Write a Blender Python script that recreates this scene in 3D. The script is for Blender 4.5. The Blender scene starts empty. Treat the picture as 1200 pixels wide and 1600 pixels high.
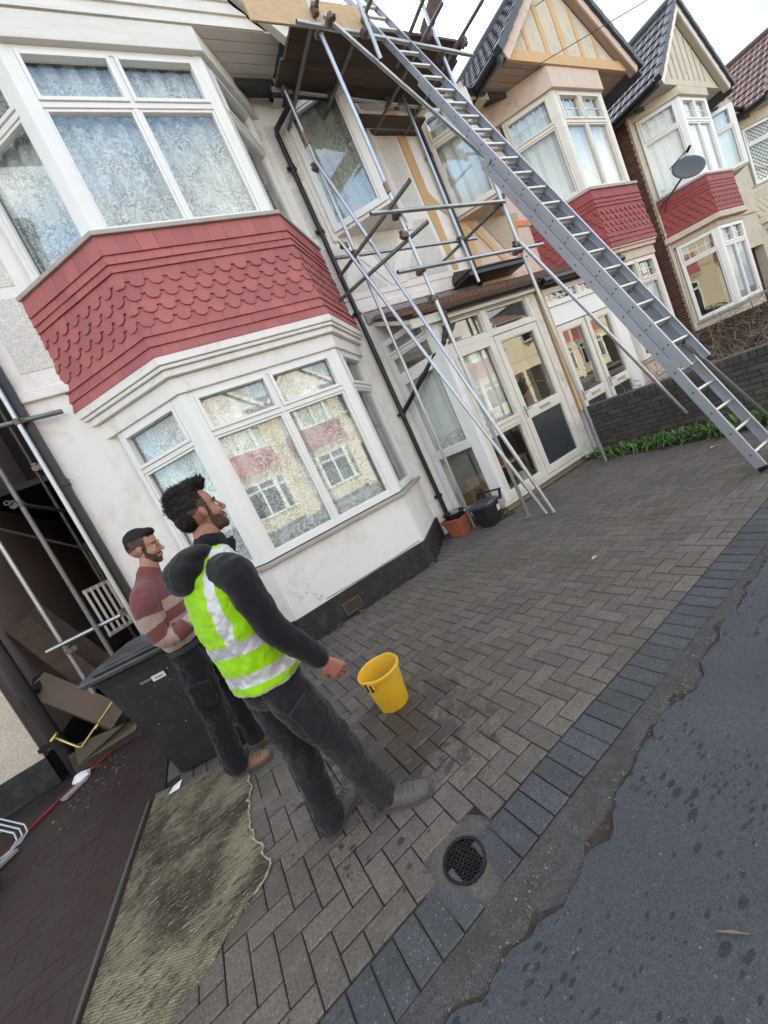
import bpy, bmesh, math, random
from mathutils import Vector, Matrix, noise as mnoise
R = math.radians
S = bpy.context.scene
COL = S.collection
rnd = random.Random(7)

# ---------------------------------------------------------------- camera, sky, sun, exposure
def make_camera():
    f, yaw, pitch, roll = 611.39, 0.452207, -0.136033, -0.440191
    cy, sy, cp, sp = math.cos(yaw), math.sin(yaw), math.cos(pitch), math.sin(pitch)
    fw = Vector((sy*cp, cy*cp, sp)); r = Vector((cy, -sy, 0)); u = r.cross(fw)
    cr, sr = math.cos(roll), math.sin(roll)
    r2 = cr*r + sr*u; u2 = -sr*r + cr*u
    cam = bpy.data.cameras.new('camera'); o = bpy.data.objects.new('camera', cam); COL.objects.link(o)
    m = Matrix((r2, u2, -fw)).transposed().to_4x4()
    m.translation = Vector((0, 0, 1.6)); o.matrix_world = m
    cam.sensor_fit = 'HORIZONTAL'; cam.sensor_width = 36; cam.lens = f/1200*36
    cam.clip_start = 0.05; cam.clip_end = 2000
    S.camera = o
make_camera()

SUN_EL, SUN_AZ = R(33), R(20)      # azimuth measured from +Y (behind our houses) towards +X
def make_world():
    w = bpy.data.worlds.new('World'); S.world = w; w.use_nodes = True
    nt = w.node_tree; nt.nodes.clear(); N = nt.nodes.new; L = nt.links.new
    out = N('ShaderNodeOutputWorld'); bg = N('ShaderNodeBackground'); bg.inputs[1].default_value = 0.14
    sky = N('ShaderNodeTexSky'); sky.sky_type = 'NISHITA'; sky.sun_disc = False
    sky.sun_elevation = SUN_EL; sky.sun_rotation = SUN_AZ; sky.air_density = 1.3; sky.dust_density = 1.5
    tc = N('ShaderNodeTexCoord'); mp = N('ShaderNodeMapping'); mp.inputs['Scale'].default_value = (1, 1, 2.2)
    mp.inputs['Location'].default_value = (0.6, 0.2, 0.1)
    n1 = N('ShaderNodeTexNoise'); n1.inputs['Scale'].default_value = 2.3; n1.inputs['Detail'].default_value = 9
    n1.inputs['Roughness'].default_value = 0.55; n1.inputs['Distortion'].default_value = 0.3
    cr = N('ShaderNodeValToRGB'); cr.color_ramp.elements[0].position = 0.43; cr.color_ramp.elements[1].position = 0.55
    n2 = N('ShaderNodeTexNoise'); n2.inputs['Scale'].default_value = 3.1; n2.inputs['Detail'].default_value = 6
    cr2 = N('ShaderNodeValToRGB'); cr2.color_ramp.elements[0].position = 0.36; cr2.color_ramp.elements[1].position = 0.58
    cr2.color_ramp.elements[0].color = (1.35, 1.50, 1.78, 1); cr2.color_ramp.elements[1].color = (3.75, 3.66, 3.5, 1)
    mx = N('ShaderNodeMixRGB')
    L(tc.outputs['Generated'], mp.inputs[0]); L(mp.outputs[0], n1.inputs['Vector']); L(mp.outputs[0], n2.inputs['Vector'])
    L(n1.outputs['Fac'], cr.inputs[0]); L(n2.outputs['Fac'], cr2.inputs[0])
    L(cr.outputs[0], mx.inputs[0]); L(sky.outputs[0], mx.inputs[1]); L(cr2.outputs[0], mx.inputs[2])
    L(mx.outputs[0], bg.inputs[0]); L(bg.outputs[0], out.inputs[0])
make_world()
def make_sun():
    l = bpy.data.lights.new('sun', 'SUN'); l.energy = 2.6; l.angle = R(0.5); l.color = (1, 0.93, 0.82)
    o = bpy.data.objects.new('sun', l); COL.objects.link(o)
    d = Vector((math.sin(SUN_AZ)*math.cos(SUN_EL), math.cos(SUN_AZ)*math.cos(SUN_EL), math.sin(SUN_EL)))
    o.rotation_euler = d.to_track_quat('Z', 'Y').to_euler(); o.location = d*60
make_sun()
S.render.engine = 'CYCLES'
S.view_settings.view_transform = 'Standard'; S.view_settings.look = 'None'
S.view_settings.exposure = 2.25; S.view_settings.gamma = 1
S.cycles.max_bounces = 8; S.cycles.transparent_max_bounces = 16; S.cycles.diffuse_bounces = 4

# ---------------------------------------------------------------- materials
def nodes(name):
    m = bpy.data.materials.new(name); m.use_nodes = True
    nt = m.node_tree; b = nt.nodes['Principled BSDF']
    return m, nt, b
def pos(nt, scale=(1, 1, 1), obj=False):
    if obj:
        g = nt.nodes.new('ShaderNodeTexCoord'); o = g.outputs['Object']
    else:
        g = nt.nodes.new('ShaderNodeNewGeometry'); o = g.outputs['Position']
    mp = nt.nodes.new('ShaderNodeMapping'); mp.inputs['Scale'].default_value = scale
    nt.links.new(o, mp.inputs[0]); return mp.outputs[0]
def noise(nt, v, scale, detail=4, rough=0.6, dist=0):
    n = nt.nodes.new('ShaderNodeTexNoise'); n.inputs['Scale'].default_value = scale
    n.inputs['Detail'].default_value = detail; n.inputs['Roughness'].default_value = rough
    n.inputs['Distortion'].default_value = dist
    nt.links.new(v, n.inputs['Vector']); return n.outputs['Fac']
def ramp(nt, fac, stops):
    r = nt.nodes.new('ShaderNodeValToRGB'); e = r.color_ramp.elements
    while len(e) < len(stops): e.new(0.5)
    for i, (p, c) in enumerate(stops):
        e[i].position = p
        e[i].color = (c, c, c, 1) if isinstance(c, (int, float)) else (*c, 1)
    nt.links.new(fac, r.inputs[0]); return r.outputs[0]
def mixc(nt, fac, a, b, mode='MIX'):
    m = nt.nodes.new('ShaderNodeMixRGB'); m.blend_type = mode
    for i, v in ((0, fac), (1, a), (2, b)):
        if hasattr(v, 'is_output'): nt.links.new(v, m.inputs[i])
        elif i == 0: m.inputs[0].default_value = v
        else: m.inputs[i].default_value = (*v, 1)
    return m.outputs[0]
def math_(nt, op, a, b=0.0):
    m = nt.nodes.new('ShaderNodeMath'); m.operation = op
    for i, v in ((0, a), (1, b)):
        if hasattr(v, 'is_output'): nt.links.new(v, m.inputs[i])
        else: m.inputs[i].default_value = v
    return m.outputs[0]
def bump(nt, b, h, strength=0.5, dist=0.01):
    n = nt.nodes.new('ShaderNodeBump'); n.inputs['Strength'].default_value = strength
    n.inputs['Distance'].default_value = dist
    nt.links.new(h, n.inputs['Height']); nt.links.new(n.outputs[0], b.inputs['Normal'])
def dk(c, k): return tuple(x*k for x in c)
MATS = {}
def M(name, col, rough=0.6, metal=0.0, var=0.12, scale=6, grime=0.0, gcol=(0.12, 0.1, 0.08), gscale=1.5,
      bmp=0.0, bscale=60, bdist=0.004, fine=0.0, spec=0.5, obj_rand=0.0, stretch=(1, 1, 1)):
    if name in MATS: return MATS[name]
    m, nt, b = nodes(name); v = pos(nt, stretch)
    c = mixc(nt, noise(nt, v, scale, 5), dk(col, 1-var), dk(col, 1+var))
    if fine:
        c = mixc(nt, ramp(nt, noise(nt, v, 160, 2), [(0.35, 0.0), (0.65, 1.0)]), c, dk(col, 1-fine))
    if grime:
        g = ramp(nt, noise(nt, v, gscale, 8, 0.7, 0.4), [(0.46, 0.0), (0.72, grime)])
        c = mixc(nt, g, c, gcol)
    if obj_rand:
        oi = nt.nodes.new('ShaderNodeObjectInfo')
        rr = ramp(nt, oi.outputs['Random'], [(0.0, 1-obj_rand), (1.0, 1+obj_rand*0.0)])
        c = mixc(nt, 1.0, c, rr, 'MULTIPLY')
    nt.links.new(c, b.inputs['Base Color'])
    b.inputs['Roughness'].default_value = rough; b.inputs['Metallic'].default_value = metal
    b.inputs['Specular IOR Level'].default_value = spec
    if bmp: bump(nt, b, noise(nt, v, bscale, 4, 0.65), bmp, bdist)
    MATS[name] = m; return m

def pebble(name, col, scale=55, strength=1.0):
    m, nt, b = nodes(name); v = pos(nt)
    vo = nt.nodes.new('ShaderNodeTexVoronoi'); vo.inputs['Scale'].default_value = scale
    nt.links.new(v, vo.inputs['Vector'])
    vc = nt.nodes.new('ShaderNodeSeparateColor'); nt.links.new(vo.outputs['Color'], vc.inputs[0])
    c = mixc(nt, ramp(nt, vc.outputs[0], [(0.0, 0.0), (1.0, 1.0)]), dk(col, 0.84), dk(col, 1.08))
    c = mixc(nt, ramp(nt, noise(nt, v, 2.0, 7), [(0.45, 0.0), (0.75, 0.25)]), c, dk(col, 0.6))
    nt.links.new(c, b.inputs['Base Color']); b.inputs['Roughness'].default_value = 0.85
    h = ramp(nt, vo.outputs['Distance'], [(0.0, 1.0), (0.6, 0.0)])
    h2 = math_(nt, 'ADD', h, noise(nt, v, 20, 3))
    bump(nt, b, h2, strength*0.7, 0.008)
    return m

m_white0 = M('plain white render', (0.83, 0.80, 0.755), 0.7, var=0.03, scale=1.2, grime=0.35, gcol=(0.52, 0.46, 0.38), gscale=2.2, bmp=0.35, bscale=30)
def dirty_render(name, col, dirt, amt=0.55):
    m, nt, b = nodes(name); v = pos(nt)
    c = mixc(nt, noise(nt, v, 1.2, 6), dk(col, 0.95), dk(col, 1.03))
    c = mixc(nt, ramp(nt, noise(nt, v, 2.4, 9, 0.72, 0.4), [(0.50, 0.0), (0.74, amt)]), c, dirt)
    st = nt.nodes.new('ShaderNodeMapping'); st.inputs['Scale'].default_value = (9, 9, 0.9); nt.links.new(v, st.inputs[0])
    c = mixc(nt, ramp(nt, noise(nt, st.outputs[0], 1.0, 7, 0.7), [(0.55, 0.0), (0.80, amt*0.8)]), c, dk(dirt, 0.85))
    vc = nt.nodes.new('ShaderNodeTexVoronoi'); vc.feature = 'DISTANCE_TO_EDGE'; vc.inputs['Scale'].default_value = 1.3
    wv = nt.nodes.new('ShaderNodeVectorMath'); wv.operation = 'ADD'; ns = nt.nodes.new('ShaderNodeTexNoise'); ns.inputs['Scale'].default_value = 3.5; ns.inputs['Detail'].default_value = 5; nt.links.new(v, ns.inputs['Vector'])
    nt.links.new(v, wv.inputs[0]); nt.links.new(ns.outputs['Color'], wv.inputs[1]); nt.links.new(wv.outputs[0], vc.inputs['Vector'])
    crk = math_(nt, 'MULTIPLY', ramp(nt, vc.outputs['Distance'], [(0.0, 1.0), (0.007, 0.0)]), ramp(nt, noise(nt, v, 1.7, 3), [(0.52, 0.0), (0.60, 0.75)]))
    c = mixc(nt, crk, c, dk(dirt, 0.45))
    nt.links.new(c, b.inputs['Base Color']); b.inputs['Roughness'].default_value = 0.75
    bump(nt, b, math_(nt, 'SUBTRACT', noise(nt, v, 26, 5, 0.7), math_(nt, 'MULTIPLY', crk, 2.0)), 0.5, 0.006); return m
m_white = dirty_render('white painted render', (0.83, 0.80, 0.755), (0.50, 0.43, 0.34), 0.5)
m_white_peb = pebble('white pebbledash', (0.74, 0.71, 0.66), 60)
m_cream = dirty_render('cream painted render', (0.60, 0.53, 0.41), (0.33, 0.27, 0.19), 0.6)
m_pink = dirty_render('faded pink render', (0.64, 0.50, 0.41), (0.36, 0.27, 0.2), 0.6)
m_ochre = M('ochre undercoat', (0.60, 0.38, 0.19), 0.85, var=0.12, scale=6, grime=0.3, gcol=(0.6, 0.5, 0.38), gscale=5, bmp=0.3)
m_orange = M('terracotta undercoat', (0.62, 0.25, 0.12), 0.85, var=0.12, scale=6)
m_tan_peb = pebble('tan pebbledash', (0.47, 0.39, 0.29), 60)
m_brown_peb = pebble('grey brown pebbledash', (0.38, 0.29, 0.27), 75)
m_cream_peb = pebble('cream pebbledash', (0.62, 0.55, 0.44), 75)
m_upvc = M('white window plastic', (0.80, 0.79, 0.76), 0.35, var=0.02, scale=3, grime=0.14, gcol=(0.6, 0.55, 0.45), gscale=3)
m_upvc_old = M('weathered white window plastic', (0.72, 0.68, 0.60), 0.45, var=0.04, scale=3, grime=0.35, gcol=(0.5, 0.43, 0.33), gscale=4)
m_board = M('off white painted boards', (0.70, 0.67, 0.62), 0.55, var=0.04, scale=1.5, grime=0.35, gcol=(0.42, 0.38, 0.32), gscale=2.5, stretch=(1, 4, 4))
m_soff2 = M('dusty pink brown boards', (0.42, 0.30, 0.25), 0.6, var=0.08, scale=2, grime=0.3, gcol=(0.3, 0.22, 0.18), gscale=3)
m_soff3 = M('beige painted boards', (0.52, 0.46, 0.37), 0.6, var=0.08, scale=2, grime=0.3, gcol=(0.34, 0.28, 0.2), gscale=3)
m_red = M('red painted slate', (0.43, 0.125, 0.118), 0.65, var=0.12, scale=8, grime=0.4, gcol=(0.30, 0.12, 0.105), gscale=5, bmp=0.15, bscale=50, obj_rand=0.20)
m_red2 = M('dark red painted slate', (0.30, 0.05, 0.045), 0.65, var=0.10, scale=8, bmp=0.15, bscale=50, obj_rand=0.18)
m_plinth = M('black plinth paint', (0.014, 0.015, 0.017), 0.6, var=0.3, scale=12, grime=0.35, gcol=(0.13, 0.12, 0.11), gscale=9, bmp=0.5, bscale=45, bdist=0.006)
m_sill = M('grey stone sill', (0.40, 0.37, 0.33), 0.7, var=0.08, scale=6, grime=0.4, gcol=(0.22, 0.2, 0.17), gscale=5, bmp=0.3)
m_black = M('black plastic', (0.007, 0.007, 0.008), 0.38, var=0.2, scale=8, grime=0.2, gcol=(0.06, 0.055, 0.05), gscale=6)
m_tile = M('dark concrete tile', (0.045, 0.047, 0.055), 0.55, var=0.25, scale=5, obj_rand=0.1, grime=0.2, gcol=(0.1, 0.1, 0.09), gscale=4)
m_tile_b = M('brown clay tile', (0.17, 0.085, 0.06), 0.7, var=0.3, scale=5, grime=0.4, gcol=(0.08, 0.07, 0.055), gscale=5)
m_galv = M('galvanised scaffold tube', (0.46, 0.48, 0.49), 0.36, 0.85, var=0.18, scale=14, grime=0.5, gcol=(0.30, 0.28, 0.25), gscale=9, stretch=(1, 1, 0.3))
m_galv_b = M('blue tinted galvanised tube', (0.46, 0.49, 0.52), 0.34, 0.8, var=0.15, scale=14, grime=0.4, gcol=(0.33, 0.35, 0.38), gscale=9)
m_galv_d = M('weathered dark tube', (0.20, 0.20, 0.19), 0.5, 0.6, var=0.25, scale=14, grime=0.5, gcol=(0.14, 0.11, 0.09), gscale=9)
m_coup = M('rusty coupler steel', (0.16, 0.13, 0.10), 0.55, 0.6, var=0.3, scale=30, grime=0.5, gcol=(0.2, 0.09, 0.04), gscale=20)
m_alu = M('ladder aluminium', (0.42, 0.44, 0.49), 0.45, 0.65, var=0.08, scale=9, grime=0.35, gcol=(0.34, 0.34, 0.36), gscale=7)
m_alu_r = M('rung aluminium', (0.66, 0.65, 0.60), 0.35, 0.7, var=0.06, scale=9, grime=0.3, gcol=(0.4, 0.38, 0.33), gscale=12)
m_wood_d = M('dark scaffold board', (0.10, 0.065, 0.045), 0.75, var=0.3, scale=3, grime=0.5, gcol=(0.2, 0.14, 0.1), gscale=3, bmp=0.3, bscale=30, obj_rand=0.3, stretch=(0.5, 5, 5))
m_wood_l = M('pale plywood toe board', (0.56, 0.40, 0.24), 0.75, var=0.12, scale=5, grime=0.5, gcol=(0.30, 0.2, 0.12), gscale=9, bmp=0.2, bscale=30, stretch=(1, 1, 3))
m_conc = M('worn concrete', (0.20, 0.19, 0.17), 0.85, var=0.15, scale=6, grime=0.5, gcol=(0.09, 0.085, 0.07), gscale=8, bmp=0.6, bscale=70, fine=0.35)
m_yellow = M('yellow bucket plastic', (0.74, 0.43, 0.015), 0.5, var=0.08, scale=8, grime=0.75, gcol=(0.50, 0.36, 0.12), gscale=17, bmp=0.1, bscale=30)
m_terra = M('terracotta plastic', (0.38, 0.11, 0.06), 0.5, var=0.1, scale=10, grime=0.25, gcol=(0.2, 0.1, 0.07), gscale=10)
m_bin = M('dark grey bin plastic', (0.016, 0.0175, 0.020), 0.5, var=0.15, scale=6, grime=0.3, gcol=(0.07, 0.068, 0.065), gscale=7, bmp=0.12, bscale=120, spec=0.4)
m_lid = M('scuffed bin lid plastic', (0.04, 0.043, 0.05), 0.33, var=0.2, scale=5, grime=0.5, gcol=(0.16, 0.15, 0.14), gscale=5)
m_grey_p = M('grey plastic', (0.3, 0.3, 0.3), 0.5)
m_brass = M('brass', (0.6, 0.45, 0.14), 0.35, 0.9)
m_cable = M('black cable', (0.02, 0.02, 0.02), 0.6)
m_paper = M('white paper', (0.75, 0.75, 0.74), 0.7, grime=0.2)
m_door = M('white door panel', (0.74, 0.72, 0.68), 0.4, var=0.03)
m_dark = M('dark interior wall', (0.10, 0.09, 0.08), 0.9)
m_carton = M('brown cardboard', (0.32, 0.2, 0.11), 0.85)
m_lat = M('leaded came', (0.06, 0.06, 0.06), 0.5)
m_flash = M('lead flashing', (0.24, 0.24, 0.25), 0.55, 0.2, var=0.15)

def make_glass():
    m = bpy.data.materials.new('window glass'); m.use_nodes = True; nt = m.node_tree; nt.nodes.clear()
    out = nt.nodes.new('ShaderNodeOutputMaterial'); mx = nt.nodes.new('ShaderNodeMixShader')
    tr = nt.nodes.new('ShaderNodeBsdfTransparent'); tr.inputs[0].default_value = (0.95, 0.97, 0.96, 1)
    gl = nt.nodes.new('ShaderNodeBsdfGlossy'); gl.inputs['Roughness'].default_value = 0.008
    g = nt.nodes.new('ShaderNodeNewGeometry'); dp = nt.nodes.new('ShaderNodeVectorMath'); dp.operation = 'DOT_PRODUCT'
    nt.links.new(g.outputs['Normal'], dp.inputs[0]); nt.links.new(g.outputs['Incoming'], dp.inputs[1])
    c = math_(nt, 'ABSOLUTE', dp.outputs['Value'])
    f = math_(nt, 'ADD', math_(nt, 'MULTIPLY', math_(nt, 'POWER', math_(nt, 'SUBTRACT', 1.0, c), 4.0), 0.85), 0.10)
    v = pos(nt); bn = nt.nodes.new('ShaderNodeBump'); bn.inputs['Strength'].default_value = 0.025; bn.inputs['Distance'].default_value = 0.02
    nt.links.new(noise(nt, v, 2.6, 1), bn.inputs['Height']); nt.links.new(bn.outputs[0], gl.inputs['Normal'])
    nt.links.new(f, mx.inputs[0]); nt.links.new(tr.outputs[0], mx.inputs[1]); nt.links.new(gl.outputs[0], mx.inputs[2]); nt.links.new(mx.outputs[0], out.inputs[0])
    return m
m_glass = make_glass()
def make_lace(name, dens, sc=26, col=(0.80, 0.82, 0.82)):
    m = bpy.data.materials.new(name); m.use_nodes = True; nt = m.node_tree; nt.nodes.clear()
    out = nt.nodes.new('ShaderNodeOutputMaterial'); mx = nt.nodes.new('ShaderNodeMixShader')
    tr = nt.nodes.new('ShaderNodeBsdfTransparent'); df = nt.nodes.new('ShaderNodeBsdfDiffuse'); df.inputs[0].default_value = (*col, 1)
    v = pos(nt)
    nz = nt.nodes.new('ShaderNodeTexNoise'); nz.inputs['Scale'].default_value = sc; nz.inputs['Detail'].default_value = 3; nz.inputs['Distortion'].default_value = 2.2
    nt.links.new(v, nz.inputs['Vector'])
    band = math_(nt, 'ABSOLUTE', math_(nt, 'SUBTRACT', nz.outputs['Fac'], 0.5))
    p = ramp(nt, band, [(0.0, 1.0), (0.035, 1.0), (0.06, dens), (1.0, dens)])
    p2 = ramp(nt, noise(nt, v, sc*0.35, 2), [(0.4, 0.0), (0.6, 0.3)])
    fac = math_(nt, 'ADD', p, p2)
    nt.links.new(fac, mx.inputs[0]); nt.links.new(tr.outputs[0], mx.inputs[1]); nt.links.new(df.outputs[0], mx.inputs[2]); nt.links.new(mx.outputs[0], out.inputs[0])
    return m
m_lace = make_lace('lace net curtain', 0.45, 11)
m_net = make_lace('plain net curtain', 0.9, 30, (0.84, 0.85, 0.83))
m_sheer = make_lace('thin dim net curtain', 0.6, 9, (0.6, 0.61, 0.59))

# ---------------------------------------------------------------- mesh helpers
class MB:
    def __init__(s, T=None): s.v = []; s.f = []; s.T = T
    def add(s, vs, fs):
        n = len(s.v); T = s.T
        s.v += [tuple(T(*p)) if T else tuple(p) for p in vs]
        s.f += [tuple(i+n for i in f) for f in fs]; return s
    def box(s, x0, x1, y0, y1, z0, z1):
        s.add([(x0,y0,z0),(x1,y0,z0),(x1,y1,z0),(x0,y1,z0),(x0,y0,z1),(x1,y0,z1),(x1,y1,z1),(x0,y1,z1)],
              [(0,3,2,1),(4,5,6,7),(0,1,5,4),(1,2,6,5),(2,3,7,6),(3,0,4,7)]); return s
    def prism(s, poly, z0, z1, z0s=None):
        n = len(poly)
        s.add([(x, y, z0) for x, y in poly] + [(x, y, z1) for x, y in poly],
              [tuple(range(n))[::-1], tuple(range(n, 2*n))] + [(i, (i+1) % n, n+(i+1) % n, n+i) for i in range(n)]); return s
    def loft(s, rings, close=True, caps=True):
        n = len(rings[0]); vs = [p for r in rings for p in r]; fs = []
        for k in range(len(rings)-1):
            for i in range(n if close else n-1):
                j = (i+1) % n; fs.append((k*n+i, k*n+j, (k+1)*n+j, (k+1)*n+i))
        if caps and close: fs += [tuple(range(n))[::-1], tuple(range((len(rings)-1)*n, len(rings)*n))]
        s.add(vs, fs); return s
    def beam(s, p, q, w, h, up=(0, 0, 1)):
        p, q = Vector(p), Vector(q); d = (q-p).normalized(); sx = d.cross(Vector(up)).normalized(); sz = sx.cross(d)
        rs = [[tuple(c + sx*a*w/2 + sz*b*h/2) for a, b in ((-1,-1),(1,-1),(1,1),(-1,1))] for c in (p, q)]
        return s.loft(rs)
    def tube(s, p, q, r, seg=12, r2=None, hollow=False):
        p, q = Vector(p), Vector(q); d = (q-p).normalized()
        a = d.orthogonal().normalized(); b = d.cross(a); r2 = r if r2 is None else r2
        def ring(c, rr): return [tuple(c + (a*math.cos(t)+b*math.sin(t))*rr) for t in [2*math.pi*i/seg for i in range(seg)]]
        if hollow:
            rs = [ring(p+d*0.06, r*0.84), ring(p, r*0.84), ring(p, r), ring(q, r2), ring(q, r2*0.84), ring(q-d*0.06, r2*0.84)]
            return s.loft(rs)
        return s.loft([ring(p, r), ring(q, r2)])
    def path(s, pts, r, seg=8):
        pts = [Vector(p) for p in pts]; rs = []; a = None
        for i, p in enumerate(pts):
            d = ((pts[min(i+1, len(pts)-1)] - pts[max(i-1, 0)])).normalized()
            a = (d.orthogonal() if a is None else a - d*a.dot(d)).normalized(); b = d.cross(a)
            rr = r[i] if isinstance(r, (list, tuple)) else r
            rs.append([tuple(p + (a*math.cos(t)+b*math.sin(t))*rr) for t in [2*math.pi*k/seg for k in range(seg)]])
        return s.loft(rs)
    def mesh(s, name, mat, smooth=False):
        me = bpy.data.meshes.new(name); me.from_pydata(s.v, [], s.f)
        bm = bmesh.new(); bm.from_mesh(me); bmesh.ops.recalc_face_normals(bm, faces=bm.faces); bm.to_mesh(me); bm.free()
        for m in (mat if isinstance(mat, (list, tuple)) else [mat]): me.materials.append(m)
        if smooth: me.polygons.foreach_set('use_smooth', [True]*len(me.polygons))
        return me
    def build(s, name, mat, parent=None, smooth=False, bevel=0, kind=None):
        o = bpy.data.objects.new(name, s.mesh(name, mat, smooth)); COL.objects.link(o)
        if parent: o.parent = parent
        if bevel:
            md = o.modifiers.new('bevel', 'BEVEL'); md.width = bevel; md.segments = 2; md.limit_method = 'ANGLE'; md.angle_limit = R(40)
        if kind: o['kind'] = kind
        return o
def smooth_auto(o, ang=40):
    me = o.data
    me.polygons.foreach_set('use_smooth', [True]*len(me.polygons))
    try: me.set_sharp_from_angle(angle=R(ang))
    except Exception: pass
    return o
def inst(name, me, parent, loc=None, mat=None):
    o = bpy.data.objects.new(name, me); COL.objects.link(o); o.parent = parent
    if mat is not None: o.matrix_local = mat
    elif loc is not None: o.location = loc
    return o
def empty(name, loc, label, cat, group=None, kind=None):
    o = bpy.data.objects.new(name, None); COL.objects.link(o); o.location = loc; o.empty_display_size = 0.2
    tag(o, label, cat, group, kind); return o
def tag(o, label=None, cat=None, group=None, kind=None):
    if label: o['label'] = label
    if cat: o['category'] = cat
    if group: o['group'] = group
    if kind: o['kind'] = kind
    return o
def off(loc):   # shift builder coordinates so parts sit relative to a thing's base
    x0, y0, z0 = loc
    return lambda x, y, z: (x-x0, y-y0, z-z0)
# ---------------------------------------------------------------- house kit (local: x from bay centre, y from main wall plane, -y is the street)
def window(parent, T, a, b, z0, z1, cols=(0.5,), trans=None, fw=0.055, mat=None, lace=None, grid=None,
           leaded=False, depth=0.05, lower_split=True, name='window'):
    """a,b (x,y) left to right seen from outside"""
    mat = mat or m_upvc
    ax, ay = a; bx, by = b; L = math.hypot(bx-ax, by-ay); u = ((bx-ax)/L, (by-ay)/L); n = (u[1], -u[0])
    TT = lambda s, d, z: T(ax+u[0]*s+n[0]*d, ay+u[1]*s+n[1]*d, z)
    f = MB(TT); D0, D1 = -0.05, depth
    f.box(0, fw, D0, D1, z0, z1); f.box(L-fw, L, D0, D1, z0, z1)
    f.box(fw, L-fw, D0, D1, z0, z0+fw*1.1); f.box(fw, L-fw, D0, D1, z1-fw, z1)
    xs = [0] + [c*L for c in cols] + [L]
    cells = []
    zs = [(z0+fw*1.1, z1-fw)] if trans is None else [(z0+fw*1.1, trans-fw*0.5), (trans+fw*0.5, z1-fw)]
    if trans is not None: f.box(fw, L-fw, D0, D1-0.004, trans-fw*0.5, trans+fw*0.5)
    for zi, (za, zb) in enumerate(zs):
        use = xs if (zi == len(zs)-1 or lower_split) else [0, L]
        for i in range(len(use)-1):
            x0 = use[i] + (fw if i == 0 else fw*0.4); x1 = use[i+1] - (fw if i == len(use)-2 else fw*0.4)
            if i > 0: f.box(use[i]-fw*0.4, use[i]+fw*0.4, D0, D1-0.008, za, zb)
            cells.append((x0, x1, za, zb, zi == len(zs)-1 and trans is not None))
    sw = fw*0.55
    for (x0, x1, za, zb, top) in cells:
        d1 = D1-0.016 if not top else D1+0.012
        w = sw if not top else sw*1.25
        f.box(x0+0.001, x0+w, -0.02, d1, za, zb); f.box(x1-w, x1-0.001, -0.02, d1, za, zb)
        f.box(x0+w, x1-w, -0.02, d1, za+0.001, za+w); f.box(x0+w, x1-w, -0.02, d1, zb-w, zb-0.001)
        if grid and (top or grid[2]):
            nx, nz = grid[0], grid[1]
            for k in range(1, nx): xx = x0+(x1-x0)*k/nx; f.box(xx-0.009, xx+0.009, -0.006, 0.010, za+w, zb-w)
            for k in range(1, nz): zz = za+(zb-za)*k/nz; f.box(x0+w, x1-w, -0.005, 0.011, zz-0.009, zz+0.009)
    fo = f.build(name, mat, parent, bevel=0.004)
    for (x0, x1, za, zb, top) in cells:
        p = MB(TT); p.box(x0+sw*0.8, x1-sw*0.8, -0.003, 0.003, za+sw*0.8, zb-sw*0.8); p.build('pane', m_glass, fo)
        if leaded:
            q = MB(TT); st = 0.13
            w_, h_ = x1-x0-2*sw, zb-za-2*sw
            k = -h_
            while k < w_:
                for sgn in (1, -1):
                    pts = []
                    for t in (0.0, 1.0):
                        pts.append((k + h_*t, t*h_))
                    (xa, za_), (xb, zb_) = pts
                    # clip to cell
                    ta = max(0.0, -k/h_); tb = min(1.0, (w_-k)/h_)
                    if tb - ta > 0.02:
                        xa, xb = k+h_*ta, k+h_*tb; zq0, zq1 = h_*ta, h_*tb
                        if sgn < 0: xa, xb = w_-xa, w_-xb
                        q.beam((x0+sw+xa, 0.006, za+sw+zq0), (x0+sw+xb, 0.006, za+sw+zq1), 0.006, 0.012, (0, 1, 0))
                k += st
            q.build('leading', m_lat, fo)
    if lace:
        c = MB(TT); N = int(L/0.02); r0 = []; r1 = []; ph = rnd.random()*6
        for i in range(N+1):
            s_ = 0.02 + (L-0.04)*i/N
            d = -0.10 + 0.024*math.sin(s_*31+ph) + 0.010*math.sin(s_*67+ph*2)
            r0.append((s_, d, z0+0.03)); r1.append((s_, d, z1-0.03))
        c.loft([r0, r1], close=False); c.build('net_curtain', lace, fo, smooth=True)
    return fo

def wall_holes(parent, T, x0, x1, y0, y1, z0, z1, holes, name, mat):
    xs = sorted({x0, x1, *[h[0] for h in holes], *[h[1] for h in holes]}); zs = sorted({z0, z1, *[h[2] for h in holes], *[h[3] for h in holes]})
    w = MB(T)
    for i in range(len(xs)-1):
        runs = []
        for k in range(len(zs)-1):
            cx, cz = (xs[i]+xs[i+1])/2, (zs[k]+zs[k+1])/2
            if any(h[0] < cx < h[1] and h[2] < cz < h[3] for h in holes): continue
            if runs and abs(runs[-1][1]-zs[k]) < 1e-6: runs[-1][1] = zs[k+1]
            else: runs.append([zs[k], zs[k+1]])
        for a, b in runs: w.box(xs[i], xs[i+1], y0, y1, a, b)
    return w.build(name, mat, parent)

def bay_poly(hf, ds, d, e=0.0, inner=0.03):
    """outline of the canted bay pushed out by e; ends inside the wall"""
    L = math.hypot(ds, d); k = e*(L-ds)/d      # shift of the front corner along x
    return [(-hf-ds-e*L/d, inner if inner else 0), (-hf-ds-e*L/d, 0.0), (-hf-k, -d-e), (hf+k, -d-e), (hf+ds+e*L/d, 0.0), (hf+ds+e*L/d, inner)]

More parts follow.
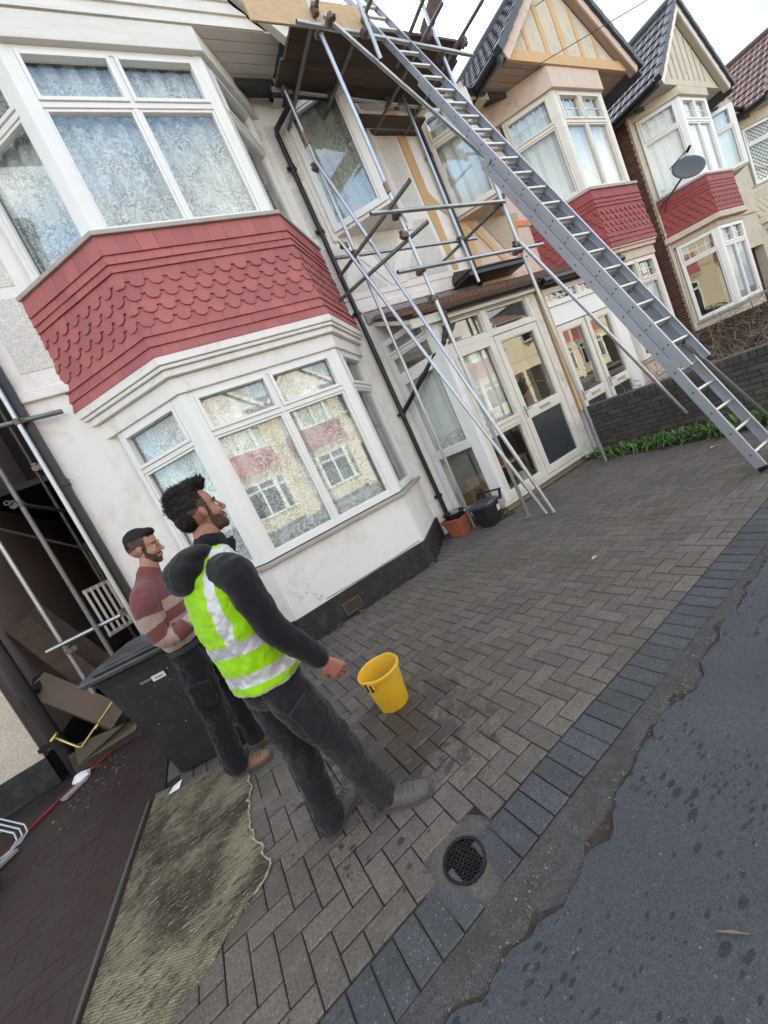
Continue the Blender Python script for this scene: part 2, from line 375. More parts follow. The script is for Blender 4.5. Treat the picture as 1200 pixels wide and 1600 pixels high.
def shingle_mesh(name, w, h, shape, mat, T):
    g = 0.0012; t = 0.010; x0, x1 = g, w-g
    if shape == 'plain': pl = [(x0, 0), (x1, 0), (x1, -h), (x0, -h)]
    else:
        r = (w-2*g)*0.37; cx = w/2; zc = -h+r*0.80; sh = -h*0.66
        arc = [(cx+r*math.cos(a), zc+r*0.80*math.sin(a)) for a in [0.0 - math.pi*i/8 for i in range(9)]]
        pl = [(x0, 0), (x1, 0), (x1, sh), (cx+r, sh)] + arc + [(cx-r, sh), (x0, sh)]
        if shape == 'left': pl = [(cx, 0), (x1, 0), (x1, sh), (cx+r, sh)] + arc[:5]
        if shape == 'right': pl = [(x0, 0), (cx, 0)] + arc[4:] + [(cx-r, sh), (x0, sh)]
        if shape == 'left': pl = [(x-cx, z) for x, z in pl]
        q = [pl[0]]
        for p in pl[1:]:
            if abs(p[0]-q[-1][0])+abs(p[1]-q[-1][1]) > 1e-4: q.append(p)
        pl = q
    m = MB(); n = len(pl)
    m.add([(x, -t, z) for x, z in pl]+[(x, 0, z) for x, z in pl],
          [tuple(range(n)), tuple(range(n, 2*n))[::-1]]+[(i, n+i, n+(i+1) % n, (i+1) % n) for i in range(n)])
    return m.mesh(name, mat)

def shingles(parent, mir, hf, ds, d, z1, z0, mat, single=True, w0=0.165, nscal=4):
    H = z1-z0
    rows = [('plain', 0.155), ('plain', 0.075), ('plain', 0.065)] + [('scal', 0.108)]*nscal + [('plain', 0.10), ('plain', 0.085), ('plain', 0.085)]
    tot = sum(r[1] for r in rows); rows = [(k, e*H/tot) for k, e in rows]
    P = bay_poly(hf, ds, d, 0.0, 0)[1:5]
    faces = [(P[0], P[1]), (P[1], P[2]), (P[2], P[3])]
    T = lambda x, y, z: (mir*x, y, z)
    joined = [] ; cache = {}
    z = z1
    for ri, (kind, e) in enumerate(rows):
        flare = lambda zz: 0.045 + 0.05*max(0, (z1-zz)/H)**2.2
        ztop = z + 0.04; hh = e + 0.04 + (0.03 if kind == 'scal' else 0)
        f0, f1 = flare(ztop), flare(ztop-hh)+0.022
        Lb = bay_poly(hf, ds, d, f1+0.006, 0)[1:5]
        for fi in range(3):
            a, b = Lb[fi], Lb[fi+1]; L = math.hypot(b[0]-a[0], b[1]-a[1]); u = Vector(((b[0]-a[0])/L, (b[1]-a[1])/L, 0)); nn = Vector((u.y, -u.x, 0))
            n = max(1, round(L/w0)); w = L/n
            items = []
            if ri % 2 == 0: items = [(i*w, w, 'full') for i in range(n)]
            else: items = [(0, w/2, 'left')] + [(w/2+i*w, w, 'full') for i in range(n-1)] + [(L-w/2, w/2, 'right')]
            tilt = math.atan2(f1-f0, hh)
            zax = (Vector((0, 0, 1))*math.cos(tilt) - nn*math.sin(tilt))
            yax = zax.cross(u)
            for (s, ww, part) in items:
                shp = 'plain' if kind == 'plain' else ('scal' if part == 'full' else part)
                mw = ww if kind == 'plain' else w
                key = (round(mw, 4), round(hh, 4), shp)
                if key not in cache: cache[key] = shingle_mesh('shingle', mw, hh, shp, mat, None)
                base = Vector((a[0], a[1], ztop)) + u*s + nn*(rnd.random()*0.003 - (f1+0.006-f0))
                zz = zax
                Mx = Matrix((u, yax, zz)).transposed().to_4x4(); Mx.translation = base
                rr = Matrix.Rotation((rnd.random()-0.5)*0.012, 4, 'Y'); Mx = Mx @ rr
                if mir < 0: Mx = Matrix.Scale(-1, 4, (1, 0, 0)) @ Mx
                if single: inst('shingle', cache[key], parent, mat=Mx)
                else: joined.append((cache[key], Mx))
        z -= e
    if not single:
        j = MB()
        for me, Mx in joined:
            j.add([tuple(Mx @ v.co) for v in me.vertices], [tuple(p.vertices) for p in me.polygons])
        j.build('shingles', mat, parent, kind='stuff')

def tiles(parent, p0, udir, vdir, W, Lr, tw, tl, mat, name='roof_tiles', wave=0.02):
    """sloping field of interlocking tiles joined into one part; p0 lower left, udir along eave, vdir up the slope"""
    u, v = Vector(udir).normalized(), Vector(vdir).normalized(); n = u.cross(v).normalized()
    if n.z < 0: n = -n
    m = MB(); nu, nv = int(W/tw), int(Lr/tl)
    tw, tl = W/nu, Lr/nv; p0 = Vector(p0)
    for j in range(nv):
        for i in range(nu):
            a = p0 + u*(i*tw) + v*(j*tl)
            lift = n*(0.03+rnd.random()*0.006)
            prof = [(0, 0.0), (0.25, wave), (0.5, wave*0.2), (0.75, wave), (0.97, 0.0)]
            lo = [a + u*(tw*s) + n*h + lift for s, h in prof]; hi = [a + v*(tl*1.08) + u*(tw*s) + n*h for s, h in prof]
            bt = [a + u*(tw*s) + n*(-0.005) for s, h in prof]
            k = len(prof)
            m.add([tuple(q) for q in bt+lo+hi], [(q, q+1, k+q+1, k+q) for q in range(k-1)] + [(k+q, k+q+1, 2*k+q+1, 2*k+q) for q in range(k-1)])
    return m.build(name, mat, parent, kind='stuff')

def build_house(loc, label, o, rotz=0.0):
    g = lambda k, d=None: o.get(k, d)
    h = empty('terraced_house', loc, label, 'house', g('group'))
    h.rotation_euler.z = rotz
    mir = g('mir', 1); T = lambda x, y, z: (mir*x, y, z)
    hf, ds, d = g('hf', 0.96), g('ds', 0.77), 0.75
    xl, xr = g('xl', -2.27), g('xr', 4.64)
    EZ = g('eave', 6.74)
    wm, pm = g('wall', m_white), g('peb', m_white_peb)
    bx = hf+ds
    ox0, ox1, oap = g('oriel', (2.17, 3.55, 2.87))
    zs = g('levels', dict(p=0.33, s=1.06, h=3.03, c=3.40, t=4.63, w=4.68, k=6.47))
    ozs = g('oz', (4.81, 6.5))
    holes = [(-bx+0.12, bx-0.12, 0.95, 3.1), (-bx+0.12, bx-0.12, 4.6, 6.5), (ox0+0.08, ox1-0.08, ozs[0], ozs[1]),
             (g('door', (2.4, 4.45))[0], g('door', (2.4, 4.45))[1], 0.05, 2.75)]
    wall_holes(h, T, xl, xr, 0.0, 0.24, 0.0, EZ, holes, 'front_wall', wm)
    # flanks, rear, floors: closed dark rooms behind the glass
    s = MB(T)
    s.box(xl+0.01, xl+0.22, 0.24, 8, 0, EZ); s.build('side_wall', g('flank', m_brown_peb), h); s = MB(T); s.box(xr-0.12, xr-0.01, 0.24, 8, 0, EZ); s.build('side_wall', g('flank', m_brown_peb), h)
    s = MB(T); s.box(xl+0.22, xr-0.12, 4.5, 4.6, 0, EZ); s.box(xl+0.22, xr-0.12, -0.0+0.24, 4.5, 3.15, 3.35); s.box(xl+0.22, xr-0.12, 0.24, 4.5, 6.6, 6.7)
    s.box(2.2, 2.3, 0.24, 4.5, 0, 3.15)
    s.build('inner_wall', m_dark, h)
    s = MB(T); s.box(xl, xr, 7.76, 8, 0, EZ); s.build('rear_wall', wm, h)
    # bay
    P = lambda e, i=0.03: bay_poly(hf, ds, d, e, i)
    b = MB(T); b.prism(P(0.035), 0.0, zs['p']); b.build('plinth', g('plinth', m_plinth), h)
    b = MB(T); b.prism(P(0.0), zs['p'], zs['s']-0.06); b.build('bay_wall', g('baywall', wm), h)
    b = MB(T); b.prism(P(-0.10), zs['h'], zs['c']); b.build('bay_beam', wm, h)
    b = MB(T); b.prism(P(-0.02), zs['c'], zs['t']); b.build('tile_backing', m_dark, h)
    b = MB(T); b.prism(P(-0.1), zs['k']+0.0, EZ); b.build('bay_head', m_dark, h)
    b = MB(T); b.prism(P(0.05), zs['s']-0.06, zs['s']-0.015); b.build('sill', m_sill, h, bevel=0.006)
    b = MB(T); b.prism(P(0.09), zs['t'], zs['w']-0.005); b.build('sill', m_sill, h, bevel=0.006)
    cm = g('cornice', wm)
    b = MB(T); b.prism(P(0.02), zs['h'], zs['h']+0.17); b.prism(P(0.07), zs['h']+0.172, zs['h']+0.24); b.prism(P(0.10), zs['h']+0.242, zs['h']+0.28); b.prism(P(0.12), zs['h']+0.282, zs['c'])
    b.build('cornice', cm, h, bevel=0.008)
    b = MB(T); b.prism(P(0.05), zs['k'], EZ-0.01); b.build('head_board', g('headmat', m_board), h, bevel=0.006)
    shingles(h, mir, hf, ds, d, zs['t'], zs['c']-0.01, g('red', m_red), g('single', True), w0=g('sw', 0.177))
    q = bay_poly(hf, ds, d, -0.06, 0)[1:5]
    fm = g('frame', m_upvc); grid = g('grid')
    for (za, zb, tr, lace) in ((zs['s'], zs['h'], zs['s']+(zs['h']-zs['s'])*0.755, g('lace_g', m_lace)), (zs['w'], zs['k'], zs['w']+(zs['k']-zs['w'])*0.70, g('lace_u', m_lace))):
        for i in range(3):
            a_, b_ = q[i], q[i+1]
            side = i != 1
            ff = 0.06
            L = math.hypot(b_[0]-a_[0], b_[1]-a_[1]); u = ((b_[0]-a_[0])/L, (b_[1]-a_[1])/L)
            a2 = (a_[0]+u[0]*0.05, a_[1]+u[1]*0.05); b2 = (b_[0]-u[0]*0.05, b_[1]-u[1]*0.05)
            window(h, T, a2, b2, za, zb, cols=() if side else (0.5,), trans=tr, mat=fm, lace=lace,
                   grid=(grid[0]*(2 if side and grid else 1), grid[1], False) if grid else None, leaded=g('leaded', False))
        for (cx, cy) in (q[1], q[2]):
            c = MB(T); sgn = 1 if cx > 0 else -1
            c.prism([(cx-sgn*0.055, cy-0.055), (cx+sgn*0.02, cy-0.055), (cx+sgn*0.075, cy+0.0), (cx+sgn*0.02, cy+0.055), (cx-sgn*0.055, cy+0.05)], za, zb)
            c.build('corner_post', fm, h, bevel=0.004)
    # string course above the door storey
    for (xa, xb) in ((xl, -bx-0.02), (bx+0.05, xr)):
        b = MB(T); b.box(xa, xb, -0.045, 0.002, zs['c']+0.22, zs['c']+0.30); b.box(xa, xb, -0.03, 0.002, zs['c']+0.302, zs['c']+0.34)
        b.build('string_course', wm, h, bevel=0.01)
    # triangular oriel over the door
    ap = (oap, -0.58)
    e = 0.07
    tri = lambda e: [(ox0-e*1.6, 0.03), (ox0-e*1.6, 0), (oap, -0.58-e*1.5), (ox1+e*1.6, 0), (ox1+e*1.6, 0.03)]
    b = MB(T); b.prism(tri(0.02), ozs[0]-0.05, ozs[0]); b.build('oriel_sill', wm, h, bevel=0.008)
    b = MB(T); b.prism(tri(0.0), ozs[1], ozs[1]+0.12); b.build('oriel_head', g('headmat', m_board), h, bevel=0.008)
    otr = g('otr')
    for (a_, b_) in (((ox0+0.02, -0.02), (oap-0.03, -0.55)), ((oap+0.03, -0.55), (ox1-0.02, -0.02))):
        window(h, T, a_, b_, ozs[0], ozs[1], cols=(), trans=otr, mat=fm, lace=g('lace_o', m_net), fw=0.06, grid=(2, 2, False) if grid and otr else None)
    b = MB(T); b.prism([(oap-0.05, -0.50), (oap-0.06, -0.57), (oap, -0.62), (oap+0.06, -0.57), (oap+0.05, -0.50)], ozs[0], ozs[1]); b.build('corner_post', fm, h, bevel=0.004)
    # eaves soffit boards and gable
    GW, AZ, BZ = g('gw', 2.2), g('apex', 8.6), EZ
    sm = g('soffit', m_board)
    nb = 7; yb = [-0.80+0.82*i/nb for i in range(nb+1)]
    xe = g('soff_r', 2.3)
    for i in range(nb):
        bb = MB(T); bb.box(-GW-0.05, xe, yb[i]+0.004, yb[i+1]-0.004, BZ-0.004-0.002*(i % 2), BZ+0.016); bb.build('soffit_board', sm, h)
    gm = g('gable', m_board)
    b = MB(T); gy = -0.78
    slope = (AZ-BZ)/GW
    gi = g('gin', 0.32)
    b.add([(-GW+gi, gy, BZ+0.02), (GW-gi, gy, BZ+0.02), (0, gy, BZ+0.02+(GW-gi)*slope), (-GW+gi, gy+0.1, BZ+0.02), (GW-gi, gy+0.1, BZ+0.02), (0, gy+0.1, BZ+0.02+(GW-gi)*slope)],
          [(0, 1, 2), (5, 4, 3), (0, 3, 4, 1), (1, 4, 5, 2), (2, 5, 3, 0)])
    b.build('gable_wall', gm, h)
    if g('shiplap'):
        zz = BZ; k = 0
        while zz < AZ-0.35:
            w_ = GW-0.34 - (zz-BZ)/slope
            bb = MB(T); w2 = GW-0.34-(zz+0.15-BZ)/slope
            bb.add([(-w_, gy-0.035, zz), (w_, gy-0.035, zz), (w2, gy-0.012, zz+0.152), (-w2, gy-0.012, zz+0.152), (-w_, gy-0.002, zz), (w_, gy-0.002, zz), (w2, gy-0.002, zz+0.152), (-w2, gy-0.002, zz+0.152)],
                   [(0, 1, 2, 3), (4, 5, 1, 0), (1, 5, 6, 2), (4, 0, 3, 7), (3, 2, 6, 7), (7, 6, 5, 4)])
            bb.build('cladding_board', gm, h); zz += 0.15
    for (xx, wd) in g('strips', []):
        zt = BZ+0.02+(GW-gi-abs(xx))*slope - 0.06
        bb = MB(T); bb.box(xx-wd/2, xx+wd/2, gy-0.012, gy-0.001, BZ+0.15, zt); bb.build('gable_strip', g('stripmat', m_ochre), h)
    if g('beam'):
        bb = MB(T); bb.box(-GW+0.3, GW-0.3, gy-0.05, gy-0.002, BZ-0.03, BZ+0.15); bb.build('gable_beam', g('beam'), h)
    # barge boards (deep, with a soffit underneath) and gable roof running back
    oy = g('oh', -0.90)
    for sg in (-1, 1):
        dirv = Vector((-sg*GW, 0, AZ-BZ)).normalized(); nrm = Vector((dirv.z*sg, 0, abs(dirv.x)))
        nrm = Vector((sg*(AZ-BZ), 0, GW)).normalized()
        p0 = Vector((sg*GW, 0, BZ)); p1 = Vector((0, 0, AZ))
        bb = MB(T); th = 0.19
        a0, a1 = p0 - nrm*th, p1 - Vector((0, 0, th/nrm.z))
        r = lambda y: [(p0.x, y, p0.z), (p1.x, y, p1.z), (a1.x, y, a1.z), (a0.x, y, a0.z)]
        bb.loft([r(oy-0.03), r(oy)]); bb.build('barge_board', g('barge', gm), h)
        bb = MB(T); a2 = p0 - nrm*(th-0.02); a3 = p1 - Vector((0, 0, (th-0.02)/nrm.z))
        r = lambda y: [(a2.x, y, a2.z), (a3.x, y, a3.z), (a3.x, y, a3.z+0.02), (a2.x, y, a2.z+0.02)]
        bb.loft([r(oy+0.001), r(gy-0.002)]); bb.build('verge_soffit', sm, h)
        # roof slab under tiles
        bb = MB(T); q0 = p0+Vector((sg*0.08, 0, -0.08*slope))
        r = lambda y: [(q0.x, y, q0.z), (0, y, AZ), (0, y, AZ-0.12), (q0.x, y, q0.z-0.12)]
        bb.loft([r(oy-0.02), r(6.5)]); bb.build('roof_slab', m_tile, h)
        if g('detail', True):
            W_ = 5.4; Ls = (p1-q0).length
            u0 = T(q0.x, oy-0.05, q0.z+0.005); v0 = T(-sg*GW, 0, AZ-BZ)
            uu = (0, 1, 0)
            tiles(h, u0, uu, v0, W_, Ls-0.02, 0.30, 0.33, g('roof', m_tile))
            bb = MB(T)     # verge tiles capping the barge
            nvt = int(Ls/0.33)
            for k in range(nvt):
                c0 = q0 + (p1-q0)*((k+0.02)/nvt); c1 = q0+(p1-q0)*((k+1.04)/nvt)
                bb.beam((c0.x+nrm.x*0.045, oy-0.03, c0.z+nrm.z*0.045), (c1.x+nrm.x*0.025, oy-0.03, c1.z+nrm.z*0.025), 0.12, 0.13, tuple(nrm))
            bb.build('verge_tiles', g('roof', m_tile), h, kind='stuff', bevel=0.01)
        # gutter along the side eave
        if (sg < 0 or g('gut_both', True)):
            bb = MB(T); bb.tube((q0.x+sg*0.05, oy+0.05, BZ-0.06), (q0.x+sg*0.05, 4.0, BZ-0.10), 0.06, 10); bb.build('gutter', m_black, h, smooth=False)
    bb = MB(T); bb.tube((0, oy-0.05, AZ+0.02), (0, 6.5, AZ+0.02), 0.11, 10); bb.build('ridge_tiles', g('roof', m_tile), h)
    # main roof
    RZ = 8.4
    bb = MB(T)
    ey = -0.28
    r = lambda x: [(x, ey, EZ-0.0), (x, 4.0, RZ), (x, 8.3, EZ), (x, 8.3, EZ-0.1), (x, 4.0, RZ-0.12), (x, ey, EZ-0.1)]
    bb.loft([r(xl), r(xr)]); bb.build('main_roof', g('roof', m_tile), h)
    if g('detail', True):
        tiles(h, T(bx+0.35 if g('mainfrom') is None else g('mainfrom'), ey, EZ+0.01), T(1, 0, 0), (0, 4.28, RZ-EZ), xr-(bx+0.35), 4.3, 0.30, 0.33, g('roof', m_tile))
    bb = MB(T); bb.box(bx+0.35, xr, ey-0.02, ey, EZ-0.16, EZ+0.0); bb.box(bx+0.35, xr, ey, 0.0, EZ-0.13, EZ-0.11); bb.build('fascia_board', gm, h)
    bb = MB(T); bb.tube((bx+0.5, ey-0.07, EZ-0.08), (xr, ey-0.07, EZ-0.08), 0.055, 10); bb.build('gutter', m_black, h)
    return h, T
def rand_isl(m):
    m2 = m.copy(); nt = m2.node_tree
    oi = [q for q in nt.nodes if q.type == 'OBJECT_INFO'][0]; g = nt.nodes.new('ShaderNodeNewGeometry')
    for l in list(nt.links):
        if l.from_node == oi: nt.links.new(g.outputs['Random Per Island'], l.to_socket)
    return m2
# ---------------------------------------------------------------- the houses
H1L = (1.56, 5.2, 0)
h1, T1 = build_house(H1L, 'white rendered bay fronted house with scaffolding at its side, nearest on the left', dict(
    shiplap=True, gw=2.2, apex=8.9, soff_r=2.27, oh=-0.86, otr=None, lace_o=m_sheer, detail=True))
h2, T2 = build_house((9.78, 5.2, -0.2), 'bay fronted house with ochre striped gable and orange undercoat, beside the long ladder', dict(
    mir=-1, hf=0.83, ds=0.75, xl=-2.0, xr=3.58, wall=m_pink, peb=m_tan_peb, oriel=(2.24, 3.54, 2.92), gw=2.2, apex=8.79, eave=6.9,
    levels=dict(p=0.33, s=1.25, h=3.2, c=3.49, t=4.60, w=4.66, k=6.50), oz=(4.95, 6.62), otr=6.15, door=(1.45, 3.15), sw=0.17,
    red=m_red2, frame=m_upvc_old, grid=(3, 2), soffit=m_soff2, gable=m_cream, barge=m_pink, beam=m_ochre, headmat=m_pink, flank=m_brown_peb,
    strips=[(-1.1, 0.10), (-0.55, 0.13), (0.02, 0.16), (0.6, 0.13), (1.15, 0.10)], stripmat=m_ochre, lace_g=None, lace_u=m_net, lace_o=m_net))
h3, T3 = build_house((14.75, 5.2, -0.25), 'cream bay fronted house with satellite dish on its dark red tile band', dict(
    hf=0.78, ds=0.72, xl=-1.62, xr=4.65, wall=m_cream, peb=m_tan_peb, gw=1.95, apex=8.6, eave=6.75, oriel=(2.2, 3.5, 2.87),
    levels=dict(p=0.33, s=1.45, h=3.42, c=3.55, t=4.62, w=4.68, k=6.55), oz=(4.95, 6.6), otr=6.05, sw=0.17,
    red=m_red2, frame=m_upvc, grid=(2, 2), single=False, soffit=m_soff3, gable=m_cream, barge=m_upvc_old, headmat=m_cream, flank=m_brown_peb,
    strips=[(-0.9, 0.03), (-0.6, 0.03), (-0.3, 0.03), (0, 0.03), (0.3, 0.03), (0.6, 0.03), (0.9, 0.03)], stripmat=m_sill, lace_g=None, lace_u=m_net))
h4, T4 = build_house((21.9, 5.2, -0.3), 'farthest cream house with leaded bay windows under a brown tiled roof', dict(
    hf=1.0, ds=1.2, xl=-2.5, xr=4.6, wall=m_cream, peb=m_tan_peb, gw=2.6, apex=8.8, eave=6.65,
    levels=dict(p=0.33, s=1.3, h=3.2, c=3.4, t=4.55, w=4.6, k=6.35), single=False, soffit=m_soff3, gable=m_cream, headmat=m_cream,
    red=m_cream, roof=M('dark brown roof tile', (0.085, 0.045, 0.035), 0.65, var=0.3, scale=5, grime=0.5, gcol=(0.04, 0.035, 0.03), gscale=2), leaded=True, lace_u=m_net, lace_g=None))

# brick flank of house 3, facing the gap
fb = MB(T3); rb = random.Random(12)
for r_ in range(92):
    y = 0.05 - (0.11 if r_ % 2 else 0)
    while y < 3.4:
        dx = rb.random()*0.006; y0 = max(0.03, y); fb.box(-1.632-dx, -1.60, y0, y+0.215, r_*0.075, r_*0.075+0.065); y += 0.225
fb.build('flank_bricks', rand_isl(M('flank red brick', (0.17, 0.07, 0.05), 0.85, var=0.3, scale=20, grime=0.5, gcol=(0.06, 0.045, 0.04), gscale=3, obj_rand=0.5)), h3, kind='stuff')
pb = MB(T3); pb.box(-1.64, -1.36, -0.03, 0.0, 0.0, 6.7); pb.build('corner_pilaster', m_cream, h3, bevel=0.01)

def rect_panel(parent, T, x0, x1, z0, z1, mat, y=0.0, th=0.007, name='pebbledash_panel'):
    b = MB(T); b.box(x0, x1, y-th, y+0.001, z0, z1); return b.build(name, mat, parent)
def poly_panel(parent, T, pts, mat, y=0.0, th=0.007, name='pebbledash_panel'):
    b = MB(T); n = len(pts)
    b.add([(x, y-th, z) for x, z in pts]+[(x, y+0.001, z) for x, z in pts], [tuple(range(n)), tuple(range(n, 2*n))[::-1]]+[(i, (i+1) % n, n+(i+1) % n, n+i) for i in range(n)])
    return b.build(name, mat, parent)
# house 1 panels (x local = X-1.56)
for (a, b_, c, d_) in ((-2.15, -1.80, 4.80, 5.30), (-2.15, -1.83, 3.92, 4.68), (-2.15, -1.80, 5.42, 6.5),
                       (1.80, 2.07, 5.62, 6.38), (1.80, 2.05, 4.80, 5.52)):
    rect_panel(h1, T1, a, b_, c, d_, m_white_peb)
poly_panel(h1, T1, [(1.80, 4.62), (2.07, 4.62), (2.35, 4.62), (1.95, 3.98), (1.80, 3.98)], m_white_peb)
poly_panel(h1, T1, [(2.0, 3.95), (2.72, 3.93), (2.42, 4.28)], m_white_peb)
poly_panel(h1, T1, [(2.50, 4.66), (3.30, 4.66), (2.93, 4.10)], m_white_peb)
poly_panel(h1, T1, [(3.02, 3.95), (4.05, 3.95), (4.05, 4.85), (3.75, 4.85)], m_white_peb)
poly_panel(h1, T1, [(3.66, 5.0), (4.05, 5.0), (4.05, 6.3), (3.66, 6.3)], m_white_peb)
# raised flat bands on house 1
for pts in ([(2.22, 4.68), (2.36, 4.68), (2.95, 3.93), (2.80, 3.93)], [(3.55, 4.68), (3.68, 4.68), (3.12, 3.93), (2.98, 3.93)]):
    poly_panel(h1, T1, pts, m_white, th=0.016, name='render_band')
rect_panel(h1, T1, 2.1, 2.2, 4.7, 6.6, m_white, th=0.03, name='render_band')
rect_panel(h1, T1, 3.55, 3.64, 4.7, 6.6, m_white, th=0.03, name='render_band')
rect_panel(h1, T1, 1.78, 4.6, 3.84, 3.92, m_white, th=0.016, name='render_band')
# ochre repair strip down house 1 beside the party pipe
poly_panel(h1, T1, [(4.12, 6.6), (4.30, 6.6), (4.30, 3.9), (4.18, 3.9), (4.12, 5.0)], m_ochre, th=0.012, name='ochre_strip')
poly_panel(h1, T1, [(4.20, 5.4), (4.52, 4.95), (4.52, 4.85), (4.14, 5.2)], m_ochre, th=0.014, name='ochre_strip')
# house 2: mirrored, local x = 9.78 - X
def L2(X): return 9.78-X
for pts in ([(L2(6.28), 6.8), (L2(6.48), 6.8), (L2(6.44), 3.95), (L2(6.24), 3.95)],):
    poly_panel(h2, T2, pts, m_ochre, th=0.02, name='ochre_strip')
poly_panel(h2, T2, [(L2(6.42), 4.9), (L2(6.55), 4.9), (L2(7.25), 4.0), (L2(7.08), 4.0)], m_ochre, th=0.018, name='ochre_strip')
poly_panel(h2, T2, [(L2(6.75), 4.9), (L2(7.9), 4.9), (L2(7.6), 4.3), (L2(7.28), 4.15)], m_tan_peb, th=0.012)
poly_panel(h2, T2, [(L2(7.60), 4.75), (L2(8.15), 4.72), (L2(8.15), 4.62), (L2(7.70), 4.64), (L2(7.55), 4.0), (L2(7.42), 4.0)], m_orange, th=0.02, name='terracotta_strip')
# left neighbour
hn = empty('end_house', (-2.05, 5.2, 0), 'neighbouring house at the left edge with pebbledashed flank and black plinth', 'house')
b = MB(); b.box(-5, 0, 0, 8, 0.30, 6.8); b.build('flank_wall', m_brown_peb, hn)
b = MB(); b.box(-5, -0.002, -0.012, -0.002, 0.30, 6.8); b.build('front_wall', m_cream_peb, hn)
b = MB(); b.box(-5, 0.012, -0.035, 7.9, 0.0, 0.30); b.build('plinth', m_plinth, hn)
b = MB(); r = lambda y: [(-5, y, 8.8), (-2.5, y, 8.8), (0.25, y, 6.75), (0.25, y, 6.68), (-5, y, 6.68)]
b.loft([r(-0.4), r(8.2)]); b.build('roof', m_tile, hn)
b = MB(); b.tube((0.16, -0.05, 0.0), (0.16, -0.05, 6.6), 0.055, 14)
for z in (0.35, 1.6, 3.4): b.tube((0.16, -0.05, z), (0.16, -0.05, z+0.09), 0.066, 14); b.box(0.0, 0.12, -0.07, -0.03, z+0.02, z+0.06)
b.build('drain_pipe', m_black, hn, smooth=False)
# rear of the passage between neighbour and house 1
pr = empty('rear_extension', (-1.38, 10.6, 0), 'dark rear extension with small window at the end of the side passage', 'building')
b = MB(); b.box(-0.8, 2.0, 0.0, 0.2, 0, 6.0); b.build('brick_wall', M('dark brown wall', (0.06, 0.045, 0.04), 0.9), pr)  # dark brown all over, slight random variation
window(pr, lambda x, y, z: (x, y, z), (-0.45, -0.02), (0.35, -0.02), 1.35, 2.6, cols=(0.5,), trans=2.0, mat=m_upvc_old)
b = MB(); b.box(-0.7, 0.7, -3.4, 0.0, 3.3, 3.38); b.build('lean_to_roof', m_tile, pr)

# opposite side of the street (mirrored in the window panes)
OPP = dict(detail=False, single=False, lace_g=None, lace_u=m_net, lace_o=None, wall=M('pale cream opposite render', (0.60, 0.53, 0.38), 0.75, var=0.05),
           roof=m_tile_b, headmat=m_upvc, red=m_red, group='houses across the street')
for k, (x, mi, lab) in enumerate(((-18.73, -1, 'sunlit cream house across the street, last on its right'), (-9.45, 1, 'sunlit cream house across the street, second from its right end'), (-4.91, -1, 'sunlit cream house across the street, facing the neighbour house at the left'),
        (4.37, 1, 'sunlit cream house directly across the street from the paved drive'), (8.91, -1, 'sunlit cream house across the street from the striped gable'), (18.19, 1, 'sunlit cream house across the street from the cream dish house'), (22.73, -1, 'sunlit cream house across the street, seen only in the porch door pane'),
        (32.01, 1, 'sunlit cream house far along the opposite side, mirrored in the double doors'), (36.55, -1, 'second farthest sunlit cream house on the opposite side'), (45.83, 1, 'farthest sunlit cream house on the opposite side'))):
    build_house((x, -13.2, 0), lab, dict(OPP, mir=mi), rotz=math.pi)
# ---------------------------------------------------------------- porches
def door_unit(parent, T, a, b, z0, z1, mid, lower_mat=None):
    ax, ay = a; bx, by = b; L = math.hypot(bx-ax, by-ay); u = ((bx-ax)/L, (by-ay)/L); n = (u[1], -u[0])
    TT = lambda s, d, z: T(ax+u[0]*s+n[0]*d, ay+u[1]*s+n[1]*d, z)
    f = MB(TT); w = 0.10
    f.box(0, w, -0.03, 0.045, z0, z1); f.box(L-w, L, -0.03, 0.045, z0, z1); f.box(w, L-w, -0.03, 0.045, z0, z0+w); f.box(w, L-w, -0.03, 0.045, z1-w, z1)
    f.box(w, L-w, -0.03, 0.041, mid-0.07, mid+0.07)
    do = f.build('door', m_upvc_old, parent, bevel=0.005)
    for za, zb, mt in ((z0+w, mid-0.07, lower_mat or m_glass), (mid+0.07, z1-w, m_glass)):
        p = MB(TT); p.box(w-0.01, L-w+0.01, -0.004, 0.004, za-0.01, zb+0.01); p.build('pane', mt, do)
        q = MB(TT); g = 0.016
        q.box(w, w+g, 0.004, 0.036, za, zb); q.box(L-w-g, L-w, 0.004, 0.036, za, zb); q.box(w+g, L-w-g, 0.004, 0.036, za, za+g); q.box(w+g, L-w-g, 0.004, 0.036, zb-g, zb); q.build('glazing_bead', m_upvc_old, do)
    q = MB(TT); q.box(L*0.5-0.13, L*0.5+0.13, 0.042, 0.055, mid-0.022, mid+0.022); q.build('letter_box', m_sill, do, bevel=0.003)
    q = MB(TT); q.box(0.03, 0.065, 0.045, 0.056, mid-0.05, mid+0.14); q.tube((0.048, 0.056, mid+0.07), (0.048, 0.095, mid+0.07), 0.008, 8); q.beam((0.04, 0.095, mid+0.07), (0.15, 0.095, mid+0.07), 0.018, 0.016); q.build('handle', m_grey_p, do, bevel=0.002)
    return do
m_obsc = M('frosted dark glass', (0.045, 0.05, 0.052), 0.22, var=0.3, scale=9)
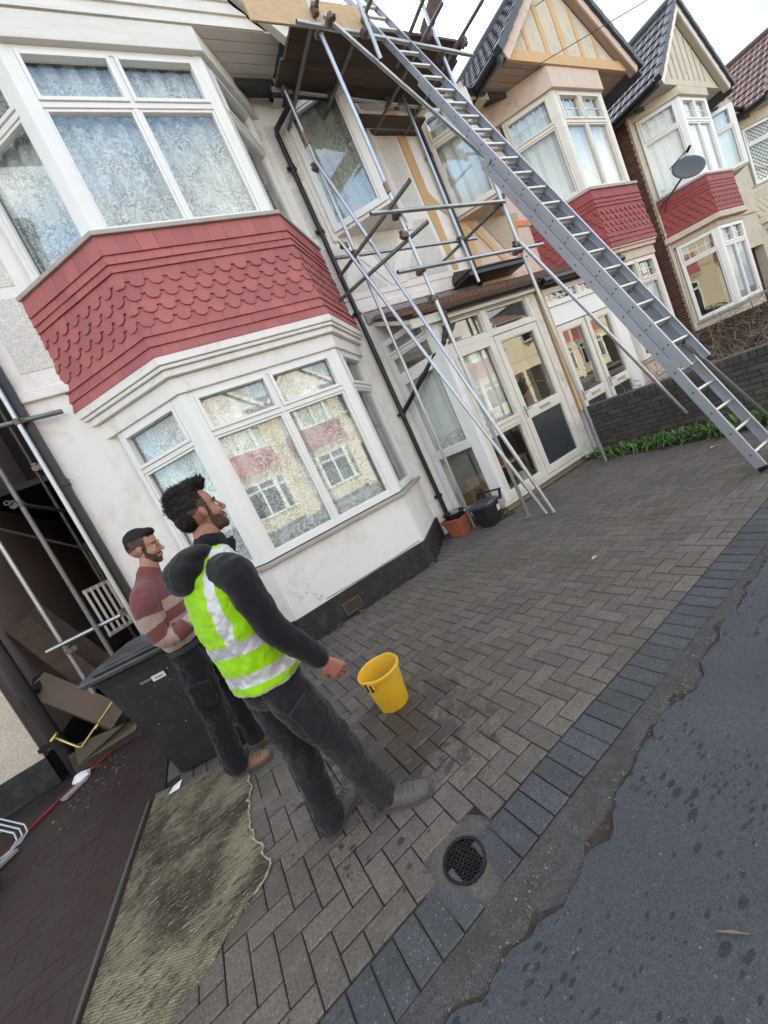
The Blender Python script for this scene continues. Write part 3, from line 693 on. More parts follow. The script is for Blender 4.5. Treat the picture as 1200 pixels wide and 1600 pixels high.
def porch1():
    loc = (5.1, 4.8, 0); p = empty('glazed_porch', loc, 'white framed glazed porch with net curtains and plant pots inside, behind the scaffold poles', 'porch')
    T = off(loc)
    F, B_, XL, XR = 4.44, 5.2, 4.07, 6.20
    b = MB(T); b.add([(XL, F, 0), (XR, F, 0), (XR, B_, 0), (3.72, B_, 0), (XL, F, 0.09), (XR, F, 0.09), (XR, B_, 0.09), (3.72, B_, 0.09)], [(0,1,2,3),(4,5,6,7),(0,1,5,4),(1,2,6,5),(2,3,7,6),(3,0,4,7)])
    b.build('plinth_course', M('sandy brick plinth', (0.24, 0.19, 0.13), 0.9, var=0.25, scale=20, bmp=0.5), p)
    b = MB(T); b.prism([(XL-0.05, F-0.04), (XR+0.03, F-0.04), (XR+0.03, B_), (3.69, B_)], 0.09, 0.155); b.build('threshold', m_upvc_old, p, bevel=0.008)
    mid = 1.19
    # front left fixed bay: two lights plus top light; right: door plus top light
    cx = 5.07
    window(p, T, (XL+0.05, F), (cx, F), 0.155, 2.50, cols=(), trans=mid, mat=m_upvc_old, fw=0.075)
    window(p, T, (XL+0.05, F), (cx, F), 2.50, 2.97, cols=(), mat=m_upvc_old, fw=0.06)
    window(p, T, (cx, F), (XR-0.04, F), 2.50, 2.97, cols=(), mat=m_upvc_old, fw=0.06)
    door_unit(p, T, (cx+0.03, F), (XR-0.07, F), 0.165, 2.49, mid, m_obsc)
    b = MB(T); b.box(cx-0.015, cx+0.03, F-0.03, F+0.03, 0.155, 2.5); b.box(XR-0.07, XR-0.03, F-0.03, F+0.03, 0.155, 2.97); b.build('door_frame', m_upvc_old, p, bevel=0.004)
    b = MB(T); b.prism([(XL-0.03, F-0.055), (XL+0.06, F-0.055), (XL+0.06, F+0.05), (XL-0.07, F+0.05)], 0.155, 3.02); b.build('corner_post', m_upvc, p, bevel=0.006)
    b = MB(T); b.box(XR-0.04, XR+0.14, F-0.05, F+0.06, 0.02, 3.02); b.build('corner_post', M('flaking white post', (0.70, 0.66, 0.60), 0.7, var=0.05, grime=0.7, gcol=(0.45, 0.3, 0.15), gscale=6), p, bevel=0.006)
    # splayed side
    a_, c_ = (3.73, B_), (XL-0.01, F+0.05)
    window(p, T, a_, c_, 0.155, 2.50, cols=(), trans=mid, mat=m_upvc, fw=0.06)
    window(p, T, a_, c_, 2.50, 3.12, cols=(), mat=m_upvc, fw=0.05, trans=2.86)
    # interior
    b = MB(T); b.box(3.7, 6.3, 5.5, 5.55, 0.0, 3.0); b.build('inner_wall', M('dim porch interior', (0.20, 0.18, 0.16), 0.9, grime=0.6, gcol=(0.06, 0.05, 0.045)), p)
    b = MB(T); b.box(5.25, 6.1, 5.44, 5.50, 0.0, 2.2); b.build('inner_door', M('varnished inner door', (0.10, 0.05, 0.03), 0.5), p)
    def cur(x0, y0, x1, y1, z0, z1, mt, nm):
        c = MB(T); N = 60; r0 = []; r1 = []
        for i in range(N+1):
            t = i/N; w = 0.016*math.sin(t*46)+0.010*math.sin(t*97+1)
            r0.append((x0+(x1-x0)*t, y0+(y1-y0)*t+w, z0)); r1.append((x0+(x1-x0)*t, y0+(y1-y0)*t+w, z1))
        c.loft([r0, r1], close=False); c.build(nm, mt, p, smooth=True)
    cur(4.16, 4.53, 5.0, 4.53, 1.45, 2.46, m_net, 'net_curtain'); cur(4.16, 4.53, 5.0, 4.53, 1.22, 1.45, m_lace, 'lace_border')
    cur(3.83, 5.15, 4.10, 4.58, 1.45, 2.46, m_net, 'net_curtain'); cur(3.83, 5.15, 4.10, 4.58, 1.22, 1.45, m_lace, 'lace_border')
    # roof
    b = MB(T); r = lambda x, l: [(x, F-0.10, 3.04), (x, B_+0.0, 3.46), (x, B_+0.0, 3.40), (x, F-0.10, 2.98)]
    b.loft([r(3.72, 0), r(XR+0.16, 0)]); b.build('roof_deck', m_upvc_old, p)
    tiles(p, T(3.70, F-0.16, 3.07), (1, 0, 0), (0, 0.86, 0.42), 2.70, 0.94, 0.20, 0.24, m_tile_b, wave=0.035)
    b = MB(T); b.box(3.62, 6.4, B_-0.03, B_, 3.44, 3.60); b.build('flashing', m_flash, p, bevel=0.01)
    b = MB(T); b.box(3.66, XR+0.16, F-0.12, F-0.09, 2.93, 3.05); b.build('fascia_board', m_upvc_old, p)
    b = MB(T); r0 = []; N = 8
    for x in (4.2, 6.45):
        r0.append([(x, F-0.17+0.055*math.cos(a), 3.04+0.055*math.sin(a)) for a in [math.pi+math.pi*i/N for i in range(N+1)]] + [(x, F-0.17+0.047*math.cos(a), 3.04+0.047*math.sin(a)) for a in [2*math.pi-math.pi*i/N for i in range(N+1)]])
    b.loft(r0); b.build('gutter', m_black, p)
    # swan neck and sloping pipe to the party downpipe
    b = MB(T); b.path([(4.22, F-0.17, 3.02), (4.22, F-0.17, 2.86), (4.17, F-0.10, 2.74), (4.10, F-0.08, 2.64), (3.99, 4.6, 2.52), (3.50, 5.12, 2.02), (3.49, 5.13, 1.9)], 0.036, 12)
    b.tube((4.22, F-0.17, 2.96), (4.22, F-0.17, 3.05), 0.048, 12); b.tube((4.175, F-0.105, 2.76), (4.15, F-0.09, 2.70), 0.044, 12); b.tube((3.86, 4.74, 2.39), (3.82, 4.78, 2.35), 0.043, 12)
    b.build('overflow_pipe', m_black, p)
porch1()
def pot(loc, label, r=0.10, h=0.17, mt=None, leaf=None, group=None):
    o = empty('plant_pot', loc, label, 'plant pot', group); b = MB(); N = 20
    prof = [(r*0.70, 0), (r*0.95, h*0.86), (r*1.08, h*0.86), (r*1.10, h), (r*0.98, h), (r*0.9, h*0.82), (0.001, h*0.8)]
    b.loft([[(rr*math.cos(2*math.pi*i/N), rr*math.sin(2*math.pi*i/N), z) for i in range(N)] for rr, z in prof]); b.build('pot', mt or m_terra, o)
    if leaf:
        q = MB(); rr_ = random.Random(int(loc[0]*100))
        for k in range(leaf[0]):
            a = rr_.random()*6.28; l = leaf[1]*(0.6+0.5*rr_.random()); t = 0.3+rr_.random()*0.6; w = leaf[2]
            c = Vector((math.cos(a), math.sin(a), 0)); s_ = Vector((-c.y, c.x, 0)); pts = []
            for j in range(5):
                f = j/4; p = Vector((0, 0, h*0.8)) + c*(l*t*f) + Vector((0, 0, l*(f*1.0-f*f*t*0.9))); ww = w*math.sin(math.pi*(0.12+0.88*f)*0.98)
                pts.append([tuple(p-s_*ww), tuple(p+s_*ww)])
            for j in range(4): q.add([pts[j][0], pts[j][1], pts[j+1][1], pts[j+1][0]], [(0, 1, 2, 3)])
        q.build('foliage', m_leaf, o)
    return o
def leafmat(name, c, c2):
    m, nt, b = nodes(name); v = pos(nt); oi = nt.nodes.new('ShaderNodeObjectInfo')
    gg = nt.nodes.new('ShaderNodeNewGeometry')
    col = mixc(nt, ramp(nt, gg.outputs['Random Per Island'], [(0.0, 0.0), (1.0, 1.0)]), c, c2)
    col = mixc(nt, ramp(nt, gg.outputs['Random Per Island'], [(0.90, 0.0), (0.93, 0.8)]), col, (0.25, 0.2, 0.08))
    nt.links.new(col, b.inputs['Base Color']); b.inputs['Roughness'].default_value = 0.45; return m
m_leaf = leafmat('green leaves', (0.05, 0.12, 0.03), (0.11, 0.20, 0.05))
m_leaf_d = leafmat('dark evergreen leaves', (0.02, 0.045, 0.02), (0.05, 0.08, 0.03))
m_purple = leafmat('purple cordyline leaves', (0.07, 0.015, 0.025), (0.16, 0.05, 0.05))
m_dead = leafmat('dead brown stems', (0.10, 0.07, 0.05), (0.2, 0.14, 0.1))
pot((4.55, 4.75, 0.62), 'terracotta pot of seedlings inside the porch on a shelf', 0.11, 0.17, None, (14, 0.22, 0.02))
pot((4.32, 4.66, 0.16), 'small orange pot low in the porch corner', 0.09, 0.14)
pot((4.85, 4.68, 0.16), 'white pot with a leafy plant at the foot of the porch glass', 0.12, 0.24, m_upvc_old, (20, 0.4, 0.03))
pot((5.65, 4.85, 1.22), 'tall dark plant in pot behind the porch door glass', 0.12, 0.2, m_terra, (60, 0.7, 0.035))
b = MB(); b.box(-0.5, 0.5, -0.12, 0.12, 0, 0.03); b.box(-0.48, -0.44, -0.1, 0.1, -0.44, 0); b.box(0.44, 0.48, -0.1, 0.1, -0.44, 0)
s_ = b.build('shelf', m_wood_l, None); s_.location = (4.62, 4.78, 0.585); tag(s_, 'low wooden shelf for pots inside the glazed porch', 'shelf')
for k, (x, y, z, w, hh) in enumerate(((4.02, 5.05, 0.16, 0.2, 0.28), (4.1, 4.9, 0.45, 0.17, 0.2))):
    b = MB(); b.box(-w/2, w/2, -0.12, 0.12, 0, hh); b.add([(-w/2, -0.12, hh), (-w/2, 0.12, hh), (-w/2-0.07, 0.12, hh+0.06), (-w/2-0.07, -0.12, hh+0.06)], [(0, 1, 2, 3)])
    s_ = b.build('cardboard_box', m_carton, None); s_.location = (x, y, z)
    tag(s_, ['brown cardboard box on the porch floor behind the side glass', 'small cardboard box stacked above another in the porch'][k], 'box')

def porch2():
    loc = (7.6, 4.8, 0); p = empty('front_door_porch', loc, 'white double door porch of the striped gable house, beyond the dark brick wall', 'porch'); T = off(loc)
    F = 4.44
    window(p, T, (6.54, F), (8.55, F), 2.62, 2.93, cols=(0.5,), mat=m_upvc, grid=(5, 2, True))
    b = MB(T); b.box(6.5, 8.62, F-0.02, F+0.05, 2.30, 2.62); b.box(6.46, 6.56, F-0.03, F+0.05, -0.1, 2.93); b.box(8.30, 8.64, F-0.02, F+0.05, -0.1, 2.62); b.build('door_surround', m_upvc, p, bevel=0.006)
    door_unit(p, T, (6.58, F), (7.40, F), -0.1, 2.28, 0.98, m_obsc); door_unit(p, T, (7.44, F), (8.27, F), -0.1, 2.28, 0.98, m_obsc)
    b = MB(T); b.box(6.3, 8.8, 5.22, 5.3, -0.2, 3.0); b.build('inner_wall', M('dim porch interior', (0.2, 0.18, 0.16)), p)
    b = MB(T); r = lambda x: [(x, F-0.12, 3.02), (x, 5.2, 3.42), (x, 5.2, 3.36), (x, F-0.12, 2.96)]; b.loft([r(6.42), r(8.85)]); b.build('roof_deck', m_carton, p)
    tiles(p, T(6.40, F-0.20, 3.05), (1, 0, 0), (0, 0.86, 0.40), 2.5, 1.0, 0.20, 0.24, m_tile_b, wave=0.035)
    b = MB(T); b.tube((6.42, F-0.21, 3.0), (8.9, F-0.21, 3.0), 0.055, 12); b.build('gutter', m_black, p)
    b = MB(T); b.box(6.40, 6.56, F-0.06, F+0.0, 0.8, 2.95); b.build('worn_pier', m_ochre, p)
porch2()
# old tiled canopy between the two upper floors
cn = empty('tiled_canopy', (6.3, 5.0, 3.6), 'small dark tiled canopy on the wall above the porch roof', 'canopy')
b = MB(); r = lambda y, i: [(-0.75+i, y, 0.0), (0.75-i, y, 0.0), (0.75-i, y, 0.07), (-0.75+i, y, 0.07)]
b.loft([r(-0.24, 0), r(0.2, 0)]); b.build('canopy_base', m_black, cn)
b = MB(); b.add([(-0.78, -0.27, 0.07), (0.78, -0.27, 0.07), (0.6, 0.2, 0.30), (-0.6, 0.2, 0.30), (-0.78, 0.2, 0.07), (0.78, 0.2, 0.07)], [(0,1,2,3),(0,3,4),(1,5,2),(0,4,5,1)]); b.build('canopy_tiles', m_wood_d, cn)

# ---------------------------------------------------------------- downpipes
def downpipe(loc, label, pts, r=0.036, brackets=()):
    o = empty('downpipe', loc, label, 'downpipe'); T = off(loc)
    b = MB(T); b.path(pts, r, 14); b.build('pipe', m_black, o, smooth=False)
    for (x, y, z) in brackets:
        b = MB(T); b.tube((x, y, z-0.03), (x, y, z+0.03), r+0.009, 14); b.box(x-0.075, x+0.075, y+0.01, y+0.03, z-0.022, z+0.022); b.build('bracket', m_black, o)
    return o
downpipe((3.49, 5.13, 0), 'long black rainwater downpipe between the bay and the glazed porch', [(3.49, 5.13, 0.16), (3.49, 5.13, 6.20), (3.50, 5.12, 6.26), (3.78, 4.98, 6.47), (3.84, 4.94, 6.56), (3.84, 4.93, 6.66)],
         brackets=[(3.49, 5.13, z) for z in (0.62, 2.02, 3.62, 4.85, 5.75)])
downpipe((6.15, 5.13, 3.5), 'black downpipe on the party line beside the ochre strips', [(6.15, 5.13, 3.55), (6.15, 5.13, 6.75)], 0.045, brackets=[(6.15, 5.13, 4.3), (6.15, 5.13, 5.8)])
o = empty('square_downpipe', (-0.76, 5.16, 0), 'square black downpipe on the left corner of the white house', 'downpipe')
b = MB(); b.box(-0.055, 0.055, -0.05, 0.09, 0.0, 6.7); b.build('pipe', m_black, o, bevel=0.006)
for z in (1.3, 2.7, 4.2):
    b = MB(); b.box(-0.068, 0.068, -0.062, 0.09, z, z+0.07); b.build('joint_collar', m_black, o)
# air brick, small fittings on the white wall
o = empty('air_vent', (1.24, 4.40, 0.13), 'rusty louvred air vent low in the black plinth', 'vent')
b = MB(); b.box(-0.12, 0.12, -0.008, 0.02, -0.075, -0.062); b.box(-0.12, 0.12, -0.008, 0.02, 0.062, 0.075); b.box(-0.12, -0.107, -0.008, 0.02, -0.062, 0.062); b.box(0.107, 0.12, -0.008, 0.02, -0.062, 0.062); b.build('frame', m_coup, o)
b = MB()
for k in range(14): x = -0.1+0.2*k/13; b.box(x-0.002, x+0.002, -0.005, 0.004, -0.062, 0.062)
for k in range(8): z = -0.056+0.112*k/7; b.box(-0.107, 0.107, -0.004, 0.005, z-0.002, z+0.002)
b.build('mesh_grille', m_coup, o)

# ---------------------------------------------------------------- ground
def ground_mat():
    m, nt, b = nodes('asphalt'); v = pos(nt)
    base = mixc(nt, ramp(nt, noise(nt, v, 1.6, 7, 0.7), [(0.3, 0.0), (0.7, 1.0)]), (0.040, 0.043, 0.050), (0.072, 0.075, 0.084))
    mid = noise(nt, v, 55, 5, 0.8)
    base = mixc(nt, ramp(nt, mid, [(0.42, 0.0), (0.60, 0.75)]), base, (0.022, 0.025, 0.031))
    fine = noise(nt, v, 190, 3, 0.7)
    base = mixc(nt, ramp(nt, fine, [(0.45, 0.0), (0.62, 0.6)]), base, (0.11, 0.115, 0.125))
    vo = nt.nodes.new('ShaderNodeTexVoronoi'); vo.inputs['Scale'].default_value = 60; nt.links.new(v, vo.inputs['Vector'])
    sp = nt.nodes.new('ShaderNodeSeparateColor'); nt.links.new(vo.outputs['Color'], sp.inputs[0])
    chip = math_(nt, 'MULTIPLY', ramp(nt, sp.outputs[0], [(0.90, 0.0), (1.0, 1.0)]), ramp(nt, vo.outputs['Distance'], [(0.10, 1.0), (0.30, 0.0)]))
    base = mixc(nt, math_(nt, 'MULTIPLY', chip, 0.7), base, (0.24, 0.24, 0.24))
    dr = None     # splashed drops, thick in patches
    for sc_, off_, top in ((34, 0, 0.46), (17, 7, 0.36)):
        mp = nt.nodes.new('ShaderNodeMapping'); mp.inputs['Scale'].default_value = (0.75, 1.7, 1); mp.inputs['Location'].default_value = (off_, off_, 0); mp.inputs['Rotation'].default_value = (0, 0, 0.5); nt.links.new(v, mp.inputs[0])
        vd = nt.nodes.new('ShaderNodeTexVoronoi'); vd.inputs['Scale'].default_value = sc_; nt.links.new(mp.outputs[0], vd.inputs['Vector'])
        sd = nt.nodes.new('ShaderNodeSeparateColor'); nt.links.new(vd.outputs['Color'], sd.inputs[0])
        cl = ramp(nt, noise(nt, mp.outputs[0], 1.9, 2), [(0.42, 0.0), (0.54, 1.0)])
        thr = math_(nt, 'MULTIPLY', ramp(nt, sd.outputs[1], [(0.40, 0.0), (0.95, top)]), cl)
        k = math_(nt, 'LESS_THAN', math_(nt, 'ADD', vd.outputs['Distance'], math_(nt, 'MULTIPLY', math_(nt, 'SUBTRACT', noise(nt, v, 60, 2), 0.5), 0.25)), thr)
        dr = k if dr is None else math_(nt, 'MAXIMUM', dr, k)
    base = mixc(nt, math_(nt, 'MULTIPLY', dr, 0.85), base, (0.010, 0.011, 0.014))
    nt.links.new(base, b.inputs['Base Color'])
    nt.links.new(ramp(nt, dr, [(0.0, 0.75), (1.0, 0.35)]), b.inputs['Roughness'])
    bump(nt, b, math_(nt, 'ADD', mid, fine), 0.7, 0.006); return m
m_asph = ground_mat()
def paver_mat(name, c, wet=True):
    m, nt, b = nodes(name); v = pos(nt)
    oi = nt.nodes.new('ShaderNodeObjectInfo')
    base = mixc(nt, ramp(nt, oi.outputs['Random'], [(0.0, 0.0), (1.0, 1.0)]), dk(c, 0.74), dk(c, 1.22))
    base = mixc(nt, ramp(nt, noise(nt, v, 2.2, 6, 0.65), [(0.35, 0.0), (0.7, 0.55)]), base, dk(c, 0.7))
    base = mixc(nt, ramp(nt, noise(nt, v, 1.3, 4), [(0.50, 0.0), (0.70, 0.7)]), base, (c[0]*0.62, c[1]*0.68, c[2]*0.48))
    f = noise(nt, v, 95, 4, 0.75)
    base = mixc(nt, ramp(nt, f, [(0.40, 0.75), (0.56, 0.0)]), base, dk(c, 0.38))
    base = mixc(nt, ramp(nt, noise(nt, v, 11, 6, 0.7), [(0.52, 0.0), (0.72, 0.4)]), base, dk(c, 1.5))
    vo = nt.nodes.new('ShaderNodeTexVoronoi'); vo.inputs['Scale'].default_value = 95; nt.links.new(v, vo.inputs['Vector'])
    sp = nt.nodes.new('ShaderNodeSeparateColor'); nt.links.new(vo.outputs['Color'], sp.inputs[0])
    chip = math_(nt, 'MULTIPLY', ramp(nt, sp.outputs[0], [(0.86, 0.0), (0.92, 1.0)]), ramp(nt, vo.outputs['Distance'], [(0.2, 1.0), (0.3, 0.0)]))
    base = mixc(nt, math_(nt, 'MULTIPLY', chip, 0.5), base, (0.36, 0.35, 0.33))
    if wet:   # spilt water round the bucket and scattered drops
        mp = nt.nodes.new('ShaderNodeMapping'); mp.inputs['Location'].default_value = (-0.52*1.25, -2.2*1.5, 0); mp.inputs['Scale'].default_value = (1.25, 1.5, 1)
        g = nt.nodes.new('ShaderNodeNewGeometry'); nt.links.new(g.outputs['Position'], mp.inputs[0])
        ln = nt.nodes.new('ShaderNodeVectorMath'); ln.operation = 'LENGTH'; nt.links.new(mp.outputs[0], ln.inputs[0])
        w = math_(nt, 'SUBTRACT', math_(nt, 'ADD', ln.outputs['Value'], math_(nt, 'MULTIPLY', noise(nt, v, 5.0, 7, 0.75), 3.4)), 2.2)
        wf = ramp(nt, w, [(0.0, 1.0), (0.035, 0.0)])
        vd = nt.nodes.new('ShaderNodeTexVoronoi'); vd.inputs['Scale'].default_value = 17; nt.links.new(v, vd.inputs['Vector'])
        sd = nt.nodes.new('ShaderNodeSeparateColor'); nt.links.new(vd.outputs['Color'], sd.inputs[0])
        cl = ramp(nt, ln.outputs['Value'], [(0.9, 1.0), (2.4, 0.45)])
        thr = math_(nt, 'MULTIPLY', ramp(nt, sd.outputs[1], [(0.5, 0.0), (0.95, 0.42)]), cl)
        dr = math_(nt, 'MAXIMUM', wf, math_(nt, 'LESS_THAN', math_(nt, 'ADD', vd.outputs['Distance'], math_(nt, 'MULTIPLY', math_(nt, 'SUBTRACT', noise(nt, v, 45, 2), 0.5), 0.3)), thr))
        base = mixc(nt, math_(nt, 'MULTIPLY', dr, 0.72), base, (0.030, 0.022, 0.019))
        nt.links.new(ramp(nt, dr, [(0.0, 0.8), (1.0, 0.45)]), b.inputs['Roughness'])
    else: b.inputs['Roughness'].default_value = 0.78
    nt.links.new(base, b.inputs['Base Color'])
    bump(nt, b, math_(nt, 'ADD', f, noise(nt, v, 30, 3)), 0.55, 0.004); return m
m_pav = paver_mat('grey brown block paver', (0.150, 0.124, 0.102))
m_pav_b = paver_mat('blue grey block paver', (0.078, 0.077, 0.081))
m_joint = M('dark jointing sand', (0.024, 0.021, 0.018), 0.95, var=0.3, scale=30, grime=0.8, gcol=(0.030, 0.040, 0.016), gscale=2, bmp=0.6, bscale=120)
m_soil = M('soil', (0.05, 0.038, 0.028), 0.95, var=0.4, scale=20, bmp=0.9, bscale=40, bdist=0.02)

b = MB(); b.add([(-200, -200, -0.32), (200, -200, -0.32), (200, 200, -0.32), (-200, 200, -0.32)], [(0, 1, 2, 3)]); tag(b.build('ground', m_soil), kind='structure')
# road with its ragged edge
edge = [(-60, 1.16), (-6, 1.16), (-2, 1.18), (-1.0, 1.16), (-0.5, 1.13), (-0.2, 1.12), (-0.02, 1.08), (0.10, 1.03), (0.22, 1.04), (0.36, 1.02), (0.46, 0.99), (0.56, 1.00), (0.66, 1.02), (0.74, 0.99), (0.83, 1.01), (0.90, 1.06),
        (1.02, 1.05), (1.12, 1.08), (1.24, 1.07), (1.34, 1.10), (1.46, 1.07), (1.55, 1.03), (1.68, 1.05), (1.80, 1.09), (1.95, 1.08), (2.10, 1.12), (2.25, 1.09), (2.5, 1.12), (2.8, 1.12), (3.4, 1.15), (4.5, 1.16), (8, 1.16), (80, 1.16)]
fine = []
for i in range(len(edge)-1):
    (xa, ya), (xb, yb) = edge[i], edge[i+1]; n = max(1, int((xb-xa)/0.03)) if abs(xa) < 7 and abs(xb) < 9 else 1
    for k in range(n):
        t = k/n; x = xa+(xb-xa)*t; y = ya+(yb-ya)*t
        if n > 1: y += 0.020*mnoise.noise((x*14, 0, 0)) + 0.012*mnoise.noise((x*45, 3, 0))
        fine.append((x, y))
fine.append(edge[-1])
n = len(fine)
b = MB(); b.add([(x, y, 0.0) for x, y in fine] + [(x, y+0.008, -0.03) for x, y in fine] + [(x, -9.6, -0.0) for x, y in fine],
    [(i, i+1, 2*n+i+1, 2*n+i)[::-1] for i in range(n-1)] + [(i, i+1, n+i+1, n+i) for i in range(n-1)])
tag(b.build('road', m_asph), kind='structure')
b = MB(); b.box(-80, 80, -13.3, -9.6, -0.2, 0.10); tag(b.build('far_pavement', m_conc), kind='structure')
# mortar haunch between road and blocks, cracked gap beside the road
m_haunch = M('broken grey mortar', (0.095, 0.092, 0.086), 0.9, var=0.6, scale=22, grime=0.9, gcol=(0.040, 0.036, 0.028), gscale=5, bmp=1.0, bscale=50, bdist=0.015, fine=0.6)
b = MB(); rows = []; N = 420
for r_ in range(8):
    row = []
    for i in range(N+1):
        x = -8+20*i/N
        ye = next((fine[k][1] for k in range(len(fine)-1) if fine[k][0] <= x <= fine[k+1][0]), 1.16)
        y0 = ye+0.012+0.045*mnoise.noise((x*7, 9, 0))+0.016*mnoise.noise((x*33, 9, 0)); y = y0+(1.185-y0)*r_/7
        z = -0.0125+0.009*min(1, r_/2.0)+0.006*mnoise.noise((x*9, y*12, 1.0))+0.004*mnoise.noise((x*30, y*30, 4.0))
        row.append((x, y, min(z, 0.0)))
    rows.append(row)
b.loft(rows, close=False); ho = b.build('mortar_haunch', m_haunch, smooth=True); tag(ho, kind='structure')
b = MB(); b.box(-80, 80, 0.9, 1.2, -0.10, -0.0105); tag(b.build('gutter_dirt', M('mossy gutter dirt', (0.040, 0.029, 0.021), 0.95, var=0.6, scale=40, grime=0.6, gcol=(0.085, 0.07, 0.05), gscale=20, bmp=1, bscale=60, bdist=0.012)), kind='structure')
b = MB(); b.box(-80, -0.9, 1.185, 5.2, -0.3, -0.030); b.box(7.0, 80, 1.185, 5.2, -0.3, -0.2); tag(b.build('front_gardens', m_soil), kind='structure')
b = MB(); b.box(7.0, 60, -0.0+1.19, 1.6, -0.2, -0.005); tag(b.build('kerb_strip', m_conc), kind='structure')

# block paved drive
drive = empty('block_paved_drive', (0, 0, 0), None, None, kind='structure')
b = MB(); b.box(-1.6, 7.0, 1.186, 5.25, -0.2, -0.012); b.build('jointing_sand', m_joint, drive)
P = 0.1036
gx0, gy0 = 0.30, 1.39
gully = (0.325, 1.362)
def inside(x, y):
    if y > 5.2 or x > 6.35: return False
    if x < -0.93: return False
    # bay footprint and porch footprint
    bx, hf = 1.56, 0.98
    dx = abs(x-bx)
    if dx < hf and y > 4.45: return False
    if hf <= dx < hf+0.82 and y > 4.45+(dx-hf)*0.93: return False
    if x > 3.68 and y > 4.44: return False
    return True
def paver_me(lx, ly, name):
    g = 0.0030; h = 0.014; c = 0.006; me = MB()
    a, b_ = lx/2-g, ly/2-g
    rings = [[(-a, -b_, -h), (a, -b_, -h), (a, b_, -h), (-a, b_, -h)], [(-a, -b_, -c*0.6), (a, -b_, -c*0.6), (a, b_, -c*0.6), (-a, b_, -c*0.6)], [(-a+c, -b_+c, 0), (a-c, -b_+c, 0), (a-c, b_-c, 0), (-a+c, b_-c, 0)]]
    me.loft(rings); return me.mesh(name, m_pav)
pavs = []
# soldier course
for i in range(-24, 64):
    x = 1.0+(i+0.5)*P
    if x < -1.2: continue
    pavs.append((x, 1.2875, P, 0.2, 's'))
for j in range(0, 37):
    for i in range(-12, 60):
        k = (i+j) % 4
        x, y = gx0+i*P, gy0+j*P
        if k == 0:
            pavs.append((x+P, y+P/2, 2*P, P, 'h'))
        elif k == 2:
            pavs.append((x+P/2, y+P, P, 2*P, 'v'))
        elif k == 3 and j == 0:
            pavs.append((x+P/2, y+P/2, P, P, 'q'))
pavs = [p for p in pavs if p[4] == 's' or inside(p[0], p[1])]
pavs = [p for p in pavs if math.hypot(p[0]-gully[0], p[1]-gully[1]) > 0.113 and not (p[4] == 's' and abs(p[0]-gully[0]) < 0.10)]
CX, CY = 0.65, 1.55
def key(p):
    # the ones that show largest: in view and close to the camera
    d = Vector((p[0], p[1], -1.6)).length
    vis = 1 if (p[0] > -0.45 and not (p[0] < -0.2 and p[1] < 1.5)) else 3
    return d*vis
pavs.sort(key=key)
meshes = {}
jb = {'n': MB(), 's': MB()}
for n_, (x, y, lx, ly, kd) in enumerate(pavs):
    kk = (round(lx, 3), round(ly, 3), kd == 's')
    if kk not in meshes:
        me = paver_me(lx, ly, 'paver'); meshes[kk] = me
        if kd == 's': me.materials[0] = m_pav_b
    dz = (rnd.random()-0.5)*0.004; zf = dz + 0.012*mnoise.noise((x*0.7, y*0.7, 0))
    Mx = Matrix.Translation((x, y, zf-0.002)) @ Matrix.Rotation((rnd.random()-0.5)*0.018, 4, 'Z') @ Matrix.Rotation((rnd.random()-0.5)*0.016, 4, 'X') @ Matrix.Rotation((rnd.random()-0.5)*0.016, 4, 'Y')
    if n_ < 298: inst('paver', meshes[kk], drive, mat=Mx)
    else:
        me = meshes[kk]
        jb['s' if kd == 's' else 'n'].add([tuple(Mx @ v.co) for v in me.vertices], [tuple(p_.vertices) for p_ in me.polygons])
def rand_island(m):
    m2 = m.copy(); nt = m2.node_tree
    oi = [q for q in nt.nodes if q.type == 'OBJECT_INFO'][0]; g = nt.nodes.new('ShaderNodeNewGeometry')
    for l in list(nt.links):
        if l.from_node == oi: nt.links.new(g.outputs['Random Per Island'], l.to_socket)
    return m2
jb['n'].build('distant_pavers', rand_island(m_pav), drive, kind='stuff'); jb['s'].build('distant_edge_pavers', rand_island(m_pav_b), drive, kind='stuff')
# mortar ring and gully grate
gu = empty('gully_drain', (gully[0], gully[1], 0), 'round black gully grate set in mortar near the kerb', 'drain')
b = MB(); N = 28; rs = []
for rr, z in ((0.082, -0.05), (0.084, -0.004), (0.10, 0.0), (0.135, -0.004), (0.155, -0.014)):
    rs.append([((rr*(1+0.10*mnoise.noise((math.cos(6.283*i/N)*3, math.sin(6.283*i/N)*3, 0)) if rr > 0.12 else rr))*math.cos(2*math.pi*i/N)*(1.0) , rr*math.sin(2*math.pi*i/N)*(1.0+(0.06*mnoise.noise((i, 1, 0)) if rr > .12 else 0)), z) for i in range(N)])
rs = [[(rr*(1+(0.14*mnoise.noise((math.cos(6.283*i/N)*2, math.sin(6.283*i/N)*2, 0)) if rr > 0.12 else 0))*math.cos(6.2832*i/N), rr*(1+(0.14*mnoise.noise((math.cos(6.283*i/N)*2, math.sin(6.283*i/N)*2, 5)) if rr > 0.12 else 0))*math.sin(6.2832*i/N), z) for i in range(N)] for rr, z in ((0.092, -0.05), (0.094, -0.001), (0.105, 0.0), (0.13, -0.002), (0.16, -0.006), (0.20, -0.0125))]
b.loft(rs, caps=False); b.build('mortar_ring', M('brown grey mortar', (0.135, 0.118, 0.098), 0.9, var=0.4, scale=22, grime=0.8, gcol=(0.045, 0.036, 0.026), gscale=9, bmp=1.0, bscale=50, bdist=0.012, fine=0.5), gu, smooth=True)
b = MB(); rs = [[(rr*math.cos(2*math.pi*i/N), rr*math.sin(2*math.pi*i/N), z) for i in range(N)] for rr, z in ((0.080, -0.012), (0.080, 0.002), (0.092, 0.002), (0.092, -0.02))]
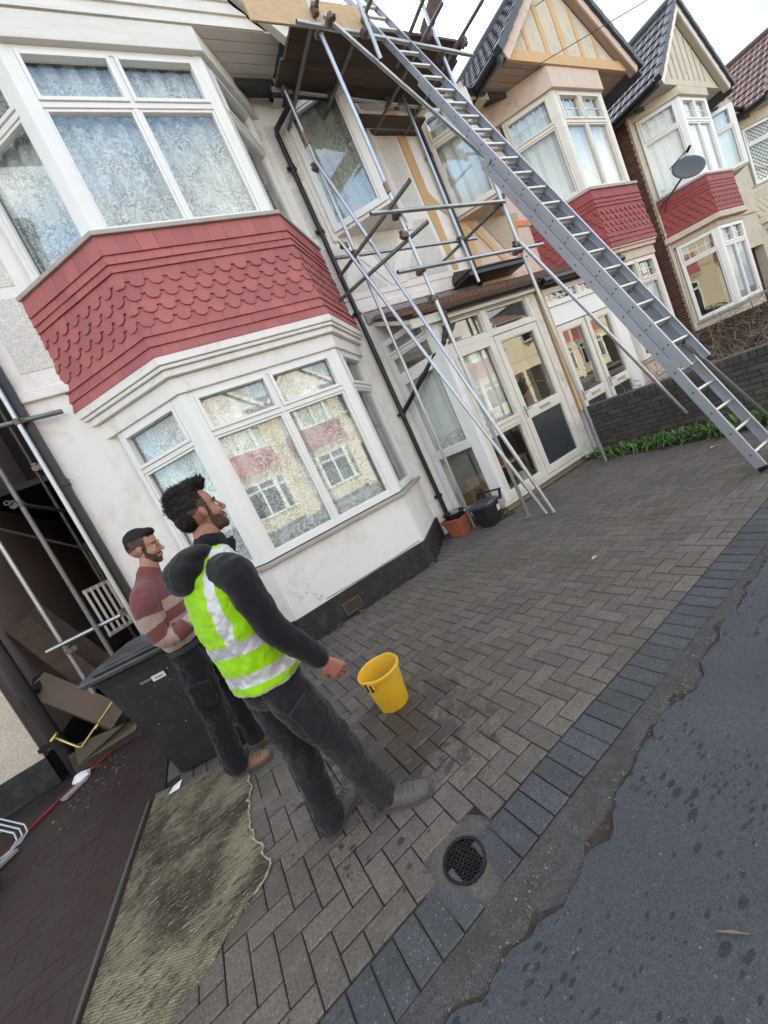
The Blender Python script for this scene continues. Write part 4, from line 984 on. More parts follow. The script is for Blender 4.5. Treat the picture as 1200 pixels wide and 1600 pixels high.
b.loft(rs, caps=False); b.build('rim', m_black, gu)
b = MB()
for k in range(-4, 5):
    s = k*0.0178; l = math.sqrt(0.081**2-s*s); w = 0.0027
    for rot in (0.35, 0.35+math.pi/2):
        c_, s_ = math.cos(rot), math.sin(rot); p = (-l*c_-s*s_, -l*s_+s*c_, -0.006); q = (l*c_-s*s_, l*s_+s*c_, -0.006); b.beam(p, q, 2*w, 0.008)
b.build('grille_bar', m_black, gu, kind='stuff')
b = MB(); b.loft([[(0.092*math.cos(2*math.pi*i/N), 0.092*math.sin(2*math.pi*i/N), z) for i in range(N)] for z in (-0.013, -0.0125)]); b.build('shade_disc', M('drain void', (0.002, 0.002, 0.002), 0.95, spec=0.0), gu)  # matt black disc stands in for the shaded depth below the grate
# stained concrete yard on the left
b = MB(); rows = []
for j in range(30):
    rows.append([(-6+5.05*i/40 + 0.02*mnoise.noise((j*0.7, i*0.5, 2)) + (0.12 if i == 40 else 0)*0, 1.2+9.3*j/29, -0.006+0.004*mnoise.noise((i*0.4, j*0.4, 0))) for i in range(41)])
rows = [r_ for r_ in rows]
b.loft(rows, close=False)
m_yard = M('red stained wet concrete', (0.030, 0.013, 0.012), 0.6, var=0.6, scale=9, grime=1.0, gcol=(0.048, 0.040, 0.036), gscale=5.5, bmp=0.8, bscale=30, bdist=0.01, fine=0.5, stretch=(1.6, 0.7, 1))
tag(b.build('concrete_yard', m_yard, smooth=True), kind='structure')

# dark red block surface under the clutter on the left
yb = MB(); ry = random.Random(5); yy = 1.25; k = 0
while yy < 5.05:
    xx = -3.3 + (0.1 if k % 2 else 0)
    while xx < -0.98:
        if not (xx < -2.0 and yy > 4.9):
            z = -0.002+ry.random()*0.002; yb.box(xx+0.001, min(xx+0.199, -0.955), yy+0.001, yy+0.1, -0.02, z)
        xx += 0.2
    yy += 0.1015; k += 1
m_rb = M('grimy dark red block', (0.046, 0.021, 0.019), 0.6, var=0.5, scale=7, grime=1.0, gcol=(0.036, 0.030, 0.026), gscale=3.4, bmp=0.8, bscale=40, fine=0.5, obj_rand=0.15)
tag(yb.build('red_block_yard', rand_isl(m_rb)), kind='stuff')
# ---------------------------------------------------------------- main scaffold
SC = (4.6, 4.2, 0)
sc = empty('tube_scaffold', SC, 'galvanised tube scaffold with plank deck under the eaves over the glazed porch', 'scaffold')
TS = off(SC)
def tube(nm, p, q, mt=None, r=0.0242, par=None, T=None):
    b = MB(T or TS); b.tube(p, q, r, 14, hollow=True); o = b.build(nm, mt or m_galv, par or sc); smooth_auto(o, 40); return o
def coupler(p, par=None, T=None, ax=(0, 0, 1), ay=(0, 1, 0)):
    p = Vector(p); ax = Vector(ax).normalized(); ay = Vector(ay).normalized(); b = MB(T or TS)
    b.tube(p-ax*0.03, p+ax*0.03, 0.034, 10); c = ax.cross(ay)
    if c.length < 0.1: c = ax.orthogonal()
    c.normalize(); p2 = p + c*0.052
    b.tube(p2-ay*0.028, p2+ay*0.028, 0.033, 10)
    for s, pp, a in ((1, p, ax), (-1, p2, ay)):
        e = pp + ay.cross(ax).normalized()*0.0 + (ay if s > 0 else ax)*0.045
        b.tube(e-c*0.035, e+c*0.03, 0.007, 6); b.tube(e+c*0.012, e+c*0.028, 0.013, 6)
        b.beam(tuple(e - a*0.022), tuple(e + a*0.022), 0.02, 0.035, tuple(c))
    b.build('coupler', m_coup, par or sc)
X, Y_, Z = (1, 0, 0), (0, 1, 0), (0, 0, 1)
tube('standard', (3.53, 4.66, 0.02), (3.56, 4.66, 6.42)); tube('standard', (3.78, 3.81, 0.02), (3.64, 3.80, 7.6), m_galv_b)
tube('standard', (5.68, 3.80, 0.03), (5.43, 3.80, 7.6), m_galv_b); tube('standard', (5.56, 4.66, 3.42), (5.52, 4.66, 6.3))
b = MB(TS); b.tube((3.55, 4.66, 5.64), (3.55, 4.66, 5.80), 0.0275, 12); b.build('joint_sleeve', M('orange rusted sleeve', (0.26, 0.17, 0.11), 0.55, 0.5, var=0.4, scale=30), sc)
b = MB(TS); b.tube((3.69, 3.80, 4.32), (3.685, 3.80, 4.44), 0.0275, 12); b.build('joint_sleeve', MATS['orange rusted sleeve'], sc)
b = MB(TS)
for x, y in ((3.53, 4.66), (3.79, 3.81), (5.68, 3.80)): b.box(x-0.075, x+0.075, y-0.075, y+0.075, -0.002, 0.008)
b.build('base_plates', m_galv_d, sc)
tube('ledger', (3.36, 3.745, 6.12), (5.98, 3.745, 5.95)); tube('ledger', (3.41, 4.715, 6.40), (5.95, 4.715, 6.19))
tube('ledger', (3.26, 3.745, 4.08), (5.52, 3.745, 4.01)); tube('ledger', (3.26, 4.715, 4.215), (5.95, 4.715, 4.12)); tube('ledger', (3.29, 3.745, 3.40), (5.98, 3.745, 3.345))
for a, c in (((3.66, 3.30, 6.28), (3.73, 5.28, 6.30)), ((4.36, 3.25, 6.26), (4.22, 5.0, 6.27)), ((5.32, 3.45, 6.20), (5.19, 5.26, 6.22)), ((5.95, 3.35, 6.20), (5.82, 5.30, 6.20)), ((5.02, 3.30, 6.22), (5.07, 4.2, 6.22))):
    tube('transom', a, c, m_galv_d)
tube('transom', (3.63, 3.38, 4.13), (3.36, 4.98, 4.10), m_galv_d); tube('transom', (3.86, 3.58, 3.80), (3.20, 5.04, 3.80), m_galv_d); tube('transom', (5.71, 3.86, 4.10), (5.55, 5.25, 4.10), m_galv_d)
tube('raking_tube', (3.50, 4.60, 5.42), (3.805, 3.42, 0.03), m_galv_b); tube('raking_tube', (3.36, 4.62, 4.36), (3.785, 3.52, 0.03), m_galv_b)
tube('diagonal_brace', (3.70, 3.69, 6.16), (5.50, 3.69, 4.46)); tube('raking_tube', (5.52, 3.74, 3.43), (6.36, 2.9, 0.30), m_galv_b)
tube('guard_post', (4.155, 3.60, 5.63), (4.20, 3.60, 7.4))
for p, a, c in (((3.66, 3.80, 6.12), Z, X), ((3.56, 4.66, 6.36), Z, X), ((5.46, 3.80, 5.98), Z, X), ((3.68, 3.80, 4.07), Z, X), ((3.54, 4.66, 4.21), Z, X), ((3.69, 3.80, 3.39), Z, X),
                ((5.48, 3.80, 4.02), Z, X), ((5.55, 4.66, 4.13), Z, X), ((5.50, 3.80, 3.36), Z, X), ((3.68, 3.80, 3.82), Z, Y_), ((3.69, 3.80, 4.14), Z, Y_), ((5.54, 3.80, 3.44), Z, Y_), ((3.54, 4.66, 5.35), Z, Y_),
                ((3.42, 4.62, 4.30), Z, Y_), ((3.66, 3.745, 6.25), X, Y_), ((4.33, 3.745, 6.22), X, Y_), ((5.31, 3.745, 6.14), X, Y_), ((5.92, 3.745, 6.1), X, Y_), ((3.72, 4.715, 6.35), X, Y_), ((4.24, 4.715, 6.32), X, Y_),
                ((5.23, 4.715, 6.24), X, Y_), ((5.82, 4.715, 6.2), X, Y_), ((4.18, 3.66, 6.02), Z, X), ((3.76, 3.80, 1.0), Z, X) if False else ((3.70, 3.80, 3.04), Z, X), ((5.44, 4.715, 6.24), Z, X), ((3.74, 3.70, 6.10), X, Z)):
    coupler(p, ax=a, ay=c)
# plank deck
def plank(nm, p0, p1, w, t, mt, par=sc):
    b = MB(TS); b.beam(p0, p1, w, t); return b.build(nm, mt, par, bevel=0.004)
for k in range(4):
    y = 4.02+k*0.232
    plank('scaffold_board', (3.50+0.02*(k % 2)-0.02*k, y, 6.40+0.03*(k*0.2)), (6.2+0.13*(k*0.5), y+0.01, 6.33), 0.225, 0.038, m_wood_d)
for k, (y, xa, xb) in enumerate(((5.03, 4.72, 6.1), (5.26, 4.75, 6.2))):
    plank('scaffold_board', (xa, y-0.06, 6.24), (xb, y-0.04, 6.21), 0.19, 0.038, m_wood_d)
b = MB(TS); b.beam((2.86, 3.80, 6.29), (4.34, 3.80, 6.29), 0.024, 0.30); b.build('toe_board', m_wood_l, sc, bevel=0.003)
plank('scaffold_board', (5.60, 4.05, 6.47), (5.46, 3.0, 6.62), 0.03, 0.22, m_wood_d)
# ---------------------------------------------------------------- side passage scaffold
SP = (-1.1, 5.3, 0); sp = empty('passage_scaffold', SP, 'narrow tube scaffold standing in the dark side passage at the left', 'scaffold'); TP = off(SP)
for p, q, mt in (((-0.80, 5.05, 0), (-0.80, 5.05, 7), m_galv), ((-1.18, 5.3, 0), (-1.18, 5.3, 7), m_galv_d), ((-1.53, 5.42, 0), (-1.53, 5.42, 7), m_galv), ((-1.25, 7.2, 0), (-1.25, 7.2, 7), m_galv_d)):
    tube('standard', p, q, mt, par=sp, T=TP)
tube('ledger', (-1.6, 5.10, 3.47), (-0.42, 5.10, 3.42), m_galv_d, r=0.026, par=sp, T=TP)
tube('ledger', (-1.66, 5.36, 1.22), (-0.92, 5.36, 1.21), m_galv, par=sp, T=TP)
tube('transom', (-1.25, 5.2, 2.75), (-1.1, 7.4, 2.75), m_galv_d, par=sp, T=TP)
tube('brace', (-1.5, 5.5, 2.6), (-0.85, 6.4, 1.9), m_galv_d, r=0.014, par=sp, T=TP)
for p, a, c in (((-0.80, 5.05, 3.42), Z, X), ((-1.18, 5.16, 3.45), X, Z), ((-1.53, 5.42, 1.22), Z, X), ((-1.18, 5.3, 2.72), Z, Y_), ((-0.82, 5.1, 2.95), Z, Y_), ((-1.48, 5.3, 1.13), Y_, Z), ((-0.9, 5.3, 1.22), Y_, Z)): coupler(p, par=sp, T=TP, ax=a, ay=c)
# slatted white panel leaning in the passage
o = empty('slatted_gate', (-1.08, 5.9, 1.02), 'small white slatted gate panel propped in the side passage', 'gate')
b = MB(); b.beam((-0.16, 0, 0.0), (0.30, 0.5, 0.0), 0.03, 0.05); b.beam((-0.16, 0.0, 0.60), (0.30, 0.5, 0.60), 0.03, 0.05); b.build('rail', m_upvc_old, o)
for k in range(9):
    t = 0.03+k*0.115; b = MB(); b.beam((-0.16+0.46*t, 0.5*t-0.02, -0.01), (-0.16+0.46*t, 0.5*t-0.02, 0.61), 0.028, 0.014, (0, 1, 0)); b.build('slat', m_upvc_old, o)
# boards and scrap leaning at the neighbour's wall
def leaner(nm, label, cat, p0, p1, w, t, mt, up=(1, 0, 0)):
    o = empty(nm, p0, label, cat); b = MB(off(p0)); b.beam(p0, p1, w, t, up); b.build('board', mt, o, bevel=0.004); return o
m_ply = M('worn brown door panel', (0.13, 0.085, 0.055), 0.6, var=0.2, scale=4, grime=0.4, gcol=(0.05, 0.04, 0.03))
leaner('timber_board', 'long dark stained board leaning against the pebbledashed flank', 'board', (-1.55, 5.75, 0.55), (-1.93, 5.95, 1.62), 0.03, 0.24, m_wood_d, (0.9, 0.4, 0))
leaner('timber_board', 'second darker board leaning behind the first one', 'board', (-1.35, 6.1, 0.35), (-1.85, 6.3, 1.70), 0.02, 0.2, m_wood_d, (0.9, 0.4, 0))
o = leaner('cabinet_panel', 'brown cabinet panel with black end caps leaning beside the bin', 'panel', (-1.42, 5.30, 0.22), (-1.90, 5.42, 0.98), 0.05, 0.26, m_ply, (0.8, 0.5, 0))
b = MB(off((-1.42, 5.30, 0.22))); b.beam((-1.86, 5.24, 0.92), (-1.90, 5.58, 1.00), 0.07, 0.05); b.build('end_cap', m_black, o)
o = empty('brass_rail', (-1.72, 5.0, 0.25), 'bent brass pipe rail lying on scrap beside the bin', 'pipe'); b = MB(); b.path([(-0.13, 0.02, 0.22), (0.0, -0.03, 0.02), (0.02, -0.03, 0.0), (0.30, 0.12, 0.16), (0.42, 0.2, 0.24)], 0.011, 8); b.tube((-0.16, 0.0, 0.2), (-0.10, 0.05, 0.24), 0.016, 8); b.tube((0.16, 0.03, 0.07), (0.2, 0.06, 0.1), 0.017, 8); b.build('pipe', m_brass, o, smooth=True)
o = empty('scrap_box', (-1.55, 5.2, 0.0), 'dark broken cabinet carcass lying at the passage mouth', 'scrap'); b = MB(); b.beam((-0.3, 0.0, 0.16), (0.15, 0.1, 0.12), 0.35, 0.02); b.beam((-0.32, -0.12, 0.12), (0.28, -0.06, 0.05), 0.02, 0.2); b.beam((-0.1, 0.28, 0.2), (0.35, 0.2, 0.35), 0.02, 0.3); b.build('carcass', m_wood_d, o)
b = MB(); b.add([(-0.26, -0.2, 0.10), (0.26, -0.16, 0.08), (0.33, 0.0, 0.14), (0.2, -0.14, 0.2), (-0.2, -0.2, 0.3)], [(0, 1, 2), (0, 2, 3), (0, 3, 4)]); b.build('cover_sheet', M('drab olive sheet', (0.10, 0.09, 0.06), 0.7), o)
o = empty('red_edging', (-1.9, 4.6, 0), 'long red plastic edging strip lying along the yard', 'edging strip'); m_redp = M('red plastic', (0.30, 0.015, 0.02), 0.5, grime=0.9, gcol=(0.05, 0.03, 0.025), gscale=9)
b = MB(); b.path([(-0.55, -0.56, 0.01), (-0.1, 0.02, 0.012), (0.15, 0.30, 0.015), (0.62, 0.76, 0.02), (0.9, 1.3, 0.03)], 0.012, 6); b.build('strip', m_redp, o)
b = MB(); b.beam((-0.50, -0.66, 0.02), (-0.22, -0.35, 0.02), 0.08, 0.02); b.build('broken_tile', m_grey_p, o); b = MB(); b.beam((0.02, 0.02, 0.02), (0.16, 0.18, 0.02), 0.07, 0.02); b.build('broken_tile', m_grey_p, o)
o = empty('crumpled_wrapper', (-1.78, 4.86, 0.0), 'crumpled white wrapper on the ground by the drain pipe', 'litter'); b = MB(); N = 9
b.loft([[(rr*math.cos(6.283*i/N)*(1+0.5*mnoise.noise((i, rr*50, 0))), rr*math.sin(6.283*i/N)*(1+0.5*mnoise.noise((i, rr*50, 3))), z+0.02*mnoise.noise((i*2, z*90, 7))) for i in range(N)] for rr, z in ((0.07, 0.005), (0.085, 0.03), (0.05, 0.06), (0.02, 0.07))]); b.build('wrapper', m_paper, o)
# folded wire rack at left edge
o = empty('wire_rack', (-2.15, 4.55, 0), 'folded wire drying rack standing at the left edge', 'rack')
fr = [(-0.55, 0.25, 0.60), (-0.50, 0.2, 0.52), (0.02, -0.18, 0.10), (0.03, -0.22, 0.05), (-0.02, -0.26, 0.02), (-0.35, -0.4, 0.02)]
for k, dx in enumerate((0, 0.03, 0.06)):
    b = MB(); b.path([(x+dx, y+dx*0.6, z) for x, y, z in fr], 0.008, 8); b.build('frame_tube', m_galv, o, smooth=True)
b = MB()
for k in range(9):
    t = 0.15+k*0.09; x, y, z = -0.50+0.52*t, 0.2-0.38*t, 0.52-0.42*t; b.tube((x, y, z), (x-0.35, y-0.25, z+0.0), 0.003, 6)
b.build('wires', m_galv, o)
b = MB(); b.box(-0.5, 0.0, -0.32, -0.30, 0.0, 0.3)
o = empty('black_box', (-2.12, 3.78, 0), 'black plastic crate corner at the far left edge', 'crate'); b = MB(); b.prism([(-0.5, -0.15), (0.02, -0.05), (-0.02, 0.22), (-0.5, 0.25)], 0, 0.26); b.build('body', m_bin, o, bevel=0.02)

# ---------------------------------------------------------------- extension ladder
LF = Vector((4.39, 1.61, 0)); LD = Vector((0.0185, 0.3561, 0.9343)).normalized(); LR = Vector((1, -0.0066, -0.0173)); LR = (LR-LD*LR.dot(LD)).normalized(); LN = LR.cross(LD); LN = LN if LN.y < 0 else -LN
lad = empty('extension_ladder', tuple(LF), 'long triple section aluminium extension ladder leaning on the scaffold', 'ladder')
def lp(t, w, k): return LD*t + LR*w + LN*k
def section(nm, t0, t1, k0, k1, w0, w1):
    first = None
    for wa, sg in ((w0, 1), (w1, -1)):
        b = MB(); e = 0.012     # channel: web on the outside, two flanges inward
        for (wa_, wb_, ka, kb) in ((wa, wa+sg*0.006, k0, k1), (wa+sg*0.006, wa+sg*0.026, k0, k0+0.006), (wa+sg*0.006, wa+sg*0.026, k1-0.006, k1), (wa-sg*0.002, wa, k0+0.012, k1-0.012)):
            rs = [[tuple(lp(t, x, k)) for x, k in ((wa_, ka), (wb_, ka), (wb_, kb), (wa_, kb))] for t in (t0, t1)]
            b.loft(rs)
        o = b.build('stile', m_alu, lad)
        if first is None: first = o
        hb = MB(); t = math.ceil((t0-0.12)/0.25)*0.25+0.17; hl = []
        while t < t1-0.05:
            kc = (k0+k1)/2
            c = lp(t, wa-sg*0.003, kc); r_ = 0.013
            pts = [c + LD*(r_*math.cos(a)) + LN*(r_*math.sin(a)*1.0) for a in (0, 2.1, 4.2)]
            pts2 = [p + LR*sg*0.004 for p in pts]
            hb.loft([[tuple(p) for p in pts], [tuple(p) for p in pts2]]); t += 0.25
        hb.build('rung_ends', m_black, o)
    t = math.ceil((t0-0.12)/0.25)*0.25+0.17
    while t < t1-0.05:
        kc = (k0+k1)/2; b = MB()
        rs = []
        for w_ in (w0+0.005, w1-0.005):
            c = lp(t, w_, kc); rs.append([tuple(c + LD*(0.017*math.cos(a)) + LN*(0.019*math.sin(a))) for a in [2*math.pi*i/10 for i in range(10)]])
        b.loft(rs); smooth_auto(b.build('rung', m_alu_r, lad), 50); t += 0.25
    return first
section('base', 0.0, 4.30, -0.012, 0.074, 0.0, 0.42); section('middle', 1.30, 5.66, 0.077, 0.112, 0.012, 0.408); section('top', 1.14, 8.2, 0.115, 0.178, 0.0, 0.40)
b = MB(); 
for t in (4.22, 1.2): b = MB(); b.beam(tuple(lp(t, -0.004, 0.075)), tuple(lp(t+0.10, -0.004, 0.075)), 0.10, 0.008, tuple(LR)); b.build('guide_bracket', m_alu, lad)
b = MB(); b.beam(tuple(lp(0.0, 0.01, 0.035)), tuple(lp(0.04, 0.01, 0.035)), 0.03, 0.08, tuple(LN)); b.beam(tuple(lp(0.0, 0.41, 0.035)), tuple(lp(0.04, 0.41, 0.035)), 0.03, 0.08, tuple(LN)); b.build('rubber_feet', m_black, lad)
tb = empty('loose_tube', (5.9, 1.98, 0), 'galvanised tube propped beside the right stile of the ladder', 'tube')
tube('tube', (4.70, 1.98, 1.33), (6.05, 1.98, 0.04), m_galv, par=tb, T=off((5.9, 1.98, 0)))

# ---------------------------------------------------------------- dark brick garden walls
def brick_wall(loc, label, X0, ya, yb, h, th, mt, single=True, capm=None):
    o = empty('garden_wall', loc, label, 'wall'); T = off(loc)
    b = MB(T); b.box(X0+0.012, X0+th-0.012, ya+0.012, yb-0.012, -0.1, h-0.012); b.build('mortar', m_joint, o)
    bw, bh, g = 0.225, 0.075, 0.010; rows = int(h/bh); cache = {}
    js = MB(T)
    for r_ in range(rows):
        y = ya - (bw/2 if r_ % 2 else 0)
        while y < yb-0.02:
            y0, y1 = max(ya, y), min(yb, y+bw)
            l = y1-y0
            if l > 0.05:
                L_ = round(l-g, 3)
                dx = rnd.random()*0.006
                if single:
                    if L_ not in cache:
                        m = MB(); m.box(0, th/2-0.01, 0, L_, 0, bh-g); cache[L_] = m.mesh('brick', mt)
                    inst('brick', cache[L_], o, loc=(X0+dx-loc[0], y0-loc[1], r_*bh-0.02-loc[2]))
                else: js.box(X0+dx, X0+th/2, y0, y1-g, r_*bh-0.02, (r_+1)*bh-g-0.02)
            y += bw
    if not single: js.build('bricks', mt, o, kind='stuff')
    # brick on edge coping
    y = ya; c = MB(); c.box(0, th+0.01, 0, 0.068, 0, 0.10); cm = c.mesh('coping_brick', mt)
    while y < yb-0.03:
        inst('coping_brick', cm, o, loc=(X0-0.005-loc[0]+rnd.random()*0.004, y-loc[1], rows*bh-0.02-loc[2])); y += 0.077
    return o
m_brick_d = M('sooty dark brick', (0.088, 0.075, 0.066), 0.85, var=0.35, scale=25, grime=0.6, gcol=(0.15, 0.135, 0.115), gscale=4, bmp=0.7, bscale=60, obj_rand=0.35)
m_brick_r = M('brown red brick', (0.12, 0.06, 0.045), 0.85, var=0.35, scale=25, grime=0.6, gcol=(0.06, 0.05, 0.045), gscale=5, bmp=0.7, bscale=60, obj_rand=0.35)
brick_wall((6.45, 3.0, 0), 'low sooty brick boundary wall beside the drive, behind the ladder foot', 6.45, 1.75, 4.36, 0.80, 0.215, m_brick_d)
brick_wall((11.7, 3.8, 0), 'reddish brown garden wall beyond the dead creeper, before the cream house', 11.7, 1.7, 4.9, 0.98, 0.215, m_brick_r, single=False)
for (x, y) in ((6.62, 4.25), (6.6, 3.35)):
    pass
# ---------------------------------------------------------------- plants
def blades(T, n, area, L, w, seed, spread=0.7, zb=0.0):
    rr_ = random.Random(seed); q = MB(T)
    for k in range(n):
        x0, y0 = area(rr_); a = rr_.random()*6.283; l = L*(0.55+0.6*rr_.random()); t = spread*(0.3+0.9*rr_.random())
        c = Vector((math.cos(a), math.sin(a), 0)); s_ = Vector((-c.y, c.x, 0)); pr = None
        for j in range(6):
            f = j/5; p = Vector((x0, y0, zb)) + c*(l*t*f) + Vector((0, 0, l*(f-f*f*(0.35+t*0.55)))); ww = w*math.sin(math.pi*(0.15+0.85*f)*0.985)
            cur = [tuple(p-s_*ww), tuple(p+s_*ww)]
            if pr: q.add([pr[0], pr[1], cur[1], cur[0]], [(0, 1, 2, 3)])
            pr = cur
    return q
for k, (x, y, n, L) in enumerate(((6.20, 4.15, 130, 0.30), (6.10, 3.75, 170, 0.34), (6.12, 3.3, 170, 0.36), (6.05, 2.85, 160, 0.36), (6.02, 2.4, 170, 0.38), (6.15, 2.0, 130, 0.36))):
    o = empty('strap_leaf_plant', (x, y, 0), ['clump of strappy green leaves against the porch corner', 'second clump of green strap leaves from the porch, by the scaffold foot', 'green strap leaf clump at the middle of the dark wall',
              'green strap leaf clump near the end of the raking tube', 'green strap leaf clump just behind the ladder', 'rightmost green strap leaf clump at the ladder foot'][k], 'plant', 'strap leaved plants along the wall')
    blades(None, n, lambda r_: (r_.gauss(0, 0.10), r_.gauss(0, 0.14)), L, 0.011, 50+k, 0.85).build('foliage', m_leaf, o)
sb = MB(); sb.prism([(5.95, 1.6), (6.47, 1.6), (6.47, 4.36), (6.25, 4.36), (5.98, 3.9), (5.85, 3.0)], -0.02, 0.015); tag(sb.build('planting_bed', m_soil), kind='structure')
def twigs(T, n, bx, seed, L=0.5, r=0.004):
    rr_ = random.Random(seed); q = MB(T)
    for k in range(n):
        p = Vector([bx[i]+(bx[i+1]-bx[i])*rr_.random() for i in (0, 2, 4)]); d = Vector((rr_.gauss(0, 1), rr_.gauss(0, 1), rr_.gauss(0.1, 0.8))).normalized(); pts = [p]
        for j in range(4): d = (d+Vector((rr_.gauss(0, .5), rr_.gauss(0, .5), rr_.gauss(-0.1, .5)))).normalized(); p = p+d*L/4; pts.append(p)
        q.path(pts, [r, r*0.8, r*0.7, r*0.5, r*0.3], 3)
    return q
o = empty('dead_creeper', (8.2, 3.0, 0), 'tangle of dead brown creeper stems in the next front garden', 'creeper', None)
twigs(None, 900, (-1.3, 2.6, -1.2, 1.3, 0.0, 0.80), 3, 0.55, 0.006).build('stems', m_dead, o, kind='stuff')
o = empty('dead_creeper', (11.2, 3.3, 0), 'brown creeper sprawling over the far reddish wall', 'creeper')
twigs(None, 700, (-0.6, 0.9, -1.6, 0.9, 0.3, 1.12), 5, 0.5, 0.006).build('stems', m_dead, o, kind='stuff')
o = empty('leafy_shrub', (7.4, 2.4, 0), 'dark broad leaved shrub behind the wall near the ladder', 'shrub')
blades(None, 260, lambda r_: (r_.gauss(0, 0.3), r_.gauss(0, 0.4)), 0.75, 0.03, 9, 0.6).build('foliage', m_leaf_d, o)
o = empty('cordyline', (12.6, 3.0, 0.0), 'spiky dark red cordyline in the garden before the cream house', 'plant')
b = MB(); b.path([(0, 0, 0), (0.03, 0, 0.9), (0, 0.02, 1.15)], [0.05, 0.045, 0.04], 8); b.build('stem', m_dead, o)
blades(None, 110, lambda r_: (0, 0), 0.95, 0.022, 21, 1.3, zb=1.1).build('foliage', m_purple, o)
o = empty('low_hedge', (12.8, 2.3, 0), 'small grey green hedge under the cordyline', 'hedge')
blades(None, 1400, lambda r_: (r_.gauss(0, 0.35), r_.gauss(0, 0.45)), 0.12, 0.012, 22, 0.9, zb=0.75).build('foliage', leafmat('grey green leaves', (0.10, 0.13, 0.08), (0.2, 0.22, 0.16)), o, kind='stuff')
b = MB(); b.box(-0.7, 0.7, -0.8, 0.8, 0, 0.78); b.build('planter', m_brick_r, o)
for k, (x, y, lab) in enumerate(((2.42, 4.35, 'tiny weed at the right corner of the black plinth'), (1.30, 4.36, 'tiny weed below the air vent'), (0.98, 4.38, 'small weed tuft where the plinth meets the blocks'))):
    o = empty('weed', (x, y, 0), lab, 'weed'); blades(None, 30, lambda r_: (r_.gauss(0, 0.02), r_.gauss(0, 0.01)), 0.07, 0.006, 70+k).build('foliage', m_leaf, o)
o = empty('green_weed', (3.93, 4.34, 0), 'small broad leaved weed at the foot of the porch corner', 'weed'); blades(None, 40, lambda r_: (r_.gauss(0, 0.05), r_.gauss(0, 0.02)), 0.12, 0.012, 80).build('foliage', m_leaf, o)

# ---------------------------------------------------------------- tubs by the porch
o = empty('planter_tub', (3.38, 4.80, 0), 'ribbed terracotta square tub with a black tray inside, at the downpipe', 'planter'); o.scale = (1.2, 1.2, 1.2)
def sq_ring(h_, z, rib=0.0, n=9, rot=0.35):
    pts = []
    for s in range(4):
        for k in range(n):
            t = -1+2*k/n; rr = h_*(1-0.0) + (rib if k % 2 else 0)
            x, y = (t*h_, -rr) ; a = s*math.pi/2+rot
            pts.append((x*math.cos(a)-y*math.sin(a), x*math.sin(a)+y*math.cos(a), z))
    return pts
b = MB(); b.loft([sq_ring(0.095, 0.0, 0.006), sq_ring(0.125, 0.19, 0.008), sq_ring(0.142, 0.195), sq_ring(0.146, 0.235), sq_ring(0.130, 0.235), sq_ring(0.120, 0.18)]); b.build('tub', m_terra, o)
b = MB(); N = 24; b.loft([[(rr*math.cos(6.2832*i/N), rr*math.sin(6.2832*i/N), z) for i in range(N)] for rr, z in ((0.11, 0.2), (0.135, 0.29), (0.145, 0.29), (0.145, 0.30), (0.12, 0.30), (0.10, 0.23))]); b.build('black_tray', m_black, o)
b = MB(); b.loft([[(rr*math.cos(6.2832*i/N)+0.02, rr*math.sin(6.2832*i/N), z) for i in range(N)] for rr, z in ((0.05, 0.22), (0.06, 0.31), (0.045, 0.31), (0.04, 0.26))]); b.build('grey_pot', m_grey_p, o)
o = empty('caddy_bin', (3.66, 4.42, 0), 'small black lidded caddy bin with white label beside the terracotta tub', 'bin'); o.scale = (1.22, 1.22, 1.18)
def rrect(w, d, z, r=0.03, n=4, rot=0.25):
    pts = []
    for cx, cy, a0 in ((w-r, d-r, 0), (-w+r, d-r, math.pi/2), (-w+r, -d+r, math.pi), (w-r, -d+r, 1.5*math.pi)):
        for k in range(n+1):
            a = a0+math.pi/2*k/n; x, y = cx+r*math.cos(a), cy+r*math.sin(a); pts.append((x*math.cos(rot)-y*math.sin(rot), x*math.sin(rot)+y*math.cos(rot), z))
    return pts
b = MB(); b.loft([rrect(0.10, 0.095, 0.0), rrect(0.135, 0.13, 0.26)]); b.build('body', m_bin, o)
b = MB(); b.loft([rrect(0.148, 0.143, 0.255), rrect(0.15, 0.145, 0.285), rrect(0.135, 0.13, 0.305), rrect(0.05, 0.05, 0.312)]); b.build('lid', m_lid, o)
b = MB(); b.beam((0.12, -0.17, 0.27), (0.20, -0.13, 0.38), 0.03, 0.02); b.beam((0.06, 0.16, 0.27), (0.12, 0.18, 0.36), 0.03, 0.02); b.beam((0.195, -0.14, 0.37), (0.12, 0.18, 0.37), 0.02, 0.02); b.build('handle', m_black, o)
b = MB(); c_, s_ = math.cos(0.25), math.sin(0.25); u = Vector((c_, s_, 0)); nrm = Vector((s_, -c_, 0)); base = nrm*0.122 + Vector((0, 0, 0.14))
b.add([tuple(base + u*x + Vector((0, 0, z)) + nrm*(0.006+z*0.13)) for x, z in ((0.03, 0), (0.09, 0), (0.09, 0.075), (0.03, 0.075))], [(0, 1, 2, 3)]); b.build('label', m_paper, o)

